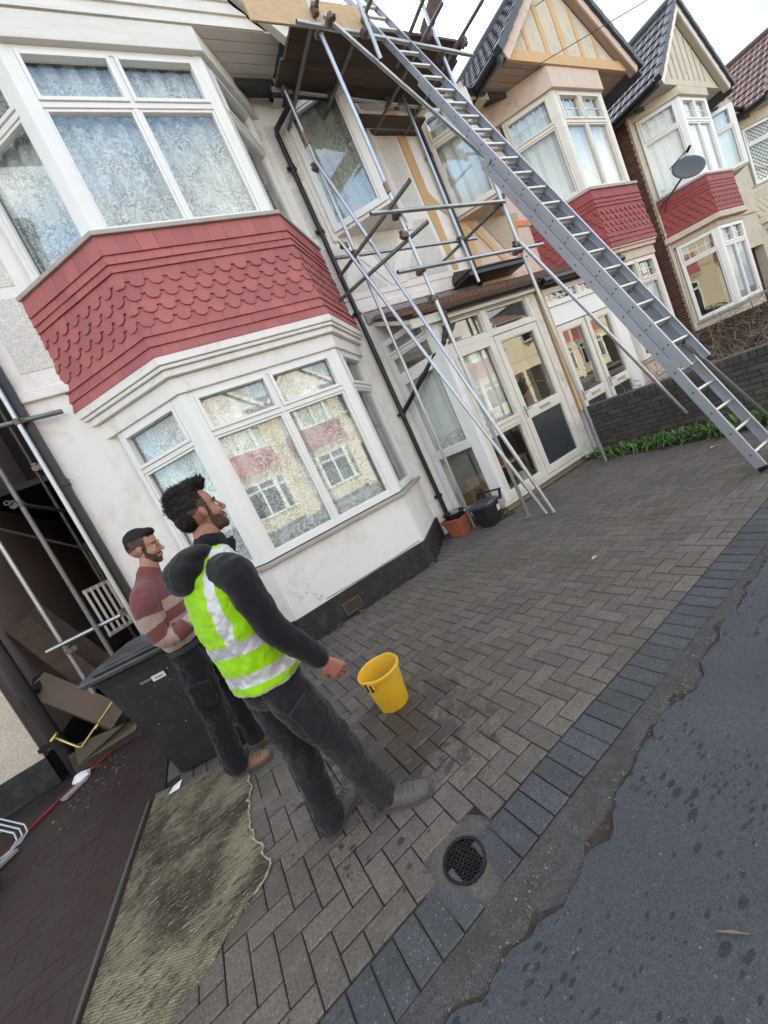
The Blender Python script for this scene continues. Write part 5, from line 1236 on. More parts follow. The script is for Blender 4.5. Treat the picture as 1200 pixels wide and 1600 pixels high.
# ---------------------------------------------------------------- bucket
BK = (0.665, 2.515, 0); o = empty('yellow_bucket', BK, 'yellow builder bucket standing on the wet block paving', 'bucket'); N = 48
b = MB(); prof = [(0.104, 0.0), (0.108, 0.006), (0.142, 0.245), (0.143, 0.255), (0.153, 0.258), (0.157, 0.268), (0.157, 0.283), (0.150, 0.290), (0.143, 0.284), (0.139, 0.262), (0.104, 0.02), (0.0, 0.018)]
sx = lambda i: 1+0.035*math.cos(2*(6.2832*i/N-0.6))
b.loft([[(rr*math.cos(6.2832*i/N)*(1 if z < 0.2 else sx(i)), rr*math.sin(6.2832*i/N)*(1 if z < 0.2 else sx(i)), z) for i in range(N)] for rr, z in prof]); smooth_auto(b.build('shell', m_yellow, o), 35)
for a in (3.75, 0.6):
    c = Vector((math.cos(a), math.sin(a), 0)); t = Vector((-c.y, c.x, 0)); b = MB(); p = c*0.155+Vector((0, 0, 0.262)); b.beam(tuple(p-t*0.035), tuple(p+t*0.035), 0.022, 0.055); b.build('ear', m_yellow, o, bevel=0.004)
    b = MB(); b.beam(tuple(p+c*0.012-Vector((0, 0, 0.03))-t*0.012), tuple(p+c*0.012+Vector((0, 0, 0.025))-t*0.018), 0.012, 0.010); b.beam(tuple(p+c*0.012-Vector((0, 0, 0.04))+t*0.02), tuple(p+c*0.012+Vector((0, 0, 0.01))+t*0.018), 0.012, 0.010); b.build('ear_clip', m_black, o)
pts = [];
for k in range(21):
    a = math.pi*k/20; base = Vector((math.cos(3.75), math.sin(3.75), 0)); per = Vector((base.y, -base.x, 0)); q = base*0.168*math.cos(a) + per*(0.162*math.sin(a)); pts.append(q + Vector((0, 0, 0.262-0.12*math.sin(a))))
b = MB(); b.path([tuple(p) for p in pts], 0.0028, 6); b.build('wire_handle', m_galv, o, smooth=True)

# ---------------------------------------------------------------- wheelie bin
WB = (-0.62, 3.55, 0); o = empty('wheelie_bin', WB, 'large dark grey wheelie bin with scuffed lid behind the two men', 'bin'); o.rotation_euler.z = -0.36
# local: x along its long side (lid front at -x, wheels at +x), y away from camera
def bx_ring(x0, x1, y0, y1, z, r=0.03): return [(x0+r, y0, z), (x1-r, y0, z), (x1, y0+r, z), (x1, y1-r, z), (x1-r, y1, z), (x0+r, y1, z), (x0, y1-r, z), (x0, y0+r, z)]
b = MB(); b.loft([bx_ring(-0.22, 0.27, -0.03, 0.42, 0.02), bx_ring(-0.24, 0.30, -0.06, 0.45, 0.30), bx_ring(-0.35, 0.33, -0.10, 0.49, 0.90), bx_ring(-0.36, 0.33, -0.11, 0.50, 0.97), bx_ring(-0.39, 0.34, -0.13, 0.52, 0.975), bx_ring(-0.39, 0.34, -0.13, 0.52, 1.01)]); b.build('body', m_bin, o, bevel=0.006)
b = MB(); b.loft([bx_ring(-0.43, 0.34, -0.155, 0.545, 0.985), bx_ring(-0.435, 0.35, -0.16, 0.55, 1.02), bx_ring(-0.40, 0.35, -0.13, 0.52, 1.045), bx_ring(-0.30, 0.32, -0.06, 0.45, 1.075, 0.06), bx_ring(-0.1, 0.30, 0.05, 0.34, 1.085, 0.06)]); b.build('lid', m_lid, o, bevel=0.008)
b = MB(); b.beam((-0.48, -0.02, 0.985), (-0.48, 0.42, 0.985), 0.10, 0.025); b.beam((-0.30, -0.145, 1.05), (0.25, -0.145, 1.05), 0.03, 0.02); b.beam((-0.25, -0.10, 1.06), (0.22, -0.10, 1.06), 0.02, 0.03); b.build('lid_lip', m_lid, o, bevel=0.006)
b = MB(); b.tube((0.37, -0.06, 0.99), (0.37, 0.45, 0.99), 0.016, 10); b.beam((0.33, -0.05, 0.97), (0.39, -0.05, 0.99), 0.02, 0.04); b.beam((0.33, 0.44, 0.97), (0.39, 0.44, 0.99), 0.02, 0.04); b.build('handle', m_bin, o)
for y in (-0.045, 0.42):
    w = MB(); w.tube((0.29, y-0.025, 0.1), (0.29, y+0.025, 0.1), 0.10, 24); wo = w.build('wheel', m_black, o, bevel=0.006)
    w = MB(); w.tube((0.29, y-0.03, 0.1), (0.29, y+0.03, 0.1), 0.05, 16); w.build('hub', m_bin, wo)
b = MB(); b.add([(0.02, -0.109, 0.80), (0.12, -0.107, 0.80), (0.12, -0.112, 0.845), (0.02, -0.114, 0.845)], [(0, 1, 2, 3)]); b.build('white_label', m_paper, o)
b = MB(); b.beam((0.045, -0.116, 0.822), (0.10, -0.114, 0.822), 0.002, 0.006); b.build('label_print', m_black, o)
b = MB()
for k in range(6): b.box(-0.065+k*0.014, -0.058+k*0.014, -0.1125, -0.111, 0.822, 0.838)
b.build('stamp_marks', m_grey_p, o)
b = MB(); b.box(-0.255, -0.245, -0.094, -0.06, 0.72, 0.93); b.build('side_rib', m_bin, o)
# light specks of dried paint
b = MB(); rr_ = random.Random(4)
for k in range(26):
    x, z = rr_.uniform(-0.15, 0.27), rr_.uniform(0.35, 0.9); s_ = 0.002+0.003*rr_.random(); yy = -0.06-0.04*(z-0.3)/0.6-0.003; b.add([(x, yy, z), (x+s_, yy, z), (x+s_, yy, z+s_*1.5), (x, yy, z+s_*1.5)], [(0, 1, 2, 3)])
b.build('paint_specks', m_paper, o, kind='stuff')
b = MB(); b.add([(0, 0, 1.09), (0.30, 0.02, 1.10), (0.34, 0.30, 1.13), (0.05, 0.36, 1.12), (0.18, 0.18, 1.16)], [(0, 1, 4), (1, 2, 4), (2, 3, 4), (3, 0, 4)])
sb_ = b.build('blue_sheet', M('blue plastic sheet', (0.03, 0.12, 0.32), 0.35)); sb_.location = (-0.62, 3.72, 0); sb_.rotation_euler.z = -0.36; tag(sb_, 'crumpled blue plastic sheet lying on the bin lid', 'plastic sheet')

# ---------------------------------------------------------------- worn mat on the yard
MT = (-0.85, 2.7, 0); o_ = empty('old_carpet_mat', MT, 'filthy frayed woven mat lying between the bin and the paving', 'mat')
A, B, C_, D_ = Vector((-1.02, 3.62)), Vector((-0.40, 3.26)), Vector((-0.36, 2.02)), Vector((-1.30, 1.55))
b = MB(); N1, N2 = 70, 90; rows = []
for j in range(N2+1):
    row = []
    for i in range(N1+1):
        s, t = i/N1, j/N2
        l = A.lerp(D_, t); r_ = B.lerp(C_, t)
        r_ = r_ + Vector((0.035*math.sin(t*7)+0.028*mnoise.noise((t*12, 5, 0))+0.012*mnoise.noise((t*45, 8, 0)), 0))
        if t > 0.93: r_ = r_ + Vector((-0.13*((t-0.93)/0.07)**2, 0.02))
        p = l.lerp(r_, s); bt = 0.02*mnoise.noise((s*9, 11, 0))*t
        z = 0.010 + 0.010*mnoise.noise((p.x*3, p.y*3, 0)) + 0.012*max(0, mnoise.noise((p.x*8, p.y*8, 4)))*s
        if i in (0, N1) or j in (0, N2): z = -0.010
        row.append((p.x-MT[0], p.y+bt-MT[1], z))
    rows.append(row)
b.loft(rows, close=False)
def mat_mat():
    m, nt, bb = nodes('filthy woven mat'); v = pos(nt)
    mp = nt.nodes.new('ShaderNodeMapping'); mp.inputs['Rotation'].default_value = (0, 0, 0.55); nt.links.new(v, mp.inputs[0]); vr = mp.outputs[0]
    w1 = nt.nodes.new('ShaderNodeTexWave'); w1.inputs['Scale'].default_value = 32; w1.bands_direction = 'X'; w1.inputs['Distortion'].default_value = 1.2; nt.links.new(vr, w1.inputs['Vector'])
    w2 = nt.nodes.new('ShaderNodeTexWave'); w2.inputs['Scale'].default_value = 26; w2.bands_direction = 'Y'; w2.inputs['Distortion'].default_value = 1.2; nt.links.new(vr, w2.inputs['Vector'])
    wv = math_(nt, 'MULTIPLY', w1.outputs['Fac'], w2.outputs['Fac'])
    big = noise(nt, v, 1.7, 9, 0.7, 0.6)
    c = ramp(nt, big, [(0.36, (0.026, 0.018, 0.010)), (0.43, (0.090, 0.058, 0.028)), (0.48, (0.16, 0.128, 0.078)), (0.54, (0.31, 0.262, 0.155)), (0.66, (0.44, 0.38, 0.23))])
    c = mixc(nt, ramp(nt, wv, [(0.05, 0.55), (0.5, 0.0)]), c, (0.02, 0.018, 0.012))
    mp2 = nt.nodes.new('ShaderNodeMapping'); mp2.inputs['Rotation'].default_value = (0, 0, -0.62); mp2.inputs['Scale'].default_value = (4, 20, 1); nt.links.new(v, mp2.inputs[0])
    sl = ramp(nt, noise(nt, mp2.outputs[0], 2.6, 7, 0.75), [(0.54, 0.0), (0.57, 1.0)]); c = mixc(nt, math_(nt, 'MULTIPLY', sl, 0.85), c, (0.020, 0.019, 0.018))
    sl2 = ramp(nt, noise(nt, mp2.outputs[0], 4.0, 7, 0.75), [(0.40, 1.0), (0.44, 0.0)]); c = mixc(nt, math_(nt, 'MULTIPLY', sl2, 0.75), c, (0.40, 0.37, 0.25))
    nt.links.new(c, bb.inputs['Base Color']); bb.inputs['Roughness'].default_value = 0.9
    bump(nt, bb, math_(nt, 'ADD', wv, noise(nt, mp2.outputs[0], 4, 6)), 0.8, 0.008); return m
b.build('weave', mat_mat(), o_, smooth=True)
b = MB(); pts = []
for j in range(91):
    x, y, z = rows[j][N1-1]; pts.append((x+0.006, y, 0.012+0.008*mnoise.noise((j*0.4, 0, 0))))
b.path(pts, [0.004+0.010*abs(mnoise.noise((j*0.5, 2, 0))) for j in range(91)], 6); b.build('frayed_edge', M('pale frayed fibre', (0.34, 0.31, 0.21), 0.9, var=0.4, scale=40, grime=0.9, gcol=(0.1, 0.08, 0.05), gscale=12), o_, smooth=True)
o = empty('timber_edging', (-1.28, 2.8, 0), 'thin timber batten along the left side of the mat', 'batten'); b = MB(); b.beam((0.22, 0.75, 0.008), (-0.06, -1.3, 0.006), 0.018, 0.016); b.build('batten', M('old grey timber', (0.09, 0.08, 0.065), 0.85, var=0.2), o)
o = empty('paper_scrap', (-0.86, 3.44, 0.0), 'scrap of white paper under the corner of the wheelie bin', 'litter'); b = MB(); b.add([(-0.05, -0.02, 0.02), (0.03, -0.04, 0.02), (0.06, 0.01, 0.045), (-0.01, 0.03, 0.03)], [(0, 1, 2, 3)]); b.build('paper', m_paper, o)
o = empty('dry_twig', (0.72, 0.62, 0.0), 'brown dry leaf stalk lying on the road', 'twig'); b = MB(); b.path([(-0.025, 0.03, 0.006), (0, 0, 0.008), (0.025, -0.03, 0.006)], [0.002, 0.005, 0.001], 5); b.build('stalk', m_dead, o)
for k, (x, y) in enumerate(((5.45, 2.35), (2.75, 2.25))):
    o = empty('fallen_leaf', (x, y, 0), ['pale fallen leaf on the blocks near the strap leaf plants', 'small curled leaf lying on the paving'][k], 'leaf'); b = MB(); b.add([(-0.04, 0, 0.006), (0, -0.02, 0.012), (0.045, 0.0, 0.006), (0, 0.02, 0.015)], [(0, 1, 2, 3)]); b.build('leaf_blade', M('straw leaf', (0.5, 0.4, 0.2), 0.7), o)

# ---------------------------------------------------------------- satellite dish, cables, wires
SD = (13.1, 4.9, 4.25); o = empty('satellite_dish', SD, 'dark grey satellite dish mounted on the red tile band of the cream house', 'satellite dish')
d = Vector((-0.62, -0.72, 0.55)).normalized(); a_ = d.orthogonal().normalized(); c_ = d.cross(a_); b = MB(); N = 32
cen = Vector((-0.2, -0.6, 0.28))
b.loft([[tuple(cen + (a_*math.cos(6.2832*i/N)+c_*math.sin(6.2832*i/N))*rr + d*(rr*rr*0.45-0.02)) for i in range(N)] for rr in (0.02, 0.08, 0.16, 0.25, 0.32)] + [[tuple(cen + (a_*math.cos(6.2832*i/N)+c_*math.sin(6.2832*i/N))*rr + d*(rr*rr*0.45-0.035)) for i in range(N)] for rr in (0.325, 0.25, 0.16, 0.08, 0.02)]); b.build('reflector', M('dish grey', (0.07, 0.075, 0.085), 0.5), o, smooth=True)
b = MB(); b.tube(tuple(cen-c_*0.36+d*0.02), tuple(cen+d*0.42-c_*0.12), 0.012, 8); b.tube(tuple(cen+d*0.36-c_*0.12), tuple(cen+d*0.48-c_*0.10), 0.03, 10); b.build('feed_arm', m_black, o)
b = MB(); b.tube(tuple(cen-d*0.03), (0.05, 0.05, 0.0), 0.025, 8); b.tube((0.05, 0.05, 0.05), (0.15, 0.26, -0.05), 0.02, 8); b.box(0.05, 0.22, 0.26, 0.28, -0.2, 0.1); b.build('bracket', m_galv_d, o)
def wire(name, label, pts, r=0.006, cat='cable'):
    o = empty(name, pts[0], label, cat); P3 = []
    for i in range(len(pts)-1):
        a, c = Vector(pts[i]), Vector(pts[i+1])
        for k in range(12 if i < len(pts)-2 else 13):
            t = k/12; P3.append(a.lerp(c, t) - Vector((0, 0, (a-c).length*0.012*math.sin(math.pi*t))))
    b = MB(off(pts[0])); b.path([tuple(p) for p in P3], r, 6); b.build('wire', m_cable, o)
wire('overhead_wire', 'overhead phone wire attached to the striped gable', [(9.0, 4.3, 7.55), (40.0, -12, 13.5)])
wire('overhead_wire', 'overhead wire passing low in front of the striped gable', [(8.0, 4.25, 6.35), (60.0, -16, 16.0)])
wire('overhead_wire', 'overhead wire crossing the sky behind the scaffold', [(6.2, 9.0, 8.1), (26.0, 9.2, 21.0)])
wire('overhead_wire', 'overhead wire rising from the farthest brown roof', [(25.0, 8.0, 8.3), (60.0, 0.0, 24.0)], 0.012)
wire('wall_cable', 'thin dark cable running down the cream house from the dish', [(13.1, 4.9, 4.3), (13.3, 5.14, 4.0), (13.28, 5.17, 3.2), (13.15, 5.17, 1.2)], 0.008)
wire('wall_cable', 'black cable stapled down the party wall pilaster', [(1.0, 4.44, 0.36), (2.45, 4.44, 0.36), (3.2, 5.15, 0.38)], 0.004)

# ---------------------------------------------------------------- grit, moss and litter that nobody could count
def scatter(name, n, fn, size, mt, seed):
    rr_ = random.Random(seed); b = MB()
    for k in range(n):
        x, y, z = fn(rr_); s_ = size*(0.4+rr_.random()); a = rr_.random()*6.28; c, d = math.cos(a)*s_, math.sin(a)*s_; h = s_*(0.3+0.5*rr_.random())
        b.add([(x+c, y+d, z), (x-d*0.7, y+c*0.7, z), (x-c*0.9, y-d*0.9, z), (x+d*0.6, y-c*0.6, z), (x+c*0.2, y-d*0.1, z+h)], [(0, 1, 4), (1, 2, 4), (2, 3, 4), (3, 0, 4)])
    return tag(b.build(name, mt), kind='stuff')
scatter('kerb_grit', 900, lambda r_: (r_.uniform(-0.6, 4.0), 1.10+r_.gauss(0, 0.035), -0.006), 0.006, m_dead, 31)
scatter('moss_crumbs', 700, lambda r_: (lambda x: (x, 4.42-abs(r_.gauss(0, 0.035)) if x < 2.5 else 4.40-abs(r_.gauss(0, 0.04)), -0.002))(r_.choice([r_.uniform(0.62, 2.5), r_.uniform(4.1, 6.1)])), 0.008, leafmat('moss', (0.03, 0.04, 0.015), (0.09, 0.10, 0.04)), 32)
scatter('yard_litter', 520, lambda r_: (-1.9+abs(r_.gauss(0, 0.35)), 4.9+r_.gauss(0, 0.5), -0.003), 0.014, leafmat('leaf litter', (0.03, 0.02, 0.012), (0.12, 0.09, 0.06)), 33)
scatter('yard_grit', 420, lambda r_: (r_.uniform(-2.6, -0.95), r_.uniform(2.0, 4.6), -0.003), 0.007, leafmat('yard grit', (0.04, 0.035, 0.03), (0.16, 0.14, 0.12)), 34)
scatter('road_chips', 700, lambda r_: (r_.uniform(-0.3, 3.2), 1.0-abs(r_.gauss(0, 0.35)), -0.001), 0.0035, leafmat('stone chips', (0.10, 0.10, 0.10), (0.26, 0.26, 0.25)), 35)
# ---------------------------------------------------------------- people
def ell_loft(B, pts, rad, side, n=20, sub=4):
    """swept ellipse through pts; rad = (half width along side, half depth); smooth interpolation"""
    pts = [Vector(p) for p in pts]; rad = [(r, r) if not isinstance(r, tuple) else r for r in rad]
    P_, R_ = [], []
    def cr(a, b, c, d, t): return 0.5*((2*b)+(-a+c)*t+(2*a-5*b+4*c-d)*t*t+(-a+3*b-3*c+d)*t**3)
    m = len(pts)
    for i in range(m-1):
        a, b_, c, d = pts[max(i-1, 0)], pts[i], pts[i+1], pts[min(i+2, m-1)]
        ra, rb, rc, rd = rad[max(i-1, 0)], rad[i], rad[i+1], rad[min(i+2, m-1)]
        for k in range(sub):
            t = k/sub; P_.append(cr(a, b_, c, d, t)); R_.append((cr(ra[0], rb[0], rc[0], rd[0], t), cr(ra[1], rb[1], rc[1], rd[1], t)))
    P_.append(pts[-1]); R_.append(rad[-1])
    rings = []; side = Vector(side)
    M_ = len(P_)
    for i in range(M_):
        d = (P_[min(i+1, M_-1)]-P_[max(i-1, 0)]).normalized(); s = (side-d*side.dot(d)).normalized(); f = d.cross(s)
        rings.append([tuple(P_[i]+s*(math.cos(a)*R_[i][0])+f*(math.sin(a)*R_[i][1])) for a in [2*math.pi*k/n for k in range(n)]])
    # domed ends
    def dome(i, sg):
        d = (P_[min(i+1, M_-1)]-P_[max(i-1, 0)]).normalized()*sg; s = (side-d*side.dot(d)).normalized(); f = (d*sg).cross(s); out = []
        for q in (0.5, 0.86): 
            k_ = math.sqrt(1-q*q); rm = min(R_[i])
            out.append([tuple(P_[i]+d*(rm*q*0.8)+s*(math.cos(a)*R_[i][0]*k_)+f*(math.sin(a)*R_[i][1]*k_)) for a in [2*math.pi*k/n for k in range(n)]])
        return out
    rings = dome(0, -1)[::-1] + rings + dome(M_-1, 1)
    B.loft(rings)
def ell(B, c, r, ax=None, n=18):
    ax = ax or (Vector((1, 0, 0)), Vector((0, 1, 0)), Vector((0, 0, 1))); c = Vector(c); rings = []
    for j in range(1, n//2+1):
        t = math.pi*j/(n//2+1)
        rings.append([tuple(c + ax[0]*(r[0]*math.sin(t)*math.cos(a)) + ax[1]*(r[1]*math.sin(t)*math.sin(a)) + ax[2]*(r[2]*math.cos(t))) for a in [2*math.pi*k/n for k in range(n)]])
    top = tuple(c+ax[2]*r[2]); bot = tuple(c-ax[2]*r[2])
    B.loft([[top]*n] + rings + [[bot]*n], caps=False)
def blob(B, name, mats, parent, voxel=0.006, smooth=4, disp=0.0, dsize=0.1, post=None, dmid=0.5, disp2=0.0, d2=0.02):
    me = bpy.data.meshes.new(name+'_raw'); me.from_pydata(B.v, [], B.f)
    bm = bmesh.new(); bm.from_mesh(me); bmesh.ops.remove_doubles(bm, verts=bm.verts, dist=1e-5); bmesh.ops.dissolve_degenerate(bm, edges=bm.edges, dist=1e-6); bmesh.ops.recalc_face_normals(bm, faces=bm.faces); bm.to_mesh(me); bm.free()
    o = bpy.data.objects.new(name+'_raw', me); COL.objects.link(o)
    rm = o.modifiers.new('r', 'REMESH'); rm.mode = 'VOXEL'; rm.voxel_size = voxel
    sm = o.modifiers.new('s', 'SMOOTH'); sm.factor = 0.6; sm.iterations = smooth
    for (dd, sz, nm) in ((disp, dsize, 'a'), (disp2, d2, 'b')):
        if dd:
            tx = bpy.data.textures.new(name+nm, 'CLOUDS'); tx.noise_scale = sz; tx.noise_depth = 3
            dm = o.modifiers.new('d'+nm, 'DISPLACE'); dm.texture = tx; dm.strength = dd; dm.mid_level = dmid; dm.texture_coords = 'GLOBAL'
    dg = bpy.context.evaluated_depsgraph_get(); ev = o.evaluated_get(dg)
    me2 = bpy.data.meshes.new_from_object(ev); me2.name = name
    bpy.data.objects.remove(o, do_unlink=True)
    me2.materials.clear()
    for m in (mats if isinstance(mats, (list, tuple)) else [mats]): me2.materials.append(m)
    if post: post(me2)
    me2.polygons.foreach_set('use_smooth', [True]*len(me2.polygons))
    o = bpy.data.objects.new(name, me2); COL.objects.link(o); o.parent = parent; return o
def cloth(name, c, rough=0.9, dust=0.25, dcol=None, bs=420):
    m, nt, b = nodes(name); v = pos(nt); dcol = dcol or tuple(min(1, x*3+0.05) for x in c)
    col = mixc(nt, ramp(nt, noise(nt, v, 7, 7, 0.7), [(0.5, 0.0), (0.8, dust)]), c, dcol)
    col = mixc(nt, ramp(nt, noise(nt, v, 240, 2), [(0.4, 0.35), (0.6, 0.0)]), col, dk(c, 0.5))
    nt.links.new(col, b.inputs['Base Color']); b.inputs['Roughness'].default_value = rough; b.inputs['Specular IOR Level'].default_value = 0.2
    b.inputs['Sheen Weight'].default_value = 0.15
    mp = nt.nodes.new('ShaderNodeMapping'); mp.inputs['Scale'].default_value = (1, 1, 0.55); nt.links.new(v, mp.inputs[0])
    h = math_(nt, 'ADD', math_(nt, 'MULTIPLY', noise(nt, mp.outputs[0], 9, 3, 0.5, 1.6), 3.0), math_(nt, 'MULTIPLY', noise(nt, v, bs, 2), 0.25))
    bump(nt, b, h, 0.45, 0.008); return m
c_jack = cloth('black fleece', (0.0095, 0.0095, 0.012), dust=0.22, dcol=(0.045, 0.042, 0.045))
c_trou = cloth('dusty dark work trousers', (0.017, 0.0165, 0.020), dust=0.6, dcol=(0.085, 0.078, 0.075))
c_trou2 = cloth('black work trousers', (0.009, 0.009, 0.0105), dust=0.25, dcol=(0.045, 0.042, 0.04))
c_vis = cloth('lime high visibility fabric', (0.33, 0.66, 0.004), 0.75, 0.5, dcol=(0.27, 0.46, 0.02), bs=300)
for n_ in c_vis.node_tree.nodes:
    if n_.type == 'BSDF_PRINCIPLED': n_.inputs['Emission Color'].default_value = (0, 0, 0, 1)
c_ref = M('silver reflective tape', (0.56, 0.56, 0.58), 0.45, 0.25, var=0.12, scale=30, grime=0.25, gcol=(0.3, 0.3, 0.31), gscale=8)
c_burg = cloth('burgundy knit', (0.17, 0.058, 0.056), dust=0.25, dcol=(0.26, 0.12, 0.11)); c_beige = cloth('beige knit', (0.40, 0.28, 0.24), dust=0.2, dcol=(0.45, 0.33, 0.28))
c_skin = None
def skin_mat(name, c):
    m, nt, b = nodes(name); v = pos(nt)
    col = mixc(nt, noise(nt, v, 22, 4), dk(c, 0.86), (min(1, c[0]*1.12), c[1]*1.0, c[2]*0.98))
    nt.links.new(col, b.inputs['Base Color']); b.inputs['Roughness'].default_value = 0.5; b.inputs['Subsurface Weight'].default_value = 0.12; b.inputs['Subsurface Radius'].default_value = (0.01, 0.004, 0.002)
    bump(nt, b, noise(nt, v, 260, 3), 0.15, 0.002); return m
c_sk1 = skin_mat('tanned skin', (0.33, 0.16, 0.105)); c_sk2 = skin_mat('light brown skin', (0.39, 0.21, 0.145)); c_hand = skin_mat('reddish hand skin', (0.34, 0.145, 0.105))
def beard_mat(name, sk):
    m, nt, b = nodes(name); v = pos(nt)
    col = mixc(nt, ramp(nt, noise(nt, v, 210, 3), [(0.36, 0.25), (0.52, 0.92)]), sk, (0.014, 0.010, 0.009))
    nt.links.new(col, b.inputs['Base Color']); b.inputs['Roughness'].default_value = 0.8; bump(nt, b, noise(nt, v, 300, 3), 0.8, 0.004); return m
def hair_mat():
    m, nt, b = nodes('black hair'); v = pos(nt, (1, 1, 0.4))
    f = noise(nt, v, 130, 4, 0.7, 1.0)
    nt.links.new(mixc(nt, f, (0.002, 0.002, 0.002), (0.014, 0.011, 0.010)), b.inputs['Base Color']); b.inputs['Roughness'].default_value = 0.62; b.inputs['Specular IOR Level'].default_value = 0.3; bump(nt, b, f, 1.0, 0.004); return m
c_hair = hair_mat()
c_boot = cloth('dusty grey suede', (0.105, 0.095, 0.090), 0.9, 0.5, dcol=(0.2, 0.18, 0.17)); c_shoe = cloth('tan leather', (0.24, 0.125, 0.085), 0.8, 0.4, dcol=(0.33, 0.22, 0.17))
c_sole = M('grey brown sole', (0.07, 0.06, 0.055), 0.8, var=0.2, scale=30)

def head(parent, T, C, f, pitch, skin, hair_style, beard=True, scale=1.0):
    f = Vector(f).normalized(); Rr = f.cross(Vector((0, 0, 1))).normalized()
    Mr = Matrix.Rotation(pitch, 3, Rr); F = Mr @ f; U = Rr.cross(F)
    ax = (F, Rr, U); C = Vector(C)
    w = lambda a, b_, c: C + (F*a + Rr*b_ + U*c)*scale
    B = MB(T); e = lambda a, b_, c, ra, rb, rc: ell(B, w(a, b_, c), (ra*scale, rb*scale, rc*scale), ax)
    e(-0.012, 0, 0.028, 0.098, 0.075, 0.095); e(0.028, 0, -0.028, 0.062, 0.062, 0.088); e(0.035, 0, -0.075, 0.050, 0.052, 0.045); e(0.070, 0, -0.098, 0.022, 0.026, 0.022)
    e(0.076, 0, 0.018, 0.014, 0.050, 0.012); e(0.055, 0.038, -0.035, 0.028, 0.02, 0.024); e(0.055, -0.038, -0.035, 0.028, 0.02, 0.024)
    ell_loft(B, [w(0.086, 0, 0.012), w(0.100, 0, -0.012), w(0.111, 0, -0.030)], [0.008*scale, 0.010*scale, 0.0115*scale], Rr, n=10, sub=2)
    e(0.104, 0.011, -0.036, 0.010, 0.008, 0.007); e(0.104, -0.011, -0.036, 0.010, 0.008, 0.007)
    e(0.088, 0, -0.062, 0.013, 0.024, 0.007); e(0.086, 0, -0.073, 0.013, 0.022, 0.007); e(0.080, 0, -0.052, 0.015, 0.028, 0.010)
    for s in (1, -1):
        e(-0.004, s*0.074, -0.010, 0.015, 0.007, 0.027); e(-0.009, s*0.080, -0.004, 0.013, 0.004, 0.022)
    bm_ = beard_mat('stubble '+parent.name, tuple(x*0.6 for x in (0.4, 0.2, 0.14)))
    def post(me):
        for p in me.polygons:
            d = p.center - (Vector(T(*C)) if True else C)
            a, b_, c = d.dot(F)/scale, d.dot(Rr)/scale, d.dot(U)/scale
            jag = 0.004*mnoise.noise((a*90, b_*90, c*90))
            if beard:
                low = c < -0.072+jag + max(0, (0.045-a))*0.0 and a > 0.0
                sidebeard = (0.008 < a < 0.075) and c < -0.030 - (a-0.008)*0.50 + jag and c > -0.13
                front = a >= 0.055 and (c < -0.078+jag) 
                mo = a > 0.07 and -0.060+jag < c < -0.046 and abs(b_) < 0.03
                side2 = (0.004 < a < 0.022 and c < -0.0 and abs(b_) > 0.045)
                neck = a < 0.03 and c < -0.12
                lips = a > 0.078 and -0.078 < c < -0.058 and abs(b_) < 0.022
                burn = 0.008+jag < a < 0.030 and -0.06 < c < 0.045 and abs(b_) > 0.045
                fade = a < 0.030+jag and c > 0.012-0.4*max(0, -a-0.01) and not (abs(b_) > 0.0785)
                if (sidebeard or front or mo or burn or (fade and abs(b_) > 0.03)) and not neck and not lips: p.material_index = 1
    blob(B, 'head', [skin, bm_], parent, 0.0042, 3, post=post)
    for s in (1, -1):
        q = MB(T); ell(q, w(0.074, s*0.030, -0.004), (0.0125*scale,)*3, ax, 12); eo = q.build('eye', M('eye white', (0.55, 0.53, 0.5), 0.3), parent, smooth=True)
        q = MB(T); ell(q, w(0.0805, s*0.0315, -0.004), (0.0078*scale,)*3, ax, 10); q.build('iris', M('dark iris', (0.02, 0.012, 0.008), 0.2), eo, smooth=True)
        q = MB(T); ell_loft(q, [w(0.083, s*0.014, 0.020), w(0.083, s*0.034, 0.026), w(0.066, s*0.052, 0.018)], [0.004*scale, 0.005*scale, 0.003*scale], U, n=8, sub=3); q.build('eyebrow', c_hair, parent, smooth=True)
        q = MB(T); ell_loft(q, [w(0.083, s*0.018, 0.002), w(0.0865, s*0.031, 0.0065), w(0.076, s*0.044, 0.001)], [0.003*scale, 0.004*scale, 0.003*scale], U, n=8, sub=3); q.build('eyelid', skin, parent, smooth=True)
    B = MB(T)
    if hair_style == 'quiff':
        e2 = lambda a, b_, c, ra, rb, rc: ell(B, w(a, b_, c), (ra*scale, rb*scale, rc*scale), ax)
        e2(-0.028, 0, 0.050, 0.090, 0.077, 0.085); e2(-0.064, 0, 0.005, 0.050, 0.066, 0.070); e2(-0.02, 0, 0.105, 0.085, 0.062, 0.050); e2(0.052, 0, 0.112, 0.040, 0.052, 0.034); e2(0.074, 0.01, 0.122, 0.026, 0.040, 0.024)
        rr_ = random.Random(3)
        for k in range(26):
            a, b_ = rr_.uniform(-0.08, 0.07), rr_.uniform(-0.055, 0.055); e2(a, b_, 0.135-0.25*abs(b_)-0.9*max(0, -a-0.02)**1.2, 0.022, 0.013, 0.018)
        
        ho = blob(B, 'hair', c_hair, parent, 0.0045, 2, disp=0.012, dsize=0.03, disp2=0.005, d2=0.009); strands(ho, parent, w, 'quiff')
    else:
        e2 = lambda a, b_, c, ra, rb, rc: ell(B, w(a, b_, c), (ra*scale, rb*scale, rc*scale), ax)
        e2(-0.018, 0, 0.062, 0.094, 0.070, 0.076); e2(-0.054, 0, 0.035, 0.055, 0.064, 0.065); e2(0.040, 0, 0.098, 0.045, 0.055, 0.030)
        ho = blob(B, 'hair', c_hair, parent, 0.0045, 2, disp=0.008, dsize=0.02); strands(ho, parent, w, 'crop', 2, 2200)
    return w

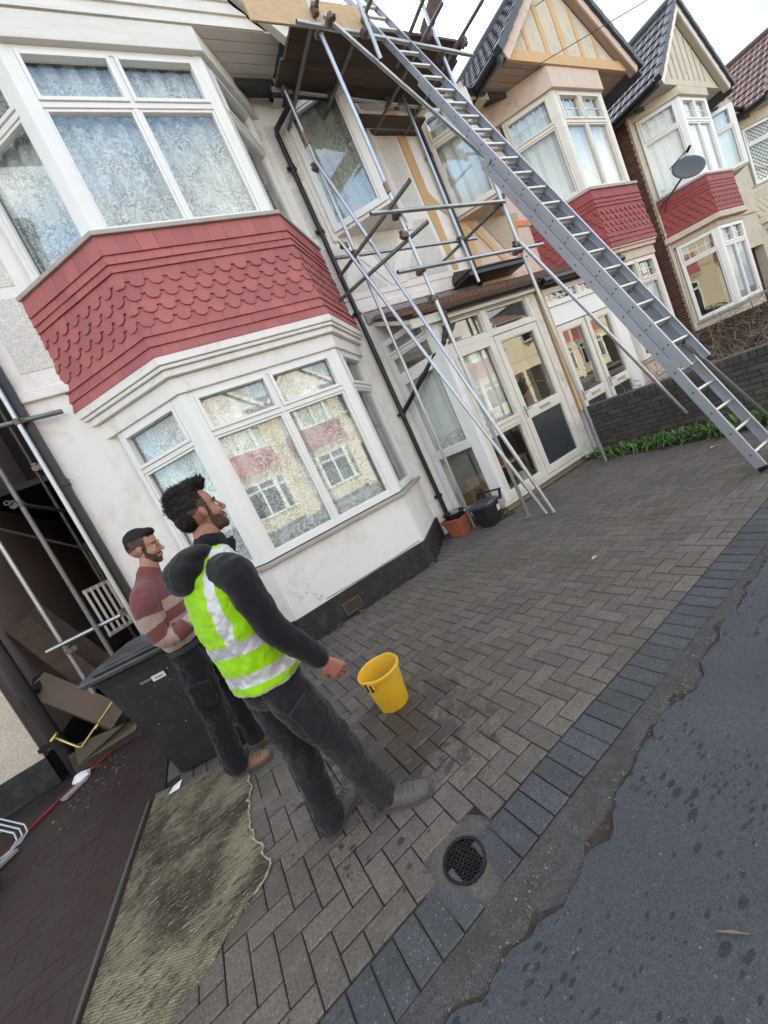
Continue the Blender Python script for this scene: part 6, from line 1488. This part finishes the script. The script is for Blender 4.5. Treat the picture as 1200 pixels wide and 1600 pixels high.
def strands(hair, parent, w, style, seed=1, n=2600):
    me = hair.data; rr_ = random.Random(seed); polys = list(me.polygons); B = MB()
    C0 = hair['hc'] if 'hc' in hair else None
    o0 = Vector(w(0, 0, 0)); F = (w(1, 0, 0)-w(0, 0, 0)).normalized(); Rr = (w(0, 1, 0)-w(0, 0, 0)).normalized(); U = (w(0, 0, 1)-w(0, 0, 0)).normalized()
    base = Vector(parent.location)
    for k in range(n):
        p = rr_.choice(polys); c = p.center.copy(); nn = p.normal.copy(); d = c+base-o0
        a, b_, h = d.dot(F), d.dot(Rr), d.dot(U)
        if style == 'quiff': fl = (F*0.5+U*0.7) if (h > 0.08 and a > 0.0) else ((U*0.3-F*0.5) if h > 0.06 else (-U*0.8-F*0.3))
        else: fl = (F*0.9+U*0.1) if h > 0.09 else -U
        fl = fl + Vector((rr_.gauss(0, .35), rr_.gauss(0, .35), rr_.gauss(0, .35)))
        fl = (fl - nn*fl.dot(nn)*0.6 + nn*(0.35 if style == 'quiff' else 0.2)).normalized()
        l = (rr_.uniform(0.012, 0.028) if style == 'quiff' and h > 0.05 else rr_.uniform(0.006, 0.012)); s = fl.cross(nn).normalized()*0.0014
        q = c - nn*0.003; m = q + fl*l*0.5 + nn*0.002; e = q + fl*l
        B.add([tuple(q-s), tuple(q+s), tuple(m+s*0.8), tuple(m-s*0.8), tuple(e)], [(0, 1, 2, 3), (3, 2, 4)])
    B.build('hair_strands', c_hair, parent, kind='stuff')

def hand(parent, T, W, D, N, skin, sgn=1, curl=1.0, scale=1.0):
    """W wrist, D along the hand, N palm normal; thumb on the D x N * sgn side"""
    W = Vector(W); D = Vector(D).normalized(); N = Vector(N); N = (N-D*N.dot(D)).normalized(); S_ = D.cross(N)*sgn
    B = MB(T)
    ell_loft(B, [W-D*0.03*scale, W+D*0.01*scale, W+D*0.05*scale, W+D*0.085*scale], [(0.026*scale, 0.020*scale), (0.030*scale, 0.018*scale), (0.041*scale, 0.017*scale), (0.040*scale, 0.014*scale)], S_, n=14)
    for i, (o_, l, sh) in enumerate(((0.031, 0.95, 0.0), (0.011, 1.05, 0.004), (-0.010, 1.0, 0.001), (-0.030, 0.8, -0.006))):
        p = W + D*(0.086+sh)*scale + S_*o_*scale; pts = [p-D*0.02*scale]; pts.append(p)
        for seg, (ln, an) in enumerate(((0.043, 38), (0.027, 100), (0.021, 150))):
            an = math.radians(an*curl*(1+0.05*i)); d = D*math.cos(an)+N*math.sin(an); p = p + d*ln*l*scale; pts.append(p)
        ell_loft(B, pts, [0.0100*scale, 0.0098*scale, 0.0094*scale, 0.0084*scale, 0.0072*scale], S_, n=10, sub=3)
    p = W + D*0.022*scale + S_*0.026*scale
    pts = [p, p + (D*0.6+S_*0.55+N*0.35).normalized()*0.038*scale]; pts.append(pts[-1] + (D*0.85+S_*0.1+N*0.55).normalized()*0.032*scale); pts.append(pts[-1] + (D*0.8-S_*0.25+N*0.6).normalized()*0.024*scale)
    ell_loft(B, pts, [0.014*scale, 0.0115*scale, 0.0105*scale, 0.0085*scale], N, n=10, sub=3)
    return blob(B, 'hand', skin, parent, 0.0032, 2)

def shoe(parent, T, heel, toe, mt, h=0.10, w=0.048):
    heel, toe = Vector((*heel, 0)), Vector((*toe, 0)); d = (toe-heel); L = d.length; d.normalize(); s = Vector((-d.y, d.x, 0)); Z_ = Vector((0, 0, 1))
    B = MB(T)
    ell_loft(B, [heel+d*0.035+Z_*0.055, heel+d*L*0.35+Z_*0.052, heel+d*L*0.65+Z_*0.045, heel+d*(L-0.045)+Z_*0.040], [(w*0.78, 0.045), (w*0.82, 0.046), (w*1.02, 0.038), (w*0.85, 0.030)], s, n=16)
    ell_loft(B, [heel+d*0.05+Z_*0.06, heel+d*0.055+Z_*(h+0.04)], [(w*0.85, 0.05), (w*0.85, 0.052)], s, n=14)
    blob(B, 'shoe', mt, parent, 0.0055, 3, disp=0.006, dsize=0.05)
    for k in range(4):
        c = heel+d*(L*0.46+k*0.026)+Z_*(0.100-k*0.006); q = MB(T); q.path([tuple(c-s*0.028-Z_*0.010), tuple(c+Z_*0.002+d*0.006), tuple(c+s*0.028-Z_*0.010)], 0.003, 5); q.build('lace', c_sole, parent)
    B = MB(T); N = 28; rs = []
    for z, k in ((0.0, 0.96), (0.012, 1.0), (0.026, 0.99)):
        r_ = []
        for i in range(N):
            a = 2*math.pi*i/N; c, sn = math.cos(a), math.sin(a); ww = w*(1.02 if c > 0 else 0.84)
            r_.append(tuple(heel+d*(L*0.5+c*L*0.5*k*0.98)+s*(math.copysign(abs(sn)**0.8, sn)*ww*k)+Z_*z))
        rs.append(r_)
    B.loft(rs); B.build('sole', c_sole, parent)

def man1():
    O = (0.08, 1.92, 0); o = empty('person', O, 'man in lime high visibility vest over black hoodie, looking up, hands at his sides', 'person'); T = off(O)
    f = Vector((0.91, 0.415, 0)).normalized(); r = Vector((0.415, -0.91, 0)).normalized()
    # torso + arms in the black hoodie
    cs = [((0.03, 1.97, 0.84), 0.182, 0.135), ((0.02, 1.97, 0.96), 0.176, 0.128), ((0.01, 1.97, 1.10), 0.178, 0.126), ((0.015, 1.97, 1.26), 0.198, 0.132), ((0.035, 1.97, 1.39), 0.205, 0.122), ((0.055, 1.97, 1.47), 0.150, 0.095), ((0.075, 1.97, 1.53), 0.080, 0.075)]
    B = MB(T)
    ell_loft(B, [c for c, a, b_ in cs], [(a, b_) for c, a, b_ in cs], r, n=28)
    shR = Vector((0.105, 1.785, 1.405)); elR = Vector((0.135, 1.725, 1.125)); wrR = Vector((0.245, 1.715, 0.905))
    ell_loft(B, [(0.07, 1.90, 1.43), shR, (0.115, 1.745, 1.28), elR, (0.19, 1.715, 1.01), wrR], [0.085, 0.085, 0.072, 0.064, 0.056, 0.047], f, n=18)
    shL = Vector((-0.02, 2.155, 1.405)); elL = Vector((-0.01, 2.23, 1.13)); wrL = Vector((0.09, 2.25, 0.92))
    ell_loft(B, [(0.01, 2.05, 1.43), shL, (-0.02, 2.20, 1.28), elL, (0.03, 2.25, 1.02), wrL], [0.085, 0.083, 0.070, 0.063, 0.055, 0.046], f, n=18)
    ell_loft(B, [(0.062, 1.97, 1.50), (0.09, 1.975, 1.575)], [(0.078, 0.078), (0.074, 0.076)], r, n=18)
    blob(B, 'hoodie', c_jack, o, 0.007, 5, disp=0.018, dsize=0.09, dmid=0.52)
    B = MB(T)   # hood hanging behind the neck
    ell(B, (-0.065, 1.945, 1.505), (0.078, 0.130, 0.066), (f, r, Vector((0, 0, 1)))); ell(B, (-0.01, 1.955, 1.545), (0.09, 0.125, 0.050), (f, r, Vector((0, 0, 1)))); ell(B, (-0.095, 1.93, 1.462), (0.050, 0.095, 0.060), (f, r, Vector((0, 0, 1))))
    blob(B, 'hood', c_jack, o, 0.007, 8, disp=0.014, dsize=0.10)
    B = MB(T); e_ = 0.006
    ell_loft(B, [(0.150, 1.975, 1.495), (0.172, 1.99, 1.548)], [(0.045, 0.010), (0.04, 0.008)], r, n=12); ell_loft(B, [(0.14, 1.93, 1.49), (0.175, 1.945, 1.54)], [(0.03, 0.010), (0.022, 0.008)], f, n=12); blob(B, 'collar', c_jack, o, 0.005, 3)
    # neck and head
    B = MB(T); ell_loft(B, [(0.072, 1.972, 1.50), (0.098, 1.975, 1.63)], [(0.060, 0.062), (0.056, 0.060)], r, n=18); blob(B, 'neck', c_sk1, o, 0.006, 3)
    head(o, T, (0.108, 1.975, 1.712), (0.98, 0.21, 0), R(7), c_sk1, 'quiff')
    # vest
    B = MB(T)
    vs = [((0.035, 1.97, 0.905), 0.205, 0.160), ((0.028, 1.97, 0.97), 0.200, 0.152), ((0.018, 1.97, 1.10), 0.198, 0.146), ((0.02, 1.97, 1.26), 0.208, 0.148), ((0.036, 1.97, 1.39), 0.192, 0.140), ((0.052, 1.97, 1.465), 0.150, 0.115), ((0.06, 1.97, 1.50), 0.11, 0.095)]
    ell_loft(B, [c for c, a, b_ in vs], [(a, b_) for c, a, b_ in vs], r, n=40)
    def post(me):
        bm = bmesh.new(); bm.from_mesh(me)
        c0 = Vector(T(0.03, 1.97, 0)); zt = Vector((0, 0, 1))
        tilt = (zt + f*0.06).normalized()
        cuts = [(z, tilt) for z in (0.925, 0.985, 1.075, 1.135)]
        for z, nn in cuts: bmesh.ops.bisect_plane(bm, geom=bm.verts[:]+bm.edges[:]+bm.faces[:], plane_co=c0+zt*z, plane_no=nn)
        for s in (-0.150, -0.100, 0.100, 0.150): bmesh.ops.bisect_plane(bm, geom=bm.verts[:]+bm.edges[:]+bm.faces[:], plane_co=c0+r*s, plane_no=r)
        # open the bottom and the neck
        dl = [q for q in bm.faces if (q.calc_center_median()-c0).z < 0.885 or ((q.calc_center_median()-c0).z > 1.475 and abs((q.calc_center_median()-c0).dot(r)) < 0.085)]
        bmesh.ops.delete(bm, geom=dl, context='FACES')
        for q in bm.faces:
            p = q.calc_center_median()-c0; s = p.dot(r); h = p.dot(tilt)/tilt.z
            band = 0.925 < h < 0.985 or 1.075 < h < 1.135
            strip = h > 1.135 and 0.100 < abs(s) < 0.150
            edge = p.z < 0.895
            q.material_index = 1 if (band or strip) else (2 if edge else 0)
        for v_ in bm.verts: v_.co += v_.normal*0.0
        bm.to_mesh(me); bm.free()
    vo = blob(B, 'high_visibility_vest', [c_vis, c_ref, M('grey piping', (0.4, 0.42, 0.4), 0.7)], o, 0.007, 3, disp=0.030, dsize=0.06, post=post)
    sd = vo.modifiers.new('solid', 'SOLIDIFY'); sd.thickness = 0.004; sd.offset = 0
    # trousers
    B = MB(T)
    ell(B, (0.025, 1.97, 0.86), (0.125, 0.165, 0.11), (f, r, Vector((0, 0, 1))))
    ell_loft(B, [(0.05, 1.885, 0.86), (0.10, 1.862, 0.66), (0.155, 1.85, 0.47), (0.19, 1.85, 0.27), (0.222, 1.842, 0.085)], [(0.100, 0.105), (0.092, 0.098), (0.076, 0.080), (0.070, 0.076), (0.072, 0.080)], r, n=22)
    ell_loft(B, [(-0.01, 2.05, 0.86), (-0.01, 2.03, 0.66), (-0.005, 2.00, 0.45), (-0.02, 1.985, 0.26), (-0.032, 1.962, 0.075)], [(0.100, 0.105), (0.090, 0.096), (0.074, 0.078), (0.070, 0.074), (0.072, 0.076)], r, n=22)
    blob(B, 'trousers', c_trou, o, 0.007, 4, disp=0.026, dsize=0.055, dmid=0.5)
    B = MB(T); B.beam((0.115, 1.766, 0.60), (0.085, 1.772, 0.75), 0.12, 0.018, tuple(r)); B.beam((0.088, 1.768, 0.74), (0.080, 1.768, 0.775), 0.13, 0.018, tuple(r)); blob(B, 'pocket', c_trou, o, 0.006, 3, disp=0.012, dsize=0.05)
    shoe(o, T, (0.165, 1.868), (0.435, 1.705), c_boot); shoe(o, T, (-0.065, 1.935), (0.145, 2.115), c_boot)
    hand(o, T, (0.255, 1.713, 0.885), (0.42, -0.02, -0.90), (0.15, 0.95, 0.05), c_hand, sgn=-1, curl=0.92, scale=0.95)
    hand(o, T, (0.10, 2.25, 0.90), (0.35, 0.05, -0.93), (0.1, -0.95, 0.05), c_hand, sgn=1, curl=0.8)
    B = MB(T); rr = [[tuple(Vector((0.247, 1.714, 0.902)) + Vector((0.35, -0.93, 0.1)).normalized()*math.cos(a)*ra + Vector((0.85, 0.3, 0.40)).normalized()*math.sin(a)*ra + Vector((0.42, 0, -0.9))*z) for a in [2*math.pi*k/20 for k in range(20)]] for ra, z in ((0.036, -0.004), (0.040, 0.0), (0.036, 0.004))]; B.loft(rr + [rr[0]], caps=False); B.build('bracelet', M('steel', (0.7, 0.7, 0.7), 0.25, 0.9), o, smooth=True)
man1()

def man2():
    O = (-0.31, 3.04, 0); o = empty('person', O, 'young man in burgundy and beige striped jumper looking down with folded arms, by the bin', 'person'); T = off(O)
    f = Vector((0.97, -0.24, 0)).normalized(); r = Vector((-0.24, -0.97, 0)).normalized(); Zv = Vector((0, 0, 1))
    cs = [((-0.30, 3.06, 1.045), 0.165, 0.118), ((-0.305, 3.06, 1.10), 0.172, 0.122), ((-0.31, 3.06, 1.22), 0.185, 0.122), ((-0.315, 3.06, 1.36), 0.198, 0.122), ((-0.305, 3.06, 1.46), 0.165, 0.10), ((-0.285, 3.06, 1.53), 0.085, 0.075)]
    arms = [((-0.335, 2.955, 1.45), (-0.365, 2.865, 1.40), (-0.385, 2.845, 1.26), (-0.36, 2.84, 1.135), (-0.24, 2.84, 1.145), (-0.10, 2.88, 1.20)),
            ((-0.30, 3.16, 1.45), (-0.31, 3.25, 1.39), (-0.30, 3.27, 1.25), (-0.24, 3.24, 1.14), (-0.12, 3.12, 1.16), (-0.07, 2.98, 1.20))]
    B = MB(T); ell_loft(B, [c for c, a, b_ in cs], [(a, b_) for c, a, b_ in cs], r, n=28)
    for A_ in arms: ell_loft(B, A_, [0.075, 0.078, 0.068, 0.062, 0.056, 0.044], f, n=18)
    ell_loft(B, [(-0.288, 3.055, 1.48), (-0.278, 3.05, 1.53)], [(0.070, 0.072), (0.062, 0.064)], r, n=18)
    def post(me):
        O_ = Vector(O)
        segs = []
        for A_ in arms:
            acc = 0; pts = [Vector(q) for q in A_]
            for i in range(len(pts)-1): segs.append((pts[i], pts[i+1], acc, 'arm')); acc += (pts[i+1]-pts[i]).length
        for p in me.polygons:
            w = p.center + O_; best = None
            for a, b_, acc, kd in segs:
                t = max(0, min(1, (w-a).dot(b_-a)/(b_-a).length_squared)); q = a+(b_-a)*t; d = (w-q).length
                if best is None or d < best[0]: best = (d, acc+(b_-a).length*t)
            ctr = Vector((-0.31, 3.06, w.z)); 
            lat = abs((w-ctr).dot(r))
            onarm = best[0] < 0.088 and lat > 0.165 or best[0] < 0.075
            if onarm and best[1] > 0.06:
                s = best[1]; be = (0.20 < s < 0.275) or (0.36 < s < 0.44) or (0.52 < s < 0.60)
            else:
                be = (1.00 < w.z < 1.07) or (1.14 < w.z < 1.21) or (1.285 < w.z < 1.355)
            p.material_index = 1 if be else 0
    blob(B, 'striped_jumper', [c_burg, c_beige], o, 0.0065, 5, disp=0.016, dsize=0.08, dmid=0.5, post=post)
    B = MB(T); ell_loft(B, [(-0.275, 3.055, 1.53), (-0.245, 3.05, 1.63)], [(0.056, 0.058), (0.052, 0.056)], r, n=18); blob(B, 'neck', c_sk2, o, 0.006, 3)
    B = MB(T); ell_loft(B, [(-0.292, 3.055, 1.528), (-0.275, 3.055, 1.555)], [(0.074, 0.076), (0.068, 0.070)], r, n=20); blob(B, 'collar', c_burg, o, 0.005, 3)
    head(o, T, (-0.235, 3.05, 1.708), f, R(-12), c_sk2, 'crop')
    B = MB(T); ell_loft(B, [(-0.295, 3.055, 0.86), (-0.295, 3.055, 0.93), (-0.297, 3.057, 1.0)], [(0.165, 0.12), (0.168, 0.122), (0.165, 0.118)], r, n=24)
    ell_loft(B, [(-0.31, 2.965, 0.90), (-0.335, 2.965, 0.70), (-0.345, 2.97, 0.50), (-0.375, 2.985, 0.30), (-0.39, 2.995, 0.09)], [(0.098, 0.102), (0.092, 0.10), (0.078, 0.085), (0.072, 0.08), (0.072, 0.082)], r, n=22)
    ell_loft(B, [(-0.28, 3.14, 0.90), (-0.24, 3.17, 0.70), (-0.20, 3.19, 0.50), (-0.21, 3.2, 0.30), (-0.22, 3.2, 0.09)], [(0.098, 0.102), (0.090, 0.096), (0.076, 0.08), (0.070, 0.075), (0.070, 0.076)], r, n=22)
    blob(B, 'trousers', c_trou2, o, 0.007, 4, disp=0.028, dsize=0.05, dmid=0.5)
    B = MB(T); B.beam((-0.345, 2.868, 0.60), (-0.335, 2.862, 0.75), 0.13, 0.022, tuple(r)); B.beam((-0.335, 2.858, 0.735), (-0.333, 2.857, 0.775), 0.14, 0.022, tuple(r)); blob(B, 'pocket', c_trou2, o, 0.006, 3, disp=0.014, dsize=0.04)
    B = MB(T); B.beam((-0.29, 2.875, 0.30), (-0.27, 2.873, 0.42), 0.10, 0.02, tuple(r)); blob(B, 'pocket', c_trou2, o, 0.006, 3, disp=0.014, dsize=0.04) if False else None
    B = MB(T); rr = []
    for ra, z in ((1.0, 1.0), (1.03, 1.0), (1.03, 1.035), (1.0, 1.035)): rr.append([tuple(Vector((-0.297, 3.057, z-0.012)) + r*(0.170*ra)*math.cos(a) + f*(0.124*ra)*math.sin(a)) for a in [2*math.pi*k/32 for k in range(32)]])
    B.loft(rr+[rr[0]], caps=False); B.build('belt', M('dark belt', (0.02, 0.022, 0.03), 0.5), o)
    shoe(o, T, (-0.435, 3.035), (-0.165, 2.955), c_shoe); shoe(o, T, (-0.26, 3.22), (0.02, 3.17), c_shoe)
    hand(o, T, (-0.085, 2.885, 1.205), (0.8, 0.45, 0.3), (0.3, 0.2, -0.9), c_sk2, sgn=1, curl=0.6); hand(o, T, (-0.065, 2.965, 1.205), (0.3, -0.9, 0.2), (0.9, 0.2, -0.3), c_sk2, sgn=-1, curl=0.6)
man2()
# wheel dirt puddle stain by the man's boot is in the paving material
